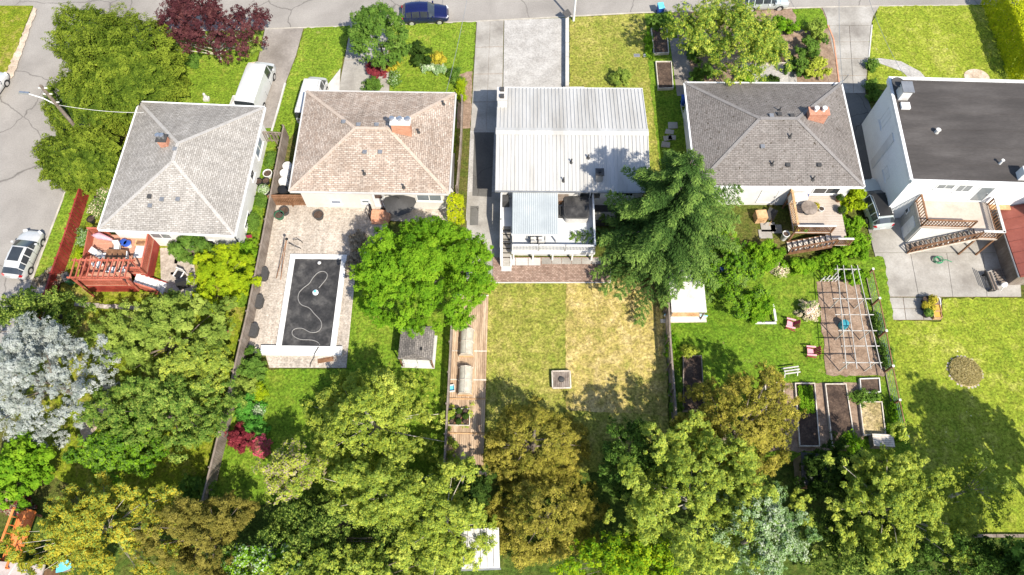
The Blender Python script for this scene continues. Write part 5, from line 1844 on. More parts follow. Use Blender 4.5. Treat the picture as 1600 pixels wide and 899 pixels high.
t = thing('chest_freezer', 'low white freezer chest against the bungalow wall on the deck', 'chest', (P(1248, 304, DZ + .7).x, P(1248, 304, DZ + .7).y - .2, DZ), h4.rotation_euler.z)
MB().box(-.65, .65, -.3, .3, 0, .75).build('body', M['white'], t)
MB().box(-.67, .67, -.32, .32, .752, .83).build('lid', M['white_old'], t)
# greenhouse lean-to and pots left of the deck
t = thing('wooden_crate', 'tan wooden crate by the white wall left of the timber deck', 'crate', (P(1188, 339, .4).x, P(1188, 339, .4).y, 0), R(5))
for z_ in (.02, .32, .62):
    MB().box(-.45, .45, -.4, .4, z_, z_ + .24).build('crate_slat', M['wood_tan'], t)
MB().box(-.4, .4, -.35, .35, .03, .8).build('lining', M['wood_brown'], t)
for k, (x, y, w_, d_) in enumerate(((1200, 355, 1.2, .9), (1196, 366, 1.1, .8), (1213, 358, .9, .8))):
    c = P(x, y, .05)
    o = MB().box(-w_ / 2, w_ / 2, -d_ / 2, d_ / 2, 0, .05).build('paving_slab', M['concrete'], None, None, (c.x, c.y, .025))
    o['kind'] = 'structure'
c = P(1227, 368, .6)
pot('white round planter at the foot of the timber deck steps', (c.x, c.y, 0), .3, .9, 'white')
c = P(1204, 337, .4)
t = thing('wheelbarrow', 'dark wheelbarrow parked under the shaded left side of the deck', 'wheelbarrow', (c.x, c.y, 0), R(60))
MB().add([(-.4, -.25, .3), (.4, -.25, .3), (.4, .25, .3), (-.4, .25, .3), (-.6, -.38, .6), (.6, -.38, .6), (.6, .38, .6), (-.6, .38, .6)],
         [(0, 3, 2, 1), (0, 1, 5, 4), (1, 2, 6, 5), (2, 3, 7, 6), (3, 0, 4, 7)]).build('tray', M['charcoal'], t)
MB().wheelcyl(.65, -.05, .05, .2, .2).build('wheel', M['rubber'], t)
for s in (-.25, .25):
    MB().tube([(.6, 0, .2), (-.3, s, .3), (-1.1, s, .6)], .03, 6).build('handle', M['wood_tan'], t)

# ================================================================== FLAT ROOF HOUSE (east end)
HZ = 6.0
A_, C_ = P(1388, 124, HZ), P(1428, 285, HZ)
rot5 = math.atan2(-(A_.x - C_.x), A_.y - C_.y)
D5 = (A_ - C_).length
W5 = 17.0
ux = Vector((math.cos(R(-.8)), math.sin(R(-.8)), 0))
ctr = (A_ + C_) / 2 + ux * W5 / 2
h5 = thing('flat_roof_house', 'white two-storey house with dark flat roof at the right edge', 'house', (ctr.x, ctr.y, 0), R(-2.0))
W, D = W5 / 2, D5 / 2
rf = MB().box(-W, W, -D, D, HZ - .3, HZ - .1).build('roof', M['torch_on'], h5)
for a in (-D, D):
    MB().box(-W - .02, W + .02, a - .12, a + .12, HZ - .34, HZ).build('fascia', M['frame_white'], rf)
for a in (-W, W):
    MB().box(a - .12, a + .12, -D + .12, D - .12, HZ - .34, HZ).build('fascia', M['frame_white'], rf)
for k in range(1, 6):
    yy = -D + 2 * D * k / 6
    MB().box(-W + .13, W - .13, yy - .05, yy + .05, HZ - .1, HZ - .085).build('roof_seam', M['torch_on'], rf)
MB().box(-W + .18, W - .18, -D + .2, D - .2, -.05, HZ - .3).build('wall', M['stucco_blue'], h5)
L = to_local(h5)
dm5 = (W, D, .2)
p = L(1410, 150, HZ)
sc = MB().cbox(p.x, p.y + .1, HZ - .1, .75, .95, 1.0).build('chimney', M['white_old'], h5)
MB().cbox(p.x, p.y + .1, HZ + .9, .9, 1.1, .1).build('chimney_cap', M['grey_metal'], sc)
MB().cbox(p.x + .05, p.y - 1.0, HZ - .1, .7, .6, .2).build('chimney_base', M['white'], sc)
p = L(1400, 128, HZ)
dsh = MB().tube([(p.x + .1, p.y - .5, HZ - .1), (p.x + .1, p.y - .5, HZ + .5)], .04, 6).build('dish_mast', M['steel'], h5)
MB().lathe([(.05, HZ + .4), (.35, HZ + .5), (.5, HZ + .62), (.48, HZ + .63), (.3, HZ + .53)], p.x - .2, p.y - .55, 16).build('satellite_dish', M['charcoal'], dsh, 50)
p = L(1464, 206, HZ)
MB().lathe([(.18, HZ - .1), (.14, HZ + .25), (.2, HZ + .28), (.1, HZ + .34)], p.x, p.y, 12).build('roof_vent', M['white_old'], rf, 40)
p = L(1563, 255, HZ)
MB().lathe([(.1, HZ - .1), (.08, HZ + .35), (.13, HZ + .4)], p.x, p.y, 10).build('roof_vent', M['white'], rf, 40)
p = L(1598, 275, HZ)
MB().cbox(p.x, p.y, HZ - .1, .8, .7, .9).build('roof_vent', M['white'], rf)
for u, z_, w_, h_, kd in ((-W + 3.1, 4.6, 1.4, .75, 'window'), (-W + 4.6, 4.3, 1.2, 1.1, 'window'), (-W + 10.7, 4.7, 1.5, .7, 'window'), (-W + 12.6, 2.4, 1.4, .8, 'window')):
    wall_item(h5, dm5, 'front', u, z_, w_, h_, kd, mull=2, pane='glass_grey')
wall_item(h5, dm5, 'front', -W + 6.4, 3.0, 1.2, 2.1, 'door', pane='glass_grey')
for u, z_, w_, h_ in ((-D + 3.0, 2.0, 1.2, .8), (D - 2.5, 3.0, 1.0, 1.8)):
    wall_item(h5, dm5, 'left', -u if False else u, z_, w_, h_, mull=2, pane='glass_dark' if u < 0 else 'panel_white')
MB().box(-W + .1, -W + .18, D - 5.2, D - 4.4, .5, 4.5).build('meter_panel', M['white'], h5)
# white front wing at the picture's right edge
MB().box(W - 6.3, W - .2, -D - 1.6, -D + .19, -.05, HZ - .42).build('wing_wall', M['white'], h5)
# entrance room with deck on top
RZ = 2.9
pr = thing('porch_room', 'beige-topped porch room with brown railings in front of the white house', 'porch', (P(1470, 345, 0).x, P(1470, 345, 0).y, 0), R(-2))
L = to_local(pr)
q = [L(x, y, RZ) for x, y in ((1426, 306), (1510, 306), (1521, 356), (1440, 356))]
x0, x1 = (q[0].x + q[3].x) / 2, (q[1].x + q[2].x) / 2
y0 = (q[2].y + q[3].y) / 2
y1 = h5.location.y - D + .19 - pr.location.y + .1
MB().box(x0 + .1, x1 - .3, y0 + .1, y1 - .02, -.02, RZ - .2).build('wall', M['siding_grey'], pr)
MB().box(x0, x1 + 1.6, y0, y1 - .02, RZ - .2, RZ).build('deck_floor', M['deck_beige'], pr)
MB().box(x1, x1 + 1.62, y0 - .9, y0 - .003, RZ - .2, RZ - .004).build('balcony_floor', M['deck_beige'], pr)
MB().box(x0 + .2, x1 - .4, y0 + .04, y0 + .098, .1, RZ - .25).build('front_panel', M['white'], pr)
o = MB().box(x0 + .03, x0 + .098, y0 + .5, y0 + 1.5, .05, 2.1).build('door', M['frame_white'], pr)
MB().box(x0 + .02, x0 + .029, y0 + .62, y0 + .70, .95, 1.1).build('handle', M['steel'], o)
o = MB().box(x0 + .03, x0 + .098, y0 + 2.1, y0 + 3.2, 1.2, 1.75).build('window', M['frame_white'], pr)
MB().box(x0 + .015, x0 + .029, y0 + 2.2, y0 + 3.1, 1.3, 1.65).build('pane', M['glass_dark'], o)
railing(pr, [(x0 + .06, y1 - .1), (x0 + .06, y0 + .06)], RZ, 1.0, 'wood_brown', .24, .1)
railing(pr, [(x0 + .06, y0 + .06), (x1 - .3, y0 + .06)], RZ, 1.0, 'wood_brown', .24, .1)
railing(pr, [(x1 + 1.55, y1 - .2), (x1 + 1.55, y0 - .85)], RZ, 1.0, 'wood_brown', .24, .1)
railing(pr, [(x1 + 1.55, y0 - .85), (x1 + .05, y0 - .85)], RZ, 1.0, 'wood_brown', .24, .1)
MB().beam((x1 + 1.55, y1 - .2, RZ + 1.07), (x1 + 1.55, y0 - .9, RZ + 1.07), .2, .04).build('rail_cap', M['white_old'], pr)
MB().beam((x1 + 1.6, y0 - .85, RZ + 1.07), (x1 + .0, y0 - .85, RZ + 1.07), .2, .04).build('rail_cap', M['white_old'], pr)
stairs(pr, (x1 + .0, y0 - .45, RZ - .05), (x0 + .1, y0 - .45, .05), .85, 13, 'wood_grey', 'wood_pale')
railing(pr, [(x1 + .0, y0 - .9, RZ), (x0 + .1, y0 - .9, .15)], RZ, .9, 'wood_brown', .28, .1)
for xx in (x1 + 1.5, x1 + .1):
    MB().cbox(xx, y0 - .8, 0, .12, .12, RZ - .2).build('post', M['wood_brown'], pr)
MB().box(x1 + .1, x1 + 1.4, y0 + .3, y0 + .36, .05, 1.9).build('side_panel', M['white'], pr)
# leaning white board on balcony
t = thing('folded_board', 'white folded board leaning on the balcony rail', 'board', (P(1520, 308, RZ).x, P(1520, 308, RZ).y, RZ), R(-10))
MB().add([(-.4, -.3, 0), (.4, -.3, .0), (.45, .5, .9), (-.3, .5, .9), (-.4, -.26, 0), (.4, -.26, .0), (.45, .54, .9), (-.3, .54, .9)],
         [(0, 3, 2, 1), (4, 5, 6, 7), (0, 1, 5, 4), (1, 2, 6, 5), (2, 3, 7, 6), (3, 0, 4, 7)]).build('panel', M['white'], t)
MB().box(-.4, .4, -.36, -.31, 0, .08).build('foot', M['steel'], t)
# lower tan side roof and red-roofed shed
c = P(1552, 312, 2.6)
t = thing('entry_roof', 'weathered tan board roof between balcony and white wing', 'roof', (c.x, c.y, 0), R(-2))
MB().box(-1.2, 1.2, -.9, 1.2, 2.5, 2.6).build('roof_board', M['wood_tan'], t)
for sx in (-1.1, 1.1):
    for sy in (-.8, 1.1):
        MB().cbox(sx, sy, 0, .1, .1, 2.5).build('post', M['wood_brown'], t)
c = P(1610, 384, 2.6)
t = thing('red_roof_shed', 'shed with dull red sheet metal roof at the right edge', 'shed', (c.x, c.y, 0), R(1.5))
MB().add([(-1.3, -2.5, 2.2), (1.2, -2.5, 3.3), (1.2, 3.6, 3.3), (-1.3, 3.6, 2.2), (-1.3, -2.5, 2.1), (1.2, -2.5, 3.2), (1.2, 3.6, 3.2), (-1.3, 3.6, 2.1), (3.7, -2.5, 2.2), (3.7, 3.6, 2.2), (3.7, -2.5, 2.1), (3.7, 3.6, 2.1)],
         [(0, 1, 2, 3), (4, 7, 6, 5), (0, 4, 5, 1), (2, 6, 7, 3), (3, 7, 4, 0), (1, 8, 9, 2), (5, 6, 11, 10), (1, 5, 10, 8), (9, 11, 6, 2), (8, 10, 11, 9)]).build('roof', M['metal_red'], t)
rfs = t.children[0]
for k in range(7):
    yy = -2.4 + k * .98
    MB().beam((-1.3, yy, 2.225), (1.2, yy, 3.325), .05, .04).build('roof_rib', M['metal_red'], rfs)
MB().box(-1.0, 3.4, -2.2, 3.3, -.02, 2.15).build('wall', M['wood_grey'], t)
MB().tube([(-1.38, -2.5, 2.1), (-1.38, 3.6, 2.1)], .06, 6).build('gutter', M['grey_metal'], t)
fence('slat_screen', 'dark narrow slatted screen beside the red-roofed shed', [P(1558, 325, 0), P(1582, 440, 0)], 1.2, 'wood_grey', .1, .08, bay=2.0)
# bench, pallet and white stool
c = P(1548, 440, .4)
t = thing('garden_bench', 'dark slatted garden bench on the concrete yard by the red shed', 'bench', (c.x, c.y, .05), R(95))
for k in range(5):
    MB().box(-.8, .8, -.3 + k * .12, -.3 + k * .12 + .09, .42, .46).build('seat_slat', M['charcoal' if k % 2 else 'wood_grey'], t)
for k in range(3):
    MB().beam((-.8, .33 + .06 * k, .55 + .16 * k), (.8, .33 + .06 * k, .55 + .16 * k), .03, .1).build('back_slat', M['charcoal'], t)
for sx in (-.7, .7):
    MB().box(sx - .04, sx + .04, -.28, .3, 0, .42).build('leg', M['black'], t)
c = P(1568, 432, .2)
t = thing('wood_pallet', 'grey wooden pallet with spaced slats beside the dark bench', 'pallet', (c.x, c.y, .05), R(5))
for k in range(7):
    MB().box(-.6, .6, -.75 + k * .22, -.75 + k * .22 + .13, .12, .15).build('slat', M['wood_grey'], t)
for sx in (-.5, 0, .45):
    MB().box(sx, sx + .08, -.75, .72, 0, .12).build('bearer', M['wood_grey'], t)
c = P(1567, 447, .35)
t = thing('plastic_stool', 'white plastic frog-legged stool on the concrete yard corner', 'stool', (c.x, c.y, .2), R(30))
MB().lathe([(.3, .36), (.32, .4), (.2, .44)], 0, 0, 12, 1, .6).build('seat', M['white'], t)
for k in range(4):
    a = R(45 + 90 * k)
    MB().tube([(.2 * math.cos(a), .12 * math.sin(a), .38), (.4 * math.cos(a), .3 * math.sin(a), 0)], .035, 6).build('leg', M['white'], t)
# bins, hose and gas tanks
for x, y, lb in ((1374, 238, 'black wheeled bin by the pale blue wall, farther one'), (1377, 250, 'black wheeled bin by the pale blue wall, nearer one')):
    c = P(x, y, .6)
    wheelie_bin(lb, (c.x, c.y, .045), R(-80), 'black')
c = P(1466, 406, .3)
t = thing('garden_hose', 'dark green coiled garden hose below the porch stairs', 'hose', (c.x, c.y, .05), 0)
MB().tube([((.25 + .02 * k % .2) * math.cos(k * .7), (.25 + .03 * (k % 5)) * math.sin(k * .7), .06 + .012 * k) for k in range(26)], .03, 6).build('coil', M['green_cloth'], t, 60)
MB().tube([(.3, 0, .05), (.8, .1, .04), (1.2, -.1, .04)], .03, 6).build('tail', M['green_cloth'], t, 60)
for k, (x, y, lb, pl_) in enumerate(((1446, 470, 'black pot in the group at the concrete corner, top left', None), (1445, 480, 'black pot in the group at the concrete corner, left', 'lf_gold'), (1448, 491, 'black pot in the group at the concrete corner, bottom', 'lf_mid'),
                                     (1455, 470, 'dark pot with ochre plant at the concrete corner', 'lf_gold'), (1452, 484, 'dark pot with yellow plant in the pot group', 'lf_gold'))):
    c = P(x, y, .3)
    pot(lb, (c.x, c.y, .058), .33, .5, 'black', pl_)
for x, y, lb, mt, so_ in ((1462, 471, 'white square planter in the pot group on concrete', 'white', 'soil_pale'), (1463, 482, 'tan square planter in the pot group, upper', 'wood_tan', 'yellow_ochre'), (1464, 492, 'tan square planter in the pot group, lower', 'wood_tan', 'yellow_ochre')):
    c = P(x, y, .3)
    t = thing('planter_box', lb, 'planter', (c.x, c.y, .058), 0)
    for a, b in (((-.3, -.3), (.3, -.3)), ((.3, -.3), (.3, .3)), ((.3, .3), (-.3, .3)), ((-.3, .3), (-.3, -.3))):
        MB().beam((*a, .18), (*b, .18), .05, .36).build('side_board', M[mt], t)
    MB().box(-.27, .27, -.27, .27, 0, .28).build('soil', M[so_], t)
# mound in the wide lawn
c = P(1508, 581, .1)
md = thing('garden_mound', 'oval dry grass mound edged with dark stones on the wide lawn', 'flower bed', (c.x, c.y, .0), R(-20))
MB().lathe([(1.28, 0), (1.22, .12), (.9, .26), (.5, .36), (.05, .4)], 0, 0, 28, 1.0, .95).build('mound', M['mound'], md, 60)
for k in range(30):
    a = 2 * math.pi * k / 30
    MB().cbox(1.3 * math.cos(a), 1.24 * math.sin(a), -.02, .15, .15, random.uniform(.06, .12)).build('edging_stone', M['stone'], md)
n = 6000
rr = np.sqrt(rng.random(n)) * 1.2
aa = rng.random(n) * 6.283
C = np.stack([rr * np.cos(aa), rr * np.sin(aa) * .95, .40 - .2 * (rr / 1.2) ** 2 + rng.normal(0, .03, n)], 1)
leaf_obj('dry_grass', C, rng.normal(size=(n, 3)) + np.array([0, 0, .8]), .17, .5 + rng.normal(0, .25, n), M['lf_straw'], md, .3)
w = thing('retaining_wall', 'low dark timber retaining wall at the bottom of the wide lawn', 'wall', P(1520, 838, 0), 0)
b = P(1720, 838, 0) - w.location
for k in range(6):
    MB().beam(Vector((0, 0, .12)).lerp(Vector((b.x, b.y, .12)), k / 6 + .002), Vector((0, 0, .12)).lerp(Vector((b.x, b.y, .12)), (k + 1) / 6 - .002), .2, .34).build('sleeper', M['wood_grey'], w)

# ================================================================== centre lot: boardwalk and lawn things
bw = thing('boardwalk', 'long timber boardwalk deck along the edge of the golden lawn', 'deck', P(730, 600, 0), R(-.8))
L = to_local(bw)
secs = ((462, 548), (549, 593), (594, 622), (624, 676), (678, 727))
BZ = .28
for s, (ya, yb_) in enumerate(secs):
    a, b = L(703, (ya + yb_) / 2, BZ), L(759, (ya + yb_) / 2, BZ)
    yt, yl = L(730, ya, BZ).y, L(730, yb_, BZ).y
    x0, x1 = -1.42, 1.42
    n = 19
    ln = yt - yl
    bd = None
    for k in range(n):
        x = x0 + (k + .5) * (x1 - x0) / n
        zz = BZ - .012 * (k % 2)
        if bd is None:
            bd = MB().box(-.066, .066, yl + .02, yt - .02, -.035, 0).build('deck_board', M['wood_deck'], bw)
            bd.location = (x, 0, zz)
        else:
            share(bd, bw, (x, random.uniform(-.012, .012), BZ - random.uniform(0, .012)))
    MB().box(x0, x1, yl + .03, yt - .03, .0, BZ - .05).build('substructure', M['wood_brown'], bw)
    MB().box(x0 - .02, x1 + .02, yt - .09 + .07, yt + .07, BZ - .03, BZ + .012).build('border_board', M['wood_tan' if s > 2 else 'wood_pale'], bw)
for k, (ya, lb) in enumerate(((534, 'curved cold frame tunnel on the boardwalk, upper one'), (594, 'curved cold frame tunnel on the boardwalk, lower one'))):
    c = P(729 if k == 0 else 727, ya, .8)
    t = thing('cloche', lb, 'cold frame', (c.x, c.y, BZ), R(-1), 'cold frames on the boardwalk')
    ln = 2.05
    prof = [(-.52, 0), (-.5, .35), (-.36, .66), (0, .8), (.36, .66), (.5, .35), (.52, 0)]
    for sgm in range(2):
        y0, y1 = -ln / 2 + sgm * ln / 2 + .02, -ln / 2 + (sgm + 1) * ln / 2 - .02
        m = MB()
        vs = [(x, y0, z + .02 * (1 - sgm)) for x, z in prof] + [(x, y1, z + .02 * (1 - sgm)) for x, z in prof]
        np_ = len(prof)
        m.add(vs, [(i, i + 1, np_ + i + 1, np_ + i) for i in range(np_ - 1)] + [tuple(range(np_ - 1, -1, -1)), tuple(range(np_, 2 * np_))])
        m.build('tunnel_sheet', M['poly'], t, 50)
    for yy in (-ln / 2, 0, ln / 2):
        MB().tube([(x * 1.03, yy, z * 1.03 + .02) for x, z in prof], .025, 6).build('hoop', M['wood_pale'], t)
    MB().box(-.56, .56, -ln / 2 - .05, ln / 2 + .05, 0, .12).build('base_box', M['wood_tan'], t)
    MB().beam((0, -ln / 2, .84), (0, ln / 2, .84), .04, .03).build('ridge_bar', M['wood_pale'], t)
c = P(717, 652, .4)
cr = thing('pot_crate', 'shallow wooden tray holding rows of dark plant pots on the boardwalk', 'tray', (c.x, c.y, BZ), R(-1))
MB().box(-.8, .8, -.62, .62, 0, .06).build('tray_base', M['wood_brown'], cr)
for a, b in (((-.8, -.62), (.8, -.62)), ((.8, -.62), (.8, .62)), ((.8, .62), (-.8, .62)), ((-.8, .62), (-.8, -.62))):
    MB().beam((*a, .12), (*b, .12), .05, .2).build('tray_side', M['wood_pale'], cr)
for i in range(3):
    for j in range(3):
        x, y = -.5 + .5 * i, -.4 + .4 * j
        wp = Vector((c.x + x, c.y + y, BZ + .062))
        lb = ('left', 'middle', 'right')[i] + ' column, ' + ('front', 'centre', 'back')[j] + ' row'
        pot('black nursery pot in the boardwalk tray, ' + lb, tuple(wp), .19, .32, 'white' if (i == 0 and j == 1) else 'black', 'lf_dark' if (i + j) % 2 else None, 'pots in the boardwalk tray')
c = P(706, 607, .4)
t = thing('plastic_tub', 'small white square tub at the fence on the boardwalk', 'tub', (c.x, c.y, BZ), R(8))
for a, b in (((-.2, -.24), (.2, -.24)), ((.2, -.24), (.2, .24)), ((.2, .24), (-.2, .24)), ((-.2, .24), (-.2, -.24))):
    MB().beam((*a, .13), (*b, .13), .03, .26).build('side', M['white'], t)
MB().box(-.2, .2, -.24, .24, 0, .05).build('base', M['cyan_lid'], t)
fence('slat_fence', 'grey slatted fence between the pool lawn and the boardwalk', [P(709, 500, 0), P(702, 640, 0), P(697, 735, 0)], 1.55, 'wood_grey', .06, .14, bay=2.2)
fence('slat_fence', 'dark slatted fence between the golden lawn and the vegetable garden', [P(1037, 440, 0), P(1041, 540, 0), P(1050, 660, 0)], 1.8, 'wood_grey', .05, .14, bay=2.2)
fence('lattice_fence', 'low dark board fence across the foot of the boardwalk', [P(712, 742, 0), P(760, 742, 0)], 1.1, 'charcoal', .012, .14, bay=1.4)
c = P(877, 594, .3)
t = thing('fire_pit_table', 'square grey slatted fire pit table on the lawn', 'table', (c.x, c.y, .02), R(1))
for k in range(8):
    MB().box(-.62 + k * .156, -.62 + k * .156 + .135, -.62, .62, .36, .41).build('slat', M['wood_grey'], t)
for a, b in (((-.68, -.66), (.68, -.66)), ((.68, -.66), (.68, .66)), ((.68, .66), (-.68, .66)), ((-.68, .66), (-.68, -.66))):
    MB().beam((*a, .38), (*b, .38), .09, .12).build('border', M['wood_pale'], t)
MB().box(-.5, .5, -.5, .5, 0, .36).build('base', M['wood_brown'], t)
MB().lathe([(.2, .41), (.24, .44), (.2, .52), (.08, .56)], 0, 0, 14).build('burner', M['charcoal'], t)
for x, y, lb, mt in ((995, 87, 'small grey meter lid set in the front lawn', 'grey_metal'), (1010, 87, 'small white meter lid set in the front lawn', 'white')):
    c = P(x, y, .03)
    t = thing('meter_lid', lb, 'lid', (c.x, c.y, .025), 0)
    MB().box(-.25, .25, -.16, .16, 0, .04).build('lid', M[mt], t)
    MB().box(-.29, .29, -.2, .2, 0, .025).build('collar', M['concrete'], t)

# ================================================================== vegetable garden
raised_bed('dark soil raised bed on the front lawn, nearer the street', ((1018, 44), (1042, 44), (1045, 82), (1022, 83)), .35)
raised_bed('dark soil raised bed on the front lawn, nearer the house', ((1025, 96), (1049, 96), (1052, 137), (1029, 138)), .35)
raised_bed('small raised bed under the birch in the gravel garden', ((1183, 84), (1228, 84), (1229, 98), (1181, 98)), .3)
raised_bed('weathered raised bed with old grass by the garden fence', ((1068, 556), (1096, 556), (1101, 640), (1068, 642)), .4, 'soil', 'wood_grey')
raised_bed('raised bed mostly hidden under the golden conifer', ((1196, 598), (1224, 598), (1229, 690), (1199, 690)), .3)
b1 = raised_bed('raised bed half planted with green crops', ((1243, 599), (1273, 599), (1281, 697), (1250, 697)), .3)
raised_bed('long raised bed of bare dark soil beside the planted bed', ((1290, 600), (1322, 600), (1337, 697), (1301, 697)), .35)
raised_bed('short white-framed raised bed near the pergola', ((1344, 592), (1374, 591), (1376, 612), (1346, 614)), .35, 'soil', 'white_old')
raised_bed('pale straw-covered raised bed next to the garden fence', ((1344, 628), (1378, 628), (1384, 678), (1350, 680)), .35, 'mound', 'wood_pale')
for k, x in enumerate((1250, 1258, 1266)):
    a, b = P(x, 603, .3), P(x + 4, 645, .3)
    t = thing('crop_row', ('left', 'middle', 'right')[k] + ' row of leafy green bean plants in the planted bed', 'plants', (a.x, a.y, .2), 0, 'crop rows')
    n = 1100
    f = (np.floor(rng.random(n) * 9) + .5) / 9
    C = np.outer(f, [b.x - a.x, b.y - a.y, 0]) + unit(n) * (rng.random(n) ** .5 * .18)[:, None]
    C[:, 2] = np.abs(C[:, 2]) + .05
    leaf_obj('foliage', C, rng.normal(size=(n, 3)) * .5 + np.array([0, 0, 1]), .13, .5 + rng.normal(0, .25, n), M['lf_bright'], t, .8)
    MB().tube([(0, 0, 0), (b.x - a.x, b.y - a.y, 0)], .02, 4).build('stem', M['lf_dark'], t)
c = P(1378, 690, .5)
t = thing('compost_bin', 'weathered wooden compost box at the lower garden fence', 'compost bin', (c.x, c.y, 0), R(-3))
for k in range(6):
    MB().box(-.75, .75, -.42 + k * .15, -.42 + k * .15 + .13, .75, .79).build('lid_board', M['wood_pale'], t)
MB().box(-.75, .75, -.45, .45, 0, .748).build('box', M['wood_grey'], t)
c = P(1265, 738, .9)
t = thing('tool_shed', 'small grey roofed shed in the shade below the raised beds', 'shed', (c.x, c.y, 0), R(-5))
MB().add([(-.9, -1.1, 1.7), (.9, -1.1, 1.7), (.9, 1.1, 2.0), (-.9, 1.1, 2.0), (-.9, -1.1, 1.64), (.9, -1.1, 1.64), (.9, 1.1, 1.94), (-.9, 1.1, 1.94)],
         [(0, 1, 2, 3), (4, 7, 6, 5), (0, 4, 5, 1), (1, 5, 6, 2), (2, 6, 7, 3), (3, 7, 4, 0)]).build('roof', M['charcoal'], t)
MB().box(-.8, .8, -1.0, 1.0, 0, 1.65).build('wall', M['wood_grey'], t)
o = MB().box(-.4, .4, -1.04, -1.003, .05, 1.5).build('door', M['wood_brown'], t)
MB().cbox(.3, -1.06, .7, .05, .04, .1).build('handle', M['steel'], o)
# white pergola / bean frame
pg = thing('garden_arbour', 'long white timber arbour frame over the pale soil bed', 'pergola', P(1340, 520, 0), R(0))
L = to_local(pg)
TZ = 2.0
rows = [(421, 1308, 1340), (467, 1305, 1357), (492, 1309, 1361), (517, 1314, 1366), (541, 1318, 1370), (567, 1321, 1374)]
lft, rgt = [], []
for k, (y, xa, xb) in enumerate(rows):
    a, b = L(xa, y, TZ), L(xb, y, TZ)
    lft.append(a)
    rgt.append(b)
    d = (b - a).normalized() * .2
    MB().beam(a - d, b + d, .05, .07).build('cross_beam', M['timber_silver'], pg)
    if k in (0, 1, 3, 5):
        for e, o_ in ((a, b), (b, a)):
            i_ = e.lerp(o_, .12)
            MB().beam((i_.x, i_.y, 0), (i_.x, i_.y, TZ), .065, .065).build('post', M['timber_silver'], pg)
            j_ = e.lerp(o_, .38)
            MB().beam((i_.x, i_.y + .25, TZ - .5), (j_.x, j_.y, TZ - .03), .05, .05).build('brace', M['timber_silver'], pg)
for S_ in (lft, rgt):
    for fo in (.0, .30):
        a = lft[0].lerp(rgt[0], fo) if S_ is lft else rgt[0].lerp(lft[0], fo)
        b = lft[-1].lerp(rgt[-1], fo) if S_ is lft else rgt[-1].lerp(lft[-1], fo)
        up = Vector((0, 0, .09))
        MB().beam(a + (a - b).normalized() * .3 + up, b + (b - a).normalized() * .5 + up, .045, .06).build('long_rail', M['timber_silver'], pg)
# old pickets at its top
for k, x in enumerate((1283, 1288, 1293, 1298, 1303)):
    pass
pk = thing('picket_panel', 'short row of leaning white pickets beside the garden arbour', 'fence', P(1292, 437, 0), 0)
L = to_local(pk)
for k, x in enumerate((1281, 1287, 1293, 1299, 1304)):
    a = L(x, 441, 0)
    MB().beam(a, a + Vector((.05, 0, 1.0 + .2 * (k % 2))), .09, .03).build('picket', M['white_old'], pk)
MB().beam(L(1280, 441, 0) + Vector((0, .03, .45)), L(1306, 440, 0) + Vector((0, .03, .45)), .05, .07).build('rail', M['white_old'], pk)
c = P(1318, 508, .4)
t = thing('plastic_drum', 'teal blue plastic drum standing under the white arbour', 'drum', (c.x, c.y, .04), 0)
MB().lathe([(.3, 0), (.34, .15), (.34, .6), (.28, .72)], 0, 0, 14).build('body', M['teal'], t, 40)
MB().lathe([(.28, .72), (.3, .75), (.1, .78)], 0, 0, 14).build('lid', M['teal'], t, 40)
c = P(1236, 506, .5)
chair('pink and maroon garden armchair on the grass, upper one', (c.x, c.y, .02), R(-105), 'maroon', group='pink garden armchairs', adiron=True, name='garden_armchair')
c = P(1268, 549, .5)
chair('pink and maroon garden armchair on the grass, lower one', (c.x, c.y, .02), R(-95), 'maroon', group='pink garden armchairs', adiron=True, name='garden_armchair')
c = P(1236, 579, .4)
t = thing('trestle', 'pale slatted trestle standing on the grass by the raised beds', 'trestle', (c.x, c.y, .02), R(8))
for k in range(3):
    MB().box(-.6, .6, -.3 + k * .22, -.3 + k * .22 + .09, .5, .55).build('slat', M['timber_silver'], t)
for sx in (-.5, .5):
    MB().beam((sx, -.4, 0), (sx, .0, .5), .06, .05).build('leg', M['white_old'], t)
    MB().beam((sx, .4, 0), (sx, .0, .5), .06, .05).build('leg', M['white_old'], t)
for k, (x, y, lb) in enumerate(((1200, 486, 'white timber seat frame at the edge of the raspberry bushes'),)):
    c = P(x, y, .4)
    t = thing('corner_bench', lb, 'seat', (c.x, c.y, .02), 0)
    MB().box(-.5, .5, .4, .55, .4, .5).build('beam', M['white_old'], t)
    MB().box(.38, .55, -.9, .4, .4, .5).build('beam', M['white_old'], t)
    MB().box(-1.1, .55, -1.05, -.9, .2, .3).build('beam', M['white_old'], t)
    for a in ((-.45, .47), (.46, .47), (.46, -.8)):
        MB().cbox(a[0], a[1], 0, .1, .1, .4).build('leg', M['white_old'], t)
# white roofed lean-to by the spruce
q = ((1047, 412), (1097, 412), (1104, 487), (1046, 487))
c, w_, d_, rot, _ = rect(q, 2.0)
t = thing('lean_to_shed', 'lean-to shed with dirty white flat roof at the foot of the spruce', 'shed', (c.x, c.y, 0), rot)
W, D = w_ / 2, d_ / 2
MB().add([(-W, -D, 1.9), (W, -D, 1.9), (W, D, 2.15), (-W, D, 2.15), (-W, -D, 1.82), (W, -D, 1.82), (W, D, 2.07), (-W, D, 2.07)],
         [(0, 1, 2, 3), (4, 7, 6, 5), (0, 4, 5, 1), (1, 5, 6, 2), (2, 6, 7, 3), (3, 7, 4, 0)]).build('roof', M['white_old'], t)
MB().box(-W + .15, W - .15, -D + .6, D - .15, 0, 1.8).build('wall', M['wood_grey'], t)
MB().box(-W + .2, W - .3, -D + .1, -D + .55, .75, .85).build('shelf', M['wood_tan'], t)
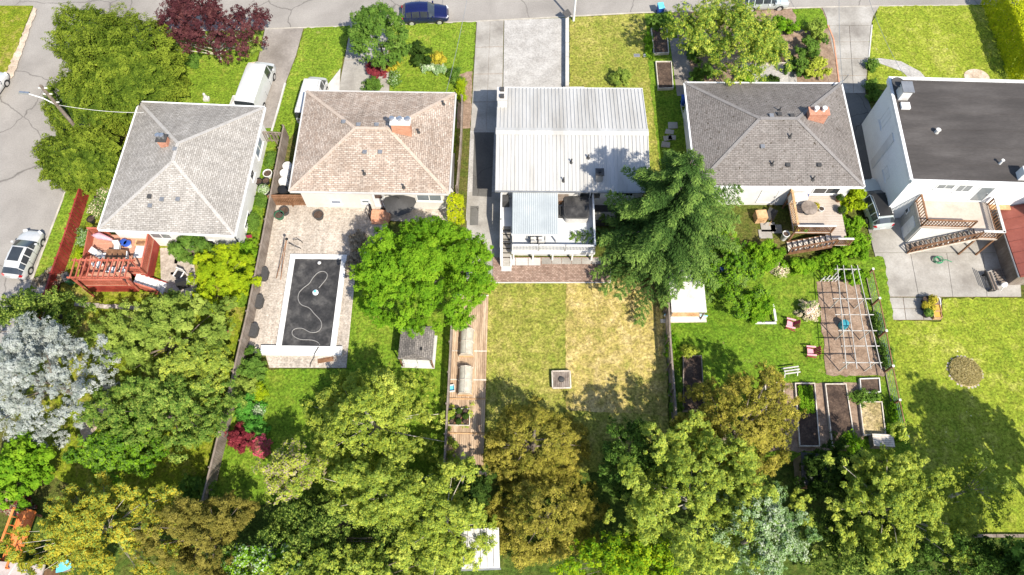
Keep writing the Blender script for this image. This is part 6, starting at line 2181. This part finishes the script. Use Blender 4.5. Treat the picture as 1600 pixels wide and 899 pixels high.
for sx in (-W + .1, W - .1):
    MB().cbox(sx, -D + .12, 0, .1, .1, 1.82).build('post', M['wood_grey'], t)
c = P(1072, 492, .4)
t = thing('canoe', 'upturned white canoe lying in front of the lean-to shed', 'canoe', (c.x, c.y, .02), R(-2))
st_ = []
for k in range(9):
    f = -1 + 2 * k / 8
    hw = .36 * (1 - f * f) ** .6 + .02
    st_.append([(f * 1.7, -hw, .0), (f * 1.7, -hw * .8, .3), (f * 1.7, 0, .42 - .1 * f * f), (f * 1.7, hw * .8, .3), (f * 1.7, hw, .0)])
m = MB()
m.add([p_ for r_ in st_ for p_ in r_], [(i * 5 + j, i * 5 + j + 1, (i + 1) * 5 + j + 1, (i + 1) * 5 + j) for i in range(8) for j in range(4)])
m.build('hull', M['white'], t, 60)
MB().tube([(-1.7, 0, .33), (0, 0, .44), (1.7, 0, .33)], .03, 5).build('keel', M['cyan_lid'], t)
c = P(1070, 501, .15)
t = thing('timber_plank', 'long pale plank on the ground before the canoe', 'plank', (c.x, c.y, .02), R(1))
MB().box(-1.9, 1.7, -.15, .15, 0, .14).build('board', M['wood_pale'], t)
MB().box(-1.5, 1.3, -.1, .1, .141, .2).build('top_board', M['white_old'], t)
for x, y, lb in ((1129, 420, 'deep blue bucket among the bushes, left'), (1142, 421, 'bright blue bucket among the bushes, right')):
    c = P(x, y, .9)
    t = thing('bucket', lb, 'bucket', (c.x, c.y, 0), 0)
    MB().lathe([(.18, .55), (.24, 1.0), (.26, 1.02), (.22, .98)], 0, 0, 12).build('body', M['blue_bin' if 'deep' in lb else 'cyan_lid'], t, 40)
    MB().cbox(0, 0, 0, .5, .5, .55).build('stand', M['wood_grey'], t)
# post and wire garden fence
wf = thing('wire_fence', 'post and wire garden fence with dark posts beside the wide lawn', 'fence', P(1380, 520, 0), 0)
L = to_local(wf)
tops = []
for x, y in ((1352, 433), (1362, 478), (1372, 528), (1382, 582), (1392, 634), (1404, 690)):
    a = L(x, y, 0)
    MB().beam(a, a + Vector((0, 0, 1.45)), .13, .13).build('post', M['wood_brown'], wf)
    MB().cbox(a.x, a.y, 1.45, .17, .17, .06).build('post_cap', M['white_old'], wf)
    tops.append(a)
for a, b in zip(tops[:-1], tops[1:]):
    MB().beam(a + Vector((0, 0, 1.4)), b + Vector((0, 0, 1.4)), .07, .07).build('top_rail', M['wood_brown'], wf)
    MB().beam(a + Vector((0, 0, .15)), b + Vector((0, 0, .15)), .05, .1).build('bottom_rail', M['wood_grey'], wf)
    m = MB()
    for z_ in (.4, .65, .9, 1.15):
        m.tube([a + Vector((0, 0, z_)), b + Vector((0, 0, z_))], .012, 3)
    m.build('wire', M['steel'], wf)

# ================================================================== vehicles on the street
c = P(34, 394, .8)
car('hatchback_car', 'white hatchback with dark sunroof parked on the side street', (c.x, c.y, -.12), R(83), 4.3, 1.85, 1.5, 'car_white', 'hatch', sunroof='glass_dark')
c = P(664, 18, .8)
car('suv_car', 'dark blue hatchback parked on the top street behind the round tree', (c.x, c.y, -.12), R(3), 4.4, 1.85, 1.62, 'car_blue', 'suv')
c = P(1368, 315, 1.0)
car('suv_car', 'silver estate car with black roof and silver rails squeezed beside the white house', (c.x, c.y, .045), R(97), 4.7, 1.9, 1.68, 'car_silver', 'suv', rack=True, sunroof='black')
c = P(1196, -3, .8)
car('estate_car', 'silver car half out of frame at the top street behind the birch', (c.x, c.y, -.12), R(3), 4.5, 1.85, 1.6, 'car_silver', 'suv')
c = P(-22, 138, .8)
car('hatchback_car', 'white car cut off by the left picture edge on the side street', (c.x, c.y, -.12), R(75), 4.4, 1.85, 1.55, 'car_white', 'hatch')

# utility pole with wires, service drop
b = P(150, 236, 0)
up_ = thing('utility_pole', 'wooden utility pole with white crossarms rising from the cedar hedge', 'utility pole', (b.x, b.y, 0), R(0))
MB().tube([(0, 0, 0), (0, 0, 4.5), (0, 0, 8.6)], [.19, .16, .12], 10).build('pole', M['bark'], up_, 60)
for z_ in (8.3, 7.6, 6.6):
    MB().beam((-.35, 0, z_), (.35, 0, z_), .08, .09).build('crossarm', M['white_old'], up_)
MB().tube([(0, 0, 6.2), (-.9, .3, 6.7), (-2.2, .7, 6.8)], .045, 6).build('lamp_arm', M['white'], up_, 60)
MB().add([(-3.0, .7, 6.75), (-2.1, .6, 6.75), (-2.1, .85, 6.75), (-3.0, .95, 6.75), (-2.9, .75, 6.88), (-2.1, .64, 6.88), (-2.1, .81, 6.88), (-2.9, .9, 6.88)],
         [(0, 3, 2, 1), (4, 5, 6, 7), (0, 1, 5, 4), (1, 2, 6, 5), (2, 3, 7, 6), (3, 0, 4, 7)]).build('lamp_head', M['steel'], up_)


def cable(label, a, b, sag, mat='black', r=.018):
    a, b = Vector(a), Vector(b)
    pts = [a.lerp(b, k / 16) - Vector((0, 0, sag * 4 * (k / 16) * (1 - k / 16))) for k in range(17)]
    o = MB().tube(pts, r, 4).build('overhead_cable', M[mat])
    tag(o, label, 'cable', 'overhead cables')


a = P(697, 145, 3.9)
cable('thin overhead cable running from the tan roof corner to the top street', a, P(737, -40, 7.0), .5, 'grey_metal')
cable('thin overhead cable from the flat roof corner over the lawn to the street', P(1412, 118, 6.3), P(1345, -40, 7.0), .4, 'grey_metal')
cable('thin overhead cable from the utility pole to the grey roof', Vector((b.x, b.y, 6.3)), P(225, 176, 3.8), .3, 'white_old')
cable('thin overhead cable from the dark roof mast over the concrete driveway', P(1317, 131, 4.9), P(1312, -40, 7.0), .4, 'grey_metal')

# small things
slabs('patio_paving', ((786, 403), (845, 403), (845, 415), (786, 415)), 3, 1, 'concrete_pale', .13)
slabs('patio_paving', ((846, 403), (940, 403), (940, 413), (846, 413)), 6, 1, 'concrete', .125)
for x, y, w_, d_ in ((1051, 196, .9, .7), (1046, 206, .8, .5), (1050, 215, .7, .5), (1043, 216, .8, .5), (1040, 226, .8, .6)):
    c = P(x, y, .08)
    o = MB().prism([(-w_ / 2, -d_ / 2), (w_ / 2 * .9, -d_ / 2), (w_ / 2, d_ / 2 * .8), (-w_ / 2 * .8, d_ / 2)], -.04, .05).build('stepping_stone', M['concrete'], None, None, (c.x, c.y, .07))
    o.rotation_euler = (0, 0, random.uniform(-.3, .3))
    o['kind'] = 'structure'
cc_ = P(1526, 121, .05)
o = MB().sheet([(cc_.x + 1.15 * math.cos(k * .2618), cc_.y + .95 * math.sin(k * .2618)) for k in range(24)], .085).build('bare_patch', M['gravel'])
o['kind'] = 'structure'
c = P(321, 152, .4)
t = thing('garden_statue', 'small pale garden statue behind the grey roof edge', 'statue', (c.x, c.y, .04), 0)
MB().cbox(0, 0, 0, .5, .4, .25).build('plinth', M['concrete_pale'], t)
MB().lathe([(.2, .25), (.17, .5), (.1, .62), (.13, .74), (.09, .86), (.02, .9)], 0, 0, 10).build('figure', M['concrete_pale'], t, 50)
c = P(352, 520, .2)
t = thing('ride_on_toy', 'small red, white and blue toy on the grass by the long fence', 'toy', (c.x, c.y, .05), R(10))
MB().box(-.28, .05, -.1, .1, .12, .3).build('body', M['blue_bin'], t)
MB().box(.06, .3, -.1, .1, .12, .24).build('seat', M['maroon'], t)
MB().box(-.1, .2, -.08, .08, .301, .36).build('cushion', M['white'], t)
for sx in (-.2, .22):
    for sy in (-.13, .13):
        MB().wheelcyl(sx, sy - .03, sy + .03, .1, .1, 10).build('wheel', M['rubber'], t)
c = P(373, 160, .6)
t = thing('utility_trailer', 'small white box trailer behind the panel van', 'trailer', (c.x, c.y, .05), R(82))
MB().box(-.9, .5, -.6, .6, .35, .4).build('bed', M['white_old'], t)
for a, b in (((-.9, -.6), (.5, -.6)), ((.5, -.6), (.5, .6)), ((.5, .6), (-.9, .6)), ((-.9, .6), (-.9, -.6))):
    MB().beam((*a, .58), (*b, .58), .04, .4).build('side', M['white'], t)
for sy in (-.66, .66):
    MB().wheelcyl(-.2, sy - .07, sy + .07, .28, .28, 14).build('wheel', M['rubber'], t)

# ================================================================== trees, shrubs and hedges
# north-west corner cedars
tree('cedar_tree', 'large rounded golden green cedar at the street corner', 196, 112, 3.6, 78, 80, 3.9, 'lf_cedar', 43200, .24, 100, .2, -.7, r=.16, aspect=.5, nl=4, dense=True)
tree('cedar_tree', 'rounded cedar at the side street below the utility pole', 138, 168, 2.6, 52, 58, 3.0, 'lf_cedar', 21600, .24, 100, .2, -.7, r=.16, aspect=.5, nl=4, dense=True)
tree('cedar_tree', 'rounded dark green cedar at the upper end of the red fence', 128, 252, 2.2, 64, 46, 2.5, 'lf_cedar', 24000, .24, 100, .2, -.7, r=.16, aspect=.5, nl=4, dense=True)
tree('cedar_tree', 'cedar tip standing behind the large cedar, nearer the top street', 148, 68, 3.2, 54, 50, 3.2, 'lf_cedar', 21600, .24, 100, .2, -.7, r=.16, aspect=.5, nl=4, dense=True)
tree('plum_tree', 'purple leaved plum tree by the top street', 320, 44, 4.0, 80, 46, 2.6, 'lf_plum', 16000, .2, 120, .7, -.6, 'bark_pale', .12, nl=22, flat=.8)
shrub('shrub', 'green shrub under the purple plum tree', 292, 92, 26, 12, 1.0, 'lf_mid', 1600, .2)
shrub('shrub', 'olive shrub on the right of the purple plum tree', 392, 66, 14, 18, 1.2, 'lf_olive', 1400, .2)
tree('round_tree', 'round dark green tree in front of the tan-roofed bungalow', 592, 58, 3.6, 42, 46, 2.4, 'lf_mid', 15000, .2, 150, .5, -.6, r=.13, shell=.1, amp=.08, nl=6)
shrub('maroon_shrub', 'small maroon shrub below the round tree', 590, 108, 15, 13, 1.1, 'lf_maroon', 1800, .17)
shrub('shrub', 'grey green rounded shrub against the tan roof edge', 583, 132, 13, 10, 1.0, 'lf_mid', 1200, .18)
shrub('yellow_shrub', 'small yellow shrub beside the garden path', 614, 101, 8, 9, .8, 'lf_gold', 800, .16)
shrub('flower_border', 'thin flower border along the garden path', 616, 125, 6, 16, .5, 'lf_mid', 900, .15, mat2='lf_white', share2=.25)
shrub('evergreen_shrub', 'dark green conical shrub in the middle of the front lawn', 656, 84, 17, 20, 2.0, 'lf_dark', 3000, .2)
shrub('yellow_shrub', 'golden shrub beside the dark shrub on the front lawn', 684, 93, 14, 13, 1.1, 'lf_gold', 1700, .18)
shrub('hosta_clump', 'pale leafy clump below the golden shrub', 678, 107, 20, 8, .5, 'lf_white', 1200, .2)
shrub('shrub', 'tangled green shrub at the end of the tan-roofed bungalow front lawn', 712, 118, 10, 16, .9, 'lf_mid', 1100, .17)
for k, (x, y) in enumerate(((721, 130), (719, 140), (722, 152))):
    shrub('yellow_shrub', ('upper', 'middle', 'lower')[k] + ' little yellow shrub in the brown bed by the driveway', x, y, 5, 6, .6, 'lf_lime', 420, .14, group='yellow shrubs by the driveway')
shrub('ball_shrub', 'round clipped shrub on the golden front lawn', 973, 122, 14, 13, 1.5, 'lf_olive', 2600, .18)
shrub('leafy_plants', 'dark leafy plants at the kerb end of the garden strip', 1028, 34, 18, 12, 1.1, 'lf_mid', 1800, .2)
shrub('shrub', 'weedy green edge beside the lower front raised bed', 1014, 70, 5, 30, .4, 'lf_bright', 900, .15)
tree('birch_tree', 'spreading pale-stemmed birch tree over the front garden', 1142, 62, 4.4, 88, 60, 2.4, 'lf_yellow', 30000, .19, 150, .8, -.5, 'bark_pale', .13, nl=34, flat=.9, mat2='lf_mid', share2=.45, amp=.2)
for k, (x, y, rx, ry, h_, mt, lb) in enumerate((
        (1270, 50, 24, 18, 1.6, 'lf_olive', 'olive shrub near the top of the concrete driveway'), (1262, 80, 26, 20, 1.8, 'lf_mid', 'green shrub in the front garden beside the driveway'),
        (1275, 108, 20, 20, 1.6, 'lf_yellow', 'yellow green shrub at the dark roof corner'), (1248, 108, 18, 16, 1.4, 'lf_mid', 'green shrub beside the pale gravel patch'),
        (1225, 42, 22, 16, 1.5, 'lf_bright', 'bright green shrub behind the birch tree'), (1212, 70, 16, 12, 1.0, 'lf_olive', 'low olive shrub by the small raised bed'),
        (1165, 122, 12, 10, .9, 'lf_bright', 'small green shrub at the edge of the pale gravel'), (1205, 127, 9, 5, .5, 'lf_dark', 'dark tuft against the dark roof eave'),
        (1100, 115, 20, 16, 1.2, 'lf_mid', 'leafy green shrub under the birch near the roof'))):
    shrub('shrub', lb, x, y, rx, ry, h_, mt, 2000, .2)
for k, (x, y) in enumerate(((1363, 100), (1362, 134), (1368, 150))):
    shrub('shrub', ('upper', 'middle', 'lower')[k] + ' small shrub along the driveway edge by the flat-roofed house', x, y, 9, 8, .9, 'lf_mid', 800, .17)
hedge('clipped_hedge', 'tall clipped lime yellow hedge at the top right corner', [P(1562, 4, 0), P(1588, 70, 0), P(1612, 140, 0)], 3.6, 3.2, 'lf_hedge', 150, .22)
# the big spruce
conifer('spruce_tree', 'large dark green spruce overhanging the metal roof', 1024, 402, 14.2, 5.4, 'lf_spruce', 161, 440, .07, .16, .28, .19, .34, .66, .16, wild=.22, tipgain=.85)
# bright green broadleaf
tree('maple_tree', 'big round bright green tree over the terrace and shed', 664, 430, 5.0, 114, 86, 3.4, 'lf_bright', 52000, .19, 230, .75, -.55, 'bark', .2, nl=6, amp=.08, shell=.12)
hedge('clipped_hedge', 'rounded lime hedge at the corner of the tan-roofed bungalow', [P(702, 338, 0), P(726, 338, 0)], 1.6, 2.2, 'lf_hedge', 150, .2)
shrub('dry_shrub', 'brown bare shrub at the left of the bright green tree', 560, 378, 14, 16, 1.2, 'lf_dry', 1400, .18)
shrub('dry_shrub', 'brown bare shrub between pool and bright green tree', 553, 415, 10, 24, 1.0, 'lf_dry', 1200, .18)
# garden of the dark-roofed bungalow
tree('fruit_tree', 'leafy fruit tree beside the lean-to shed', 1140, 425, 2.4, 48, 62, 1.9, 'lf_mid', 12000, .24, 70, .6, -.8, r=.1, mat2='lf_bright', share2=.5)
shrub('raspberry_bush', 'sprawling raspberry bushes left of the timber deck steps', 1195, 400, 32, 34, 1.4, 'lf_bright', 5000, .2, 45, .45)
shrub('raspberry_bush', 'low raspberry row in front of the timber deck steps', 1255, 415, 45, 12, .9, 'lf_bright', 3500, .18, 40, .35)
shrub('shrub', 'yellow green shrub at the right end of the timber deck', 1330, 312, 20, 22, 2.6, 'lf_lime', 3000, .2)
shrub('vine', 'rampant green vine on the fence beside the grey car', 1332, 372, 26, 44, 1.8, 'lf_bright', 6000, .2, 50, .5)
shrub('vine', 'green vine spilling below the timber deck landing', 1305, 405, 26, 20, 1.2, 'lf_bright', 2600, .2)
shrub('vine', 'green vine at the top of the garden arbour', 1338, 432, 22, 20, 1.1, 'lf_bright', 2400, .18)
for k, (x, y, ry) in enumerate(((1374, 505, 20), (1384, 555, 22), (1402, 640, 26), (1399, 672, 18))):
    shrub('vine', ('uppermost', 'second', 'third', 'lowest')[k] + ' patch of greenery growing along the wire garden fence', x, y, 7, ry, .8, 'lf_bright' if k > 1 else 'lf_mid', 1200, .16, group='greenery on the wire fence')
shrub('flowering_shrub', 'cream flowering bush left of the garden arbour', 1264, 484, 16, 17, 1.0, 'lf_flower', 1800, .18)
shrub('vine', 'thin green vine on the slatted fence by the golden lawn', 1050, 540, 8, 34, .9, 'lf_bright', 1300, .16)
shrub('vine', 'dark green vine along the lower slatted fence', 1055, 610, 8, 36, .9, 'lf_mid', 1300, .16)
for k, (x, y, rx, ry, mt, lb) in enumerate(((1330, 690, 16, 14, 'lf_bright', 'green plant in the long bare bed'), (1350, 620, 20, 10, 'lf_mid', 'weedy clump between the short bed and straw bed'), (1075, 550, 12, 6, 'lf_yellow', 'yellow grass tuft at the head of the weathered bed'))):
    shrub('plant', lb, x, y, rx, ry, .7, mt, 900, .16)
# left gardens
tree('yellow_tree', 'yellow green bushy tree beside the long grey fence', 345, 434, 1.9, 52, 44, 1.6, 'lf_lime', 15000, .18, 80, .5, -.8, r=.08)
tree('small_tree', 'small dark green tree against the white bungalow wall', 299, 388, 1.8, 30, 20, 1.3, 'lf_mid', 5000, .22, 36, .5, -.8, r=.07)
shrub('shrub', 'lime green shrub at the bungalow corner', 387, 392, 12, 12, 1.2, 'lf_bright', 1500, .18)
tree('apple_tree', 'wide olive green apple tree in the left garden, upper', 262, 522, 2.9, 108, 66, 2.0, 'lf_olive', 39000, 0.176, 150, .65, -.6, r=.15, nl=20, flat=.75)
tree('apple_tree', 'wide green apple tree in the left garden, lower', 262, 640, 2.9, 100, 62, 2.0, 'lf_olive', 36400, 0.176, 140, .65, -.6, r=.15, nl=20, mat2='lf_mid', share2=.45, flat=.75)
tree('apple_tree', 'yellow tinged leafy tree between the two apple trees', 310, 575, 2.6, 50, 44, 1.8, 'lf_yellow', 14300, 0.176, 60, .55, -.6, r=.1, mat2='lf_olive', share2=.5)
tree('silver_spruce', 'silver blue spruce at the left picture edge', 72, 592, 4.4, 86, 94, 4.3, 'lf_silver', 44000, .16, 200, .6, -.7, r=.2, aspect=.4, shell=.1, inner=.05, flat=.8, nl=10, amp=.16)
tree('pine_tree', 'dark olive pine behind the silver spruce', 52, 505, 3.2, 76, 46, 2.6, 'lf_olive', 15000, .2, 100, .55, -.7, r=.18, aspect=.5, shell=.12, inner=.08, flat=.8, nl=10, mat2='lf_dark', share2=.45)
tree('laurel_tree', 'glossy bright green laurel in the lower left corner', 28, 742, 2.6, 50, 50, 2.0, 'lf_bright', 9000, .26, 60, .6, -.8, r=.1)
tree('beech_tree', 'green leafy tree below the lower apple tree', 190, 700, 2.6, 66, 44, 1.8, 'lf_bright', 12000, .24, 80, .6, -.7, r=.1, mat2='lf_mid', share2=.4)
tree('golden_locust', 'golden yellow tree at the lower left', 150, 822, 4.4, 118, 78, 2.3, 'lf_gold', 36400, 0.176, 150, .65, -.7, 'bark_pale', .13, nl=34, mat2='lf_olive', share2=.35, flat=.8, inner=.35, amp=.24)
shrub('shrub', 'reddish brown shrub at the left picture edge above the orange deck', 28, 788, 34, 12, 1.0, 'lf_maroon', 1500, .2, mat2='lf_dry', share2=.5)
# pool garden border
for k, (x, y, rx, ry, h_, mt, lb) in enumerate((
        (398, 572, 24, 22, 1.4, 'lf_mid', 'rounded green shrub at the corner of the pool terrace'), (384, 603, 22, 16, 1.0, 'lf_olive', 'olive shrub along the pool garden fence'),
        (385, 640, 20, 22, 1.0, 'lf_grassy', 'green fern clump along the pool garden fence'), (396, 668, 18, 16, .9, 'lf_grassy', 'strappy green plant clump near the maroon shrub'),
        (374, 686, 26, 20, 1.5, 'lf_maroon', 'dark maroon maple shrub by the long grey fence'), (407, 700, 12, 12, .8, 'lf_red_flower', 'red flowering shrub beside the maroon maple'))):
    shrub('border_shrub', lb, x, y, rx, ry, h_, mt, 2600, .18)
shrub('flower_clump', 'white flower clump at the edge of the pool lawn', 404, 645, 7, 10, .5, 'lf_white', 700, .14)
shrub('yellow_shrub', 'yellow flowering edge beside the pool lawn', 406, 612, 8, 14, .6, 'lf_lime', 800, .15)
# lower row of tall trees
tree('oak_tree', 'tall yellow green oak at the bottom, left of the boardwalk', 592, 676, 8.2, 126, 112, 4.0, 'lf_yellow', 52000, .17, 190, .75, -.55, 'bark_pale', .16, nl=14, mat2='lf_olive', share2=.4, inner=.35, amp=.22, cone=True)
tree('oak_tree', 'broad yellow green oak at the bottom just below the tall one', 600, 770, 4.2, 112, 72, 2.6, 'lf_yellow', 26000, .17, 90, .75, -.55, 'bark_pale', .15, nl=14, flat=.65, mat2='lf_olive', share2=.5, inner=.35, amp=.3)
tree('oak_tree', 'smaller yellow branch-tipped oak left of the tall oak', 452, 735, 4.5, 46, 34, 1.5, 'lf_dry', 6500, 0.194, 40, .6, -.6, 'bark_pale', .13, nl=30, mat2='lf_yellow', share2=.6, inner=.35, amp=.25)
tree('oak_tree', 'oak crown hanging right of the tall oak above the white roof', 694, 815, 4.0, 62, 84, 2.4, 'lf_olive', 26000, 0.167, 90, .7, -.6, 'bark_pale', .14, nl=24, mat2='lf_yellow', share2=.5, inner=.35, amp=.2)
tree('understorey_tree', 'dark shaded tree beneath the tall oak', 490, 838, 2.2, 130, 70, 1.6, 'lf_olive', 20800, 0.194, 90, .8, -.7, 'bark', .16, nl=20, mat2='lf_dark', share2=.5)
tree('understorey_tree', 'leafy tree at the bottom edge below the tall oak', 560, 905, 3.4, 150, 44, 1.8, 'lf_olive', 20800, 0.194, 80, .8, -.7, 'bark', .14, nl=16, mat2='lf_yellow', share2=.4)
tree('understorey_tree', 'leafy lime tree at the bottom edge, left of centre', 420, 900, 3.0, 70, 34, 1.5, 'lf_bright', 9100, 0.194, 50, .7, -.7, 'bark', .12, nl=10, mat2='lf_white', share2=.25)
tree('cypress_tree', 'brownish gold cypress at the bottom left beside the fence end', 318, 838, 3.2, 74, 64, 2.9, 'lf_brown', 31200, 0.176, 230, .42, -.8, r=.2, aspect=.4, shell=.14, inner=.1, flat=1.0, nl=20, amp=.2)
tree('cypress_tree', 'tall golden brown cypress at the bottom centre', 832, 704, 7.4, 98, 92, 4.0, 'lf_goldcedar', 34000, .16, 300, .45, -.75, r=.2, aspect=.42, nl=8, mat2='lf_brown', share2=.3, cone=True, amp=.1)
tree('cypress_tree', 'golden brown cypress at the bottom edge in front of the tall one', 852, 815, 6.8, 106, 96, 4.0, 'lf_goldcedar', 34000, .16, 320, .45, -.75, r=.2, aspect=.42, nl=8, mat2='lf_brown', share2=.3, cone=True, amp=.1)
tree('cypress_tree', 'golden cypress on the right above the vegetable beds', 1158, 672, 3.4, 88, 80, 3.2, 'lf_goldcedar', 39000, 0.176, 270, .46, -.75, r=.24, aspect=.42, shell=.14, inner=.1, flat=1.0, nl=20, mat2='lf_brown', share2=.25)
tree('arbutus_tree', 'large yellow green tree at the bottom right of centre', 1092, 775, 4.6, 132, 112, 2.9, 'lf_yellow', 65000, 0.176, 170, .75, -.6, 'bark_pale', .15, nl=14, flat=.7, mat2='lf_olive', share2=.5, inner=.35, amp=.3)
tree('arbutus_tree', 'dark green tree right of the golden brown cypress', 985, 722, 3.2, 56, 50, 1.9, 'lf_mid', 11700, 0.194, 55, .75, -.7, 'bark', .14, nl=20, mat2='lf_dark', share2=.5)
tree('understorey_tree', 'green leafy tree at the bottom edge below the cypress', 985, 880, 3.6, 90, 40, 1.7, 'lf_lime', 15600, 0.194, 70, .75, -.7, 'bark', .14, nl=12, mat2='lf_bright', share2=.4)
tree('blossom_tree', 'white flowering tree at the bottom edge, right of centre', 1190, 835, 4.4, 66, 62, 2.4, 'lf_mid', 26000, 0.158, 90, .62, -.6, 'bark', .15, nl=16, mat2='lf_white', share2=.6)
tree('alder_tree', 'tall pale green tree at the bottom right', 1400, 790, 4.8, 118, 96, 2.8, 'lf_olive', 46800, 0.176, 120, .75, -.6, 'bark_pale', .15, nl=14, flat=.65, mat2='lf_yellow', share2=.45, inner=.35, amp=.34)
tree('alder_tree', 'bare twiggy pale tree beside the wide lawn', 1527, 762, 3.6, 34, 40, 1.6, 'lf_olive', 2080, 0.194, 40, .6, -.6, 'bark_pale', .12, nl=40)
tree('understorey_tree', 'shaded tree below the tall pale green tree', 1335, 850, 2.8, 80, 56, 1.8, 'lf_olive', 14300, 0.194, 70, .8, -.7, 'bark', .14, nl=14, mat2='lf_dark', share2=.5)
tree('understorey_tree', 'dark tree at the bottom right beyond the timber wall', 1540, 888, 4.0, 110, 44, 2.6, 'lf_mid', 15600, 0.194, 80, .8, -.7, 'bark', .14, nl=14, mat2='lf_dark', share2=.6)
tree('understorey_tree', 'dark shrubby tree under the pale green tree, left', 1300, 735, 2.2, 60, 34, 1.4, 'lf_dark', 7800, 0.211, 50, .6, -.8, 'bark', .1, nl=8)
tree('understorey_tree', 'shaded green tree between oak and golden cypress', 728, 770, 2.6, 44, 40, 1.6, 'lf_dark', 6500, 0.211, 45, .6, -.8, 'bark', .1, nl=8)
shrub('shrub', 'dark shrub at the long grey fence end', 312, 762, 30, 22, 1.2, 'lf_mid', 2200, .2)
# fallen-in greenery: bottom left neighbours
t = thing('neighbour_deck', 'orange painted timber deck rail at the lower left edge', 'deck', P(14, 850, 2.0), R(-6))
t.location.z = 0
MB().box(-.2, .9, -1.6, 2.2, 1.7, 1.82).build('deck_floor', M['orange'], t)
railing(t, [(-.1, 2.2), (-.1, -1.5)], 1.82, .9, 'orange', .5, .1)
railing(t, [(.85, 2.2), (.85, -1.5)], 1.82, .9, 'orange', .5, .1)
for yy in (-1.5, 2.1):
    MB().cbox(.3, yy, 0, .15, .15, 1.7).build('post', M['wood_brown'], t)
t = thing('neighbour_shed', 'mauve grey flat roof at the lower left corner', 'shed', P(20, 905, 2.4), R(-4))
t.location.z = 0
MB().box(-2.5, 1.8, -1.5, 1.0, 2.3, 2.42).build('roof', M['roof_mauve'], t)
MB().box(-2.3, 1.6, -1.3, .8, 0, 2.3).build('wall', M['wood_brown'], t)
MB().beam((-.9, -1.4, 2.44), (-.1, .9, 2.44), .05, .03).build('roof_seam', M['white_old'], t)
t = thing('tarpaulin', 'pale blue tarpaulin under the golden yellow tree', 'tarpaulin', P(99, 885, .9), R(15))
t.location.z = 0
MB().add([(-.5, -.3, .9), (.0, -.35, 1.0), (.5, -.25, .9), (-.45, .3, .92), (.05, .35, 1.05), (.5, .3, .93), (-.5, -.3, .86), (0, -.35, .96), (.5, -.25, .86), (-.45, .3, .88), (.05, .35, 1.01), (.5, .3, .89)],
         [(0, 1, 4, 3), (1, 2, 5, 4), (6, 9, 10, 7), (7, 10, 11, 8), (0, 6, 7, 1), (1, 7, 8, 2), (2, 8, 11, 5), (3, 4, 10, 9), (4, 5, 11, 10), (0, 3, 9, 6)]).build('sheet', M['cyan_lid'], t)
MB().cbox(0, 0, 0, .7, .5, .86).build('support', M['wood_grey'], t)
# white roof at the bottom centre
c, w_, d_, rot, _ = rect(((728, 838), (772, 835), (778, 880), (726, 880)), 2.4)
t = thing('white_roof_shed', 'small shed with white panelled roof at the bottom centre', 'shed', (c.x, c.y, 0), R(2))
for k in range(6):
    x0 = -1.25 + k * .42
    MB().box(x0, x0 + .385, -1.2, 1.3, 2.36, 2.43 + .02 * (k % 2)).build('roof_panel', M['white_old'], t)
MB().box(-1.2, 1.2, -1.1, 1.2, 0, 2.35).build('wall', M['white_old'], t)
MB().box(-1.3, 1.3, -1.32, -1.21, 2.28, 2.4).build('gutter', M['grey_metal'], t)

tree('fir_tree', 'tall tree beyond the right picture edge shading the wide lawn, upper', 1735, 770, 7.0, 95, 60, 4.5, 'lf_mid', 9000, .45, 90, 1.0, -.6, r=.24)
tree('fir_tree', 'tall tree beyond the right picture edge shading the wide lawn, lower', 1690, 900, 8.5, 80, 60, 4.5, 'lf_mid', 9000, .45, 90, 1.0, -.6, r=.24)

shrub('raspberry_bush', 'leafy bush half hiding the white corner bench', 1178, 478, 28, 26, 1.2, 'lf_bright', 3600, .18, 40, .4)

shrub('flowering_shrub', 'pink flowering bush by the timber deck steps', 1219, 421, 9, 8, .8, 'lf_flower', 700, .15)
shrub('shrub', 'green shrubs under the birch by the dark driveway garden', 1195, 62, 22, 16, 1.2, 'lf_bright', 1800, .18)
shrub('shrub', 'weedy green plants along the dirt path below the birch', 1085, 80, 12, 26, .8, 'lf_mid', 1500, .17)
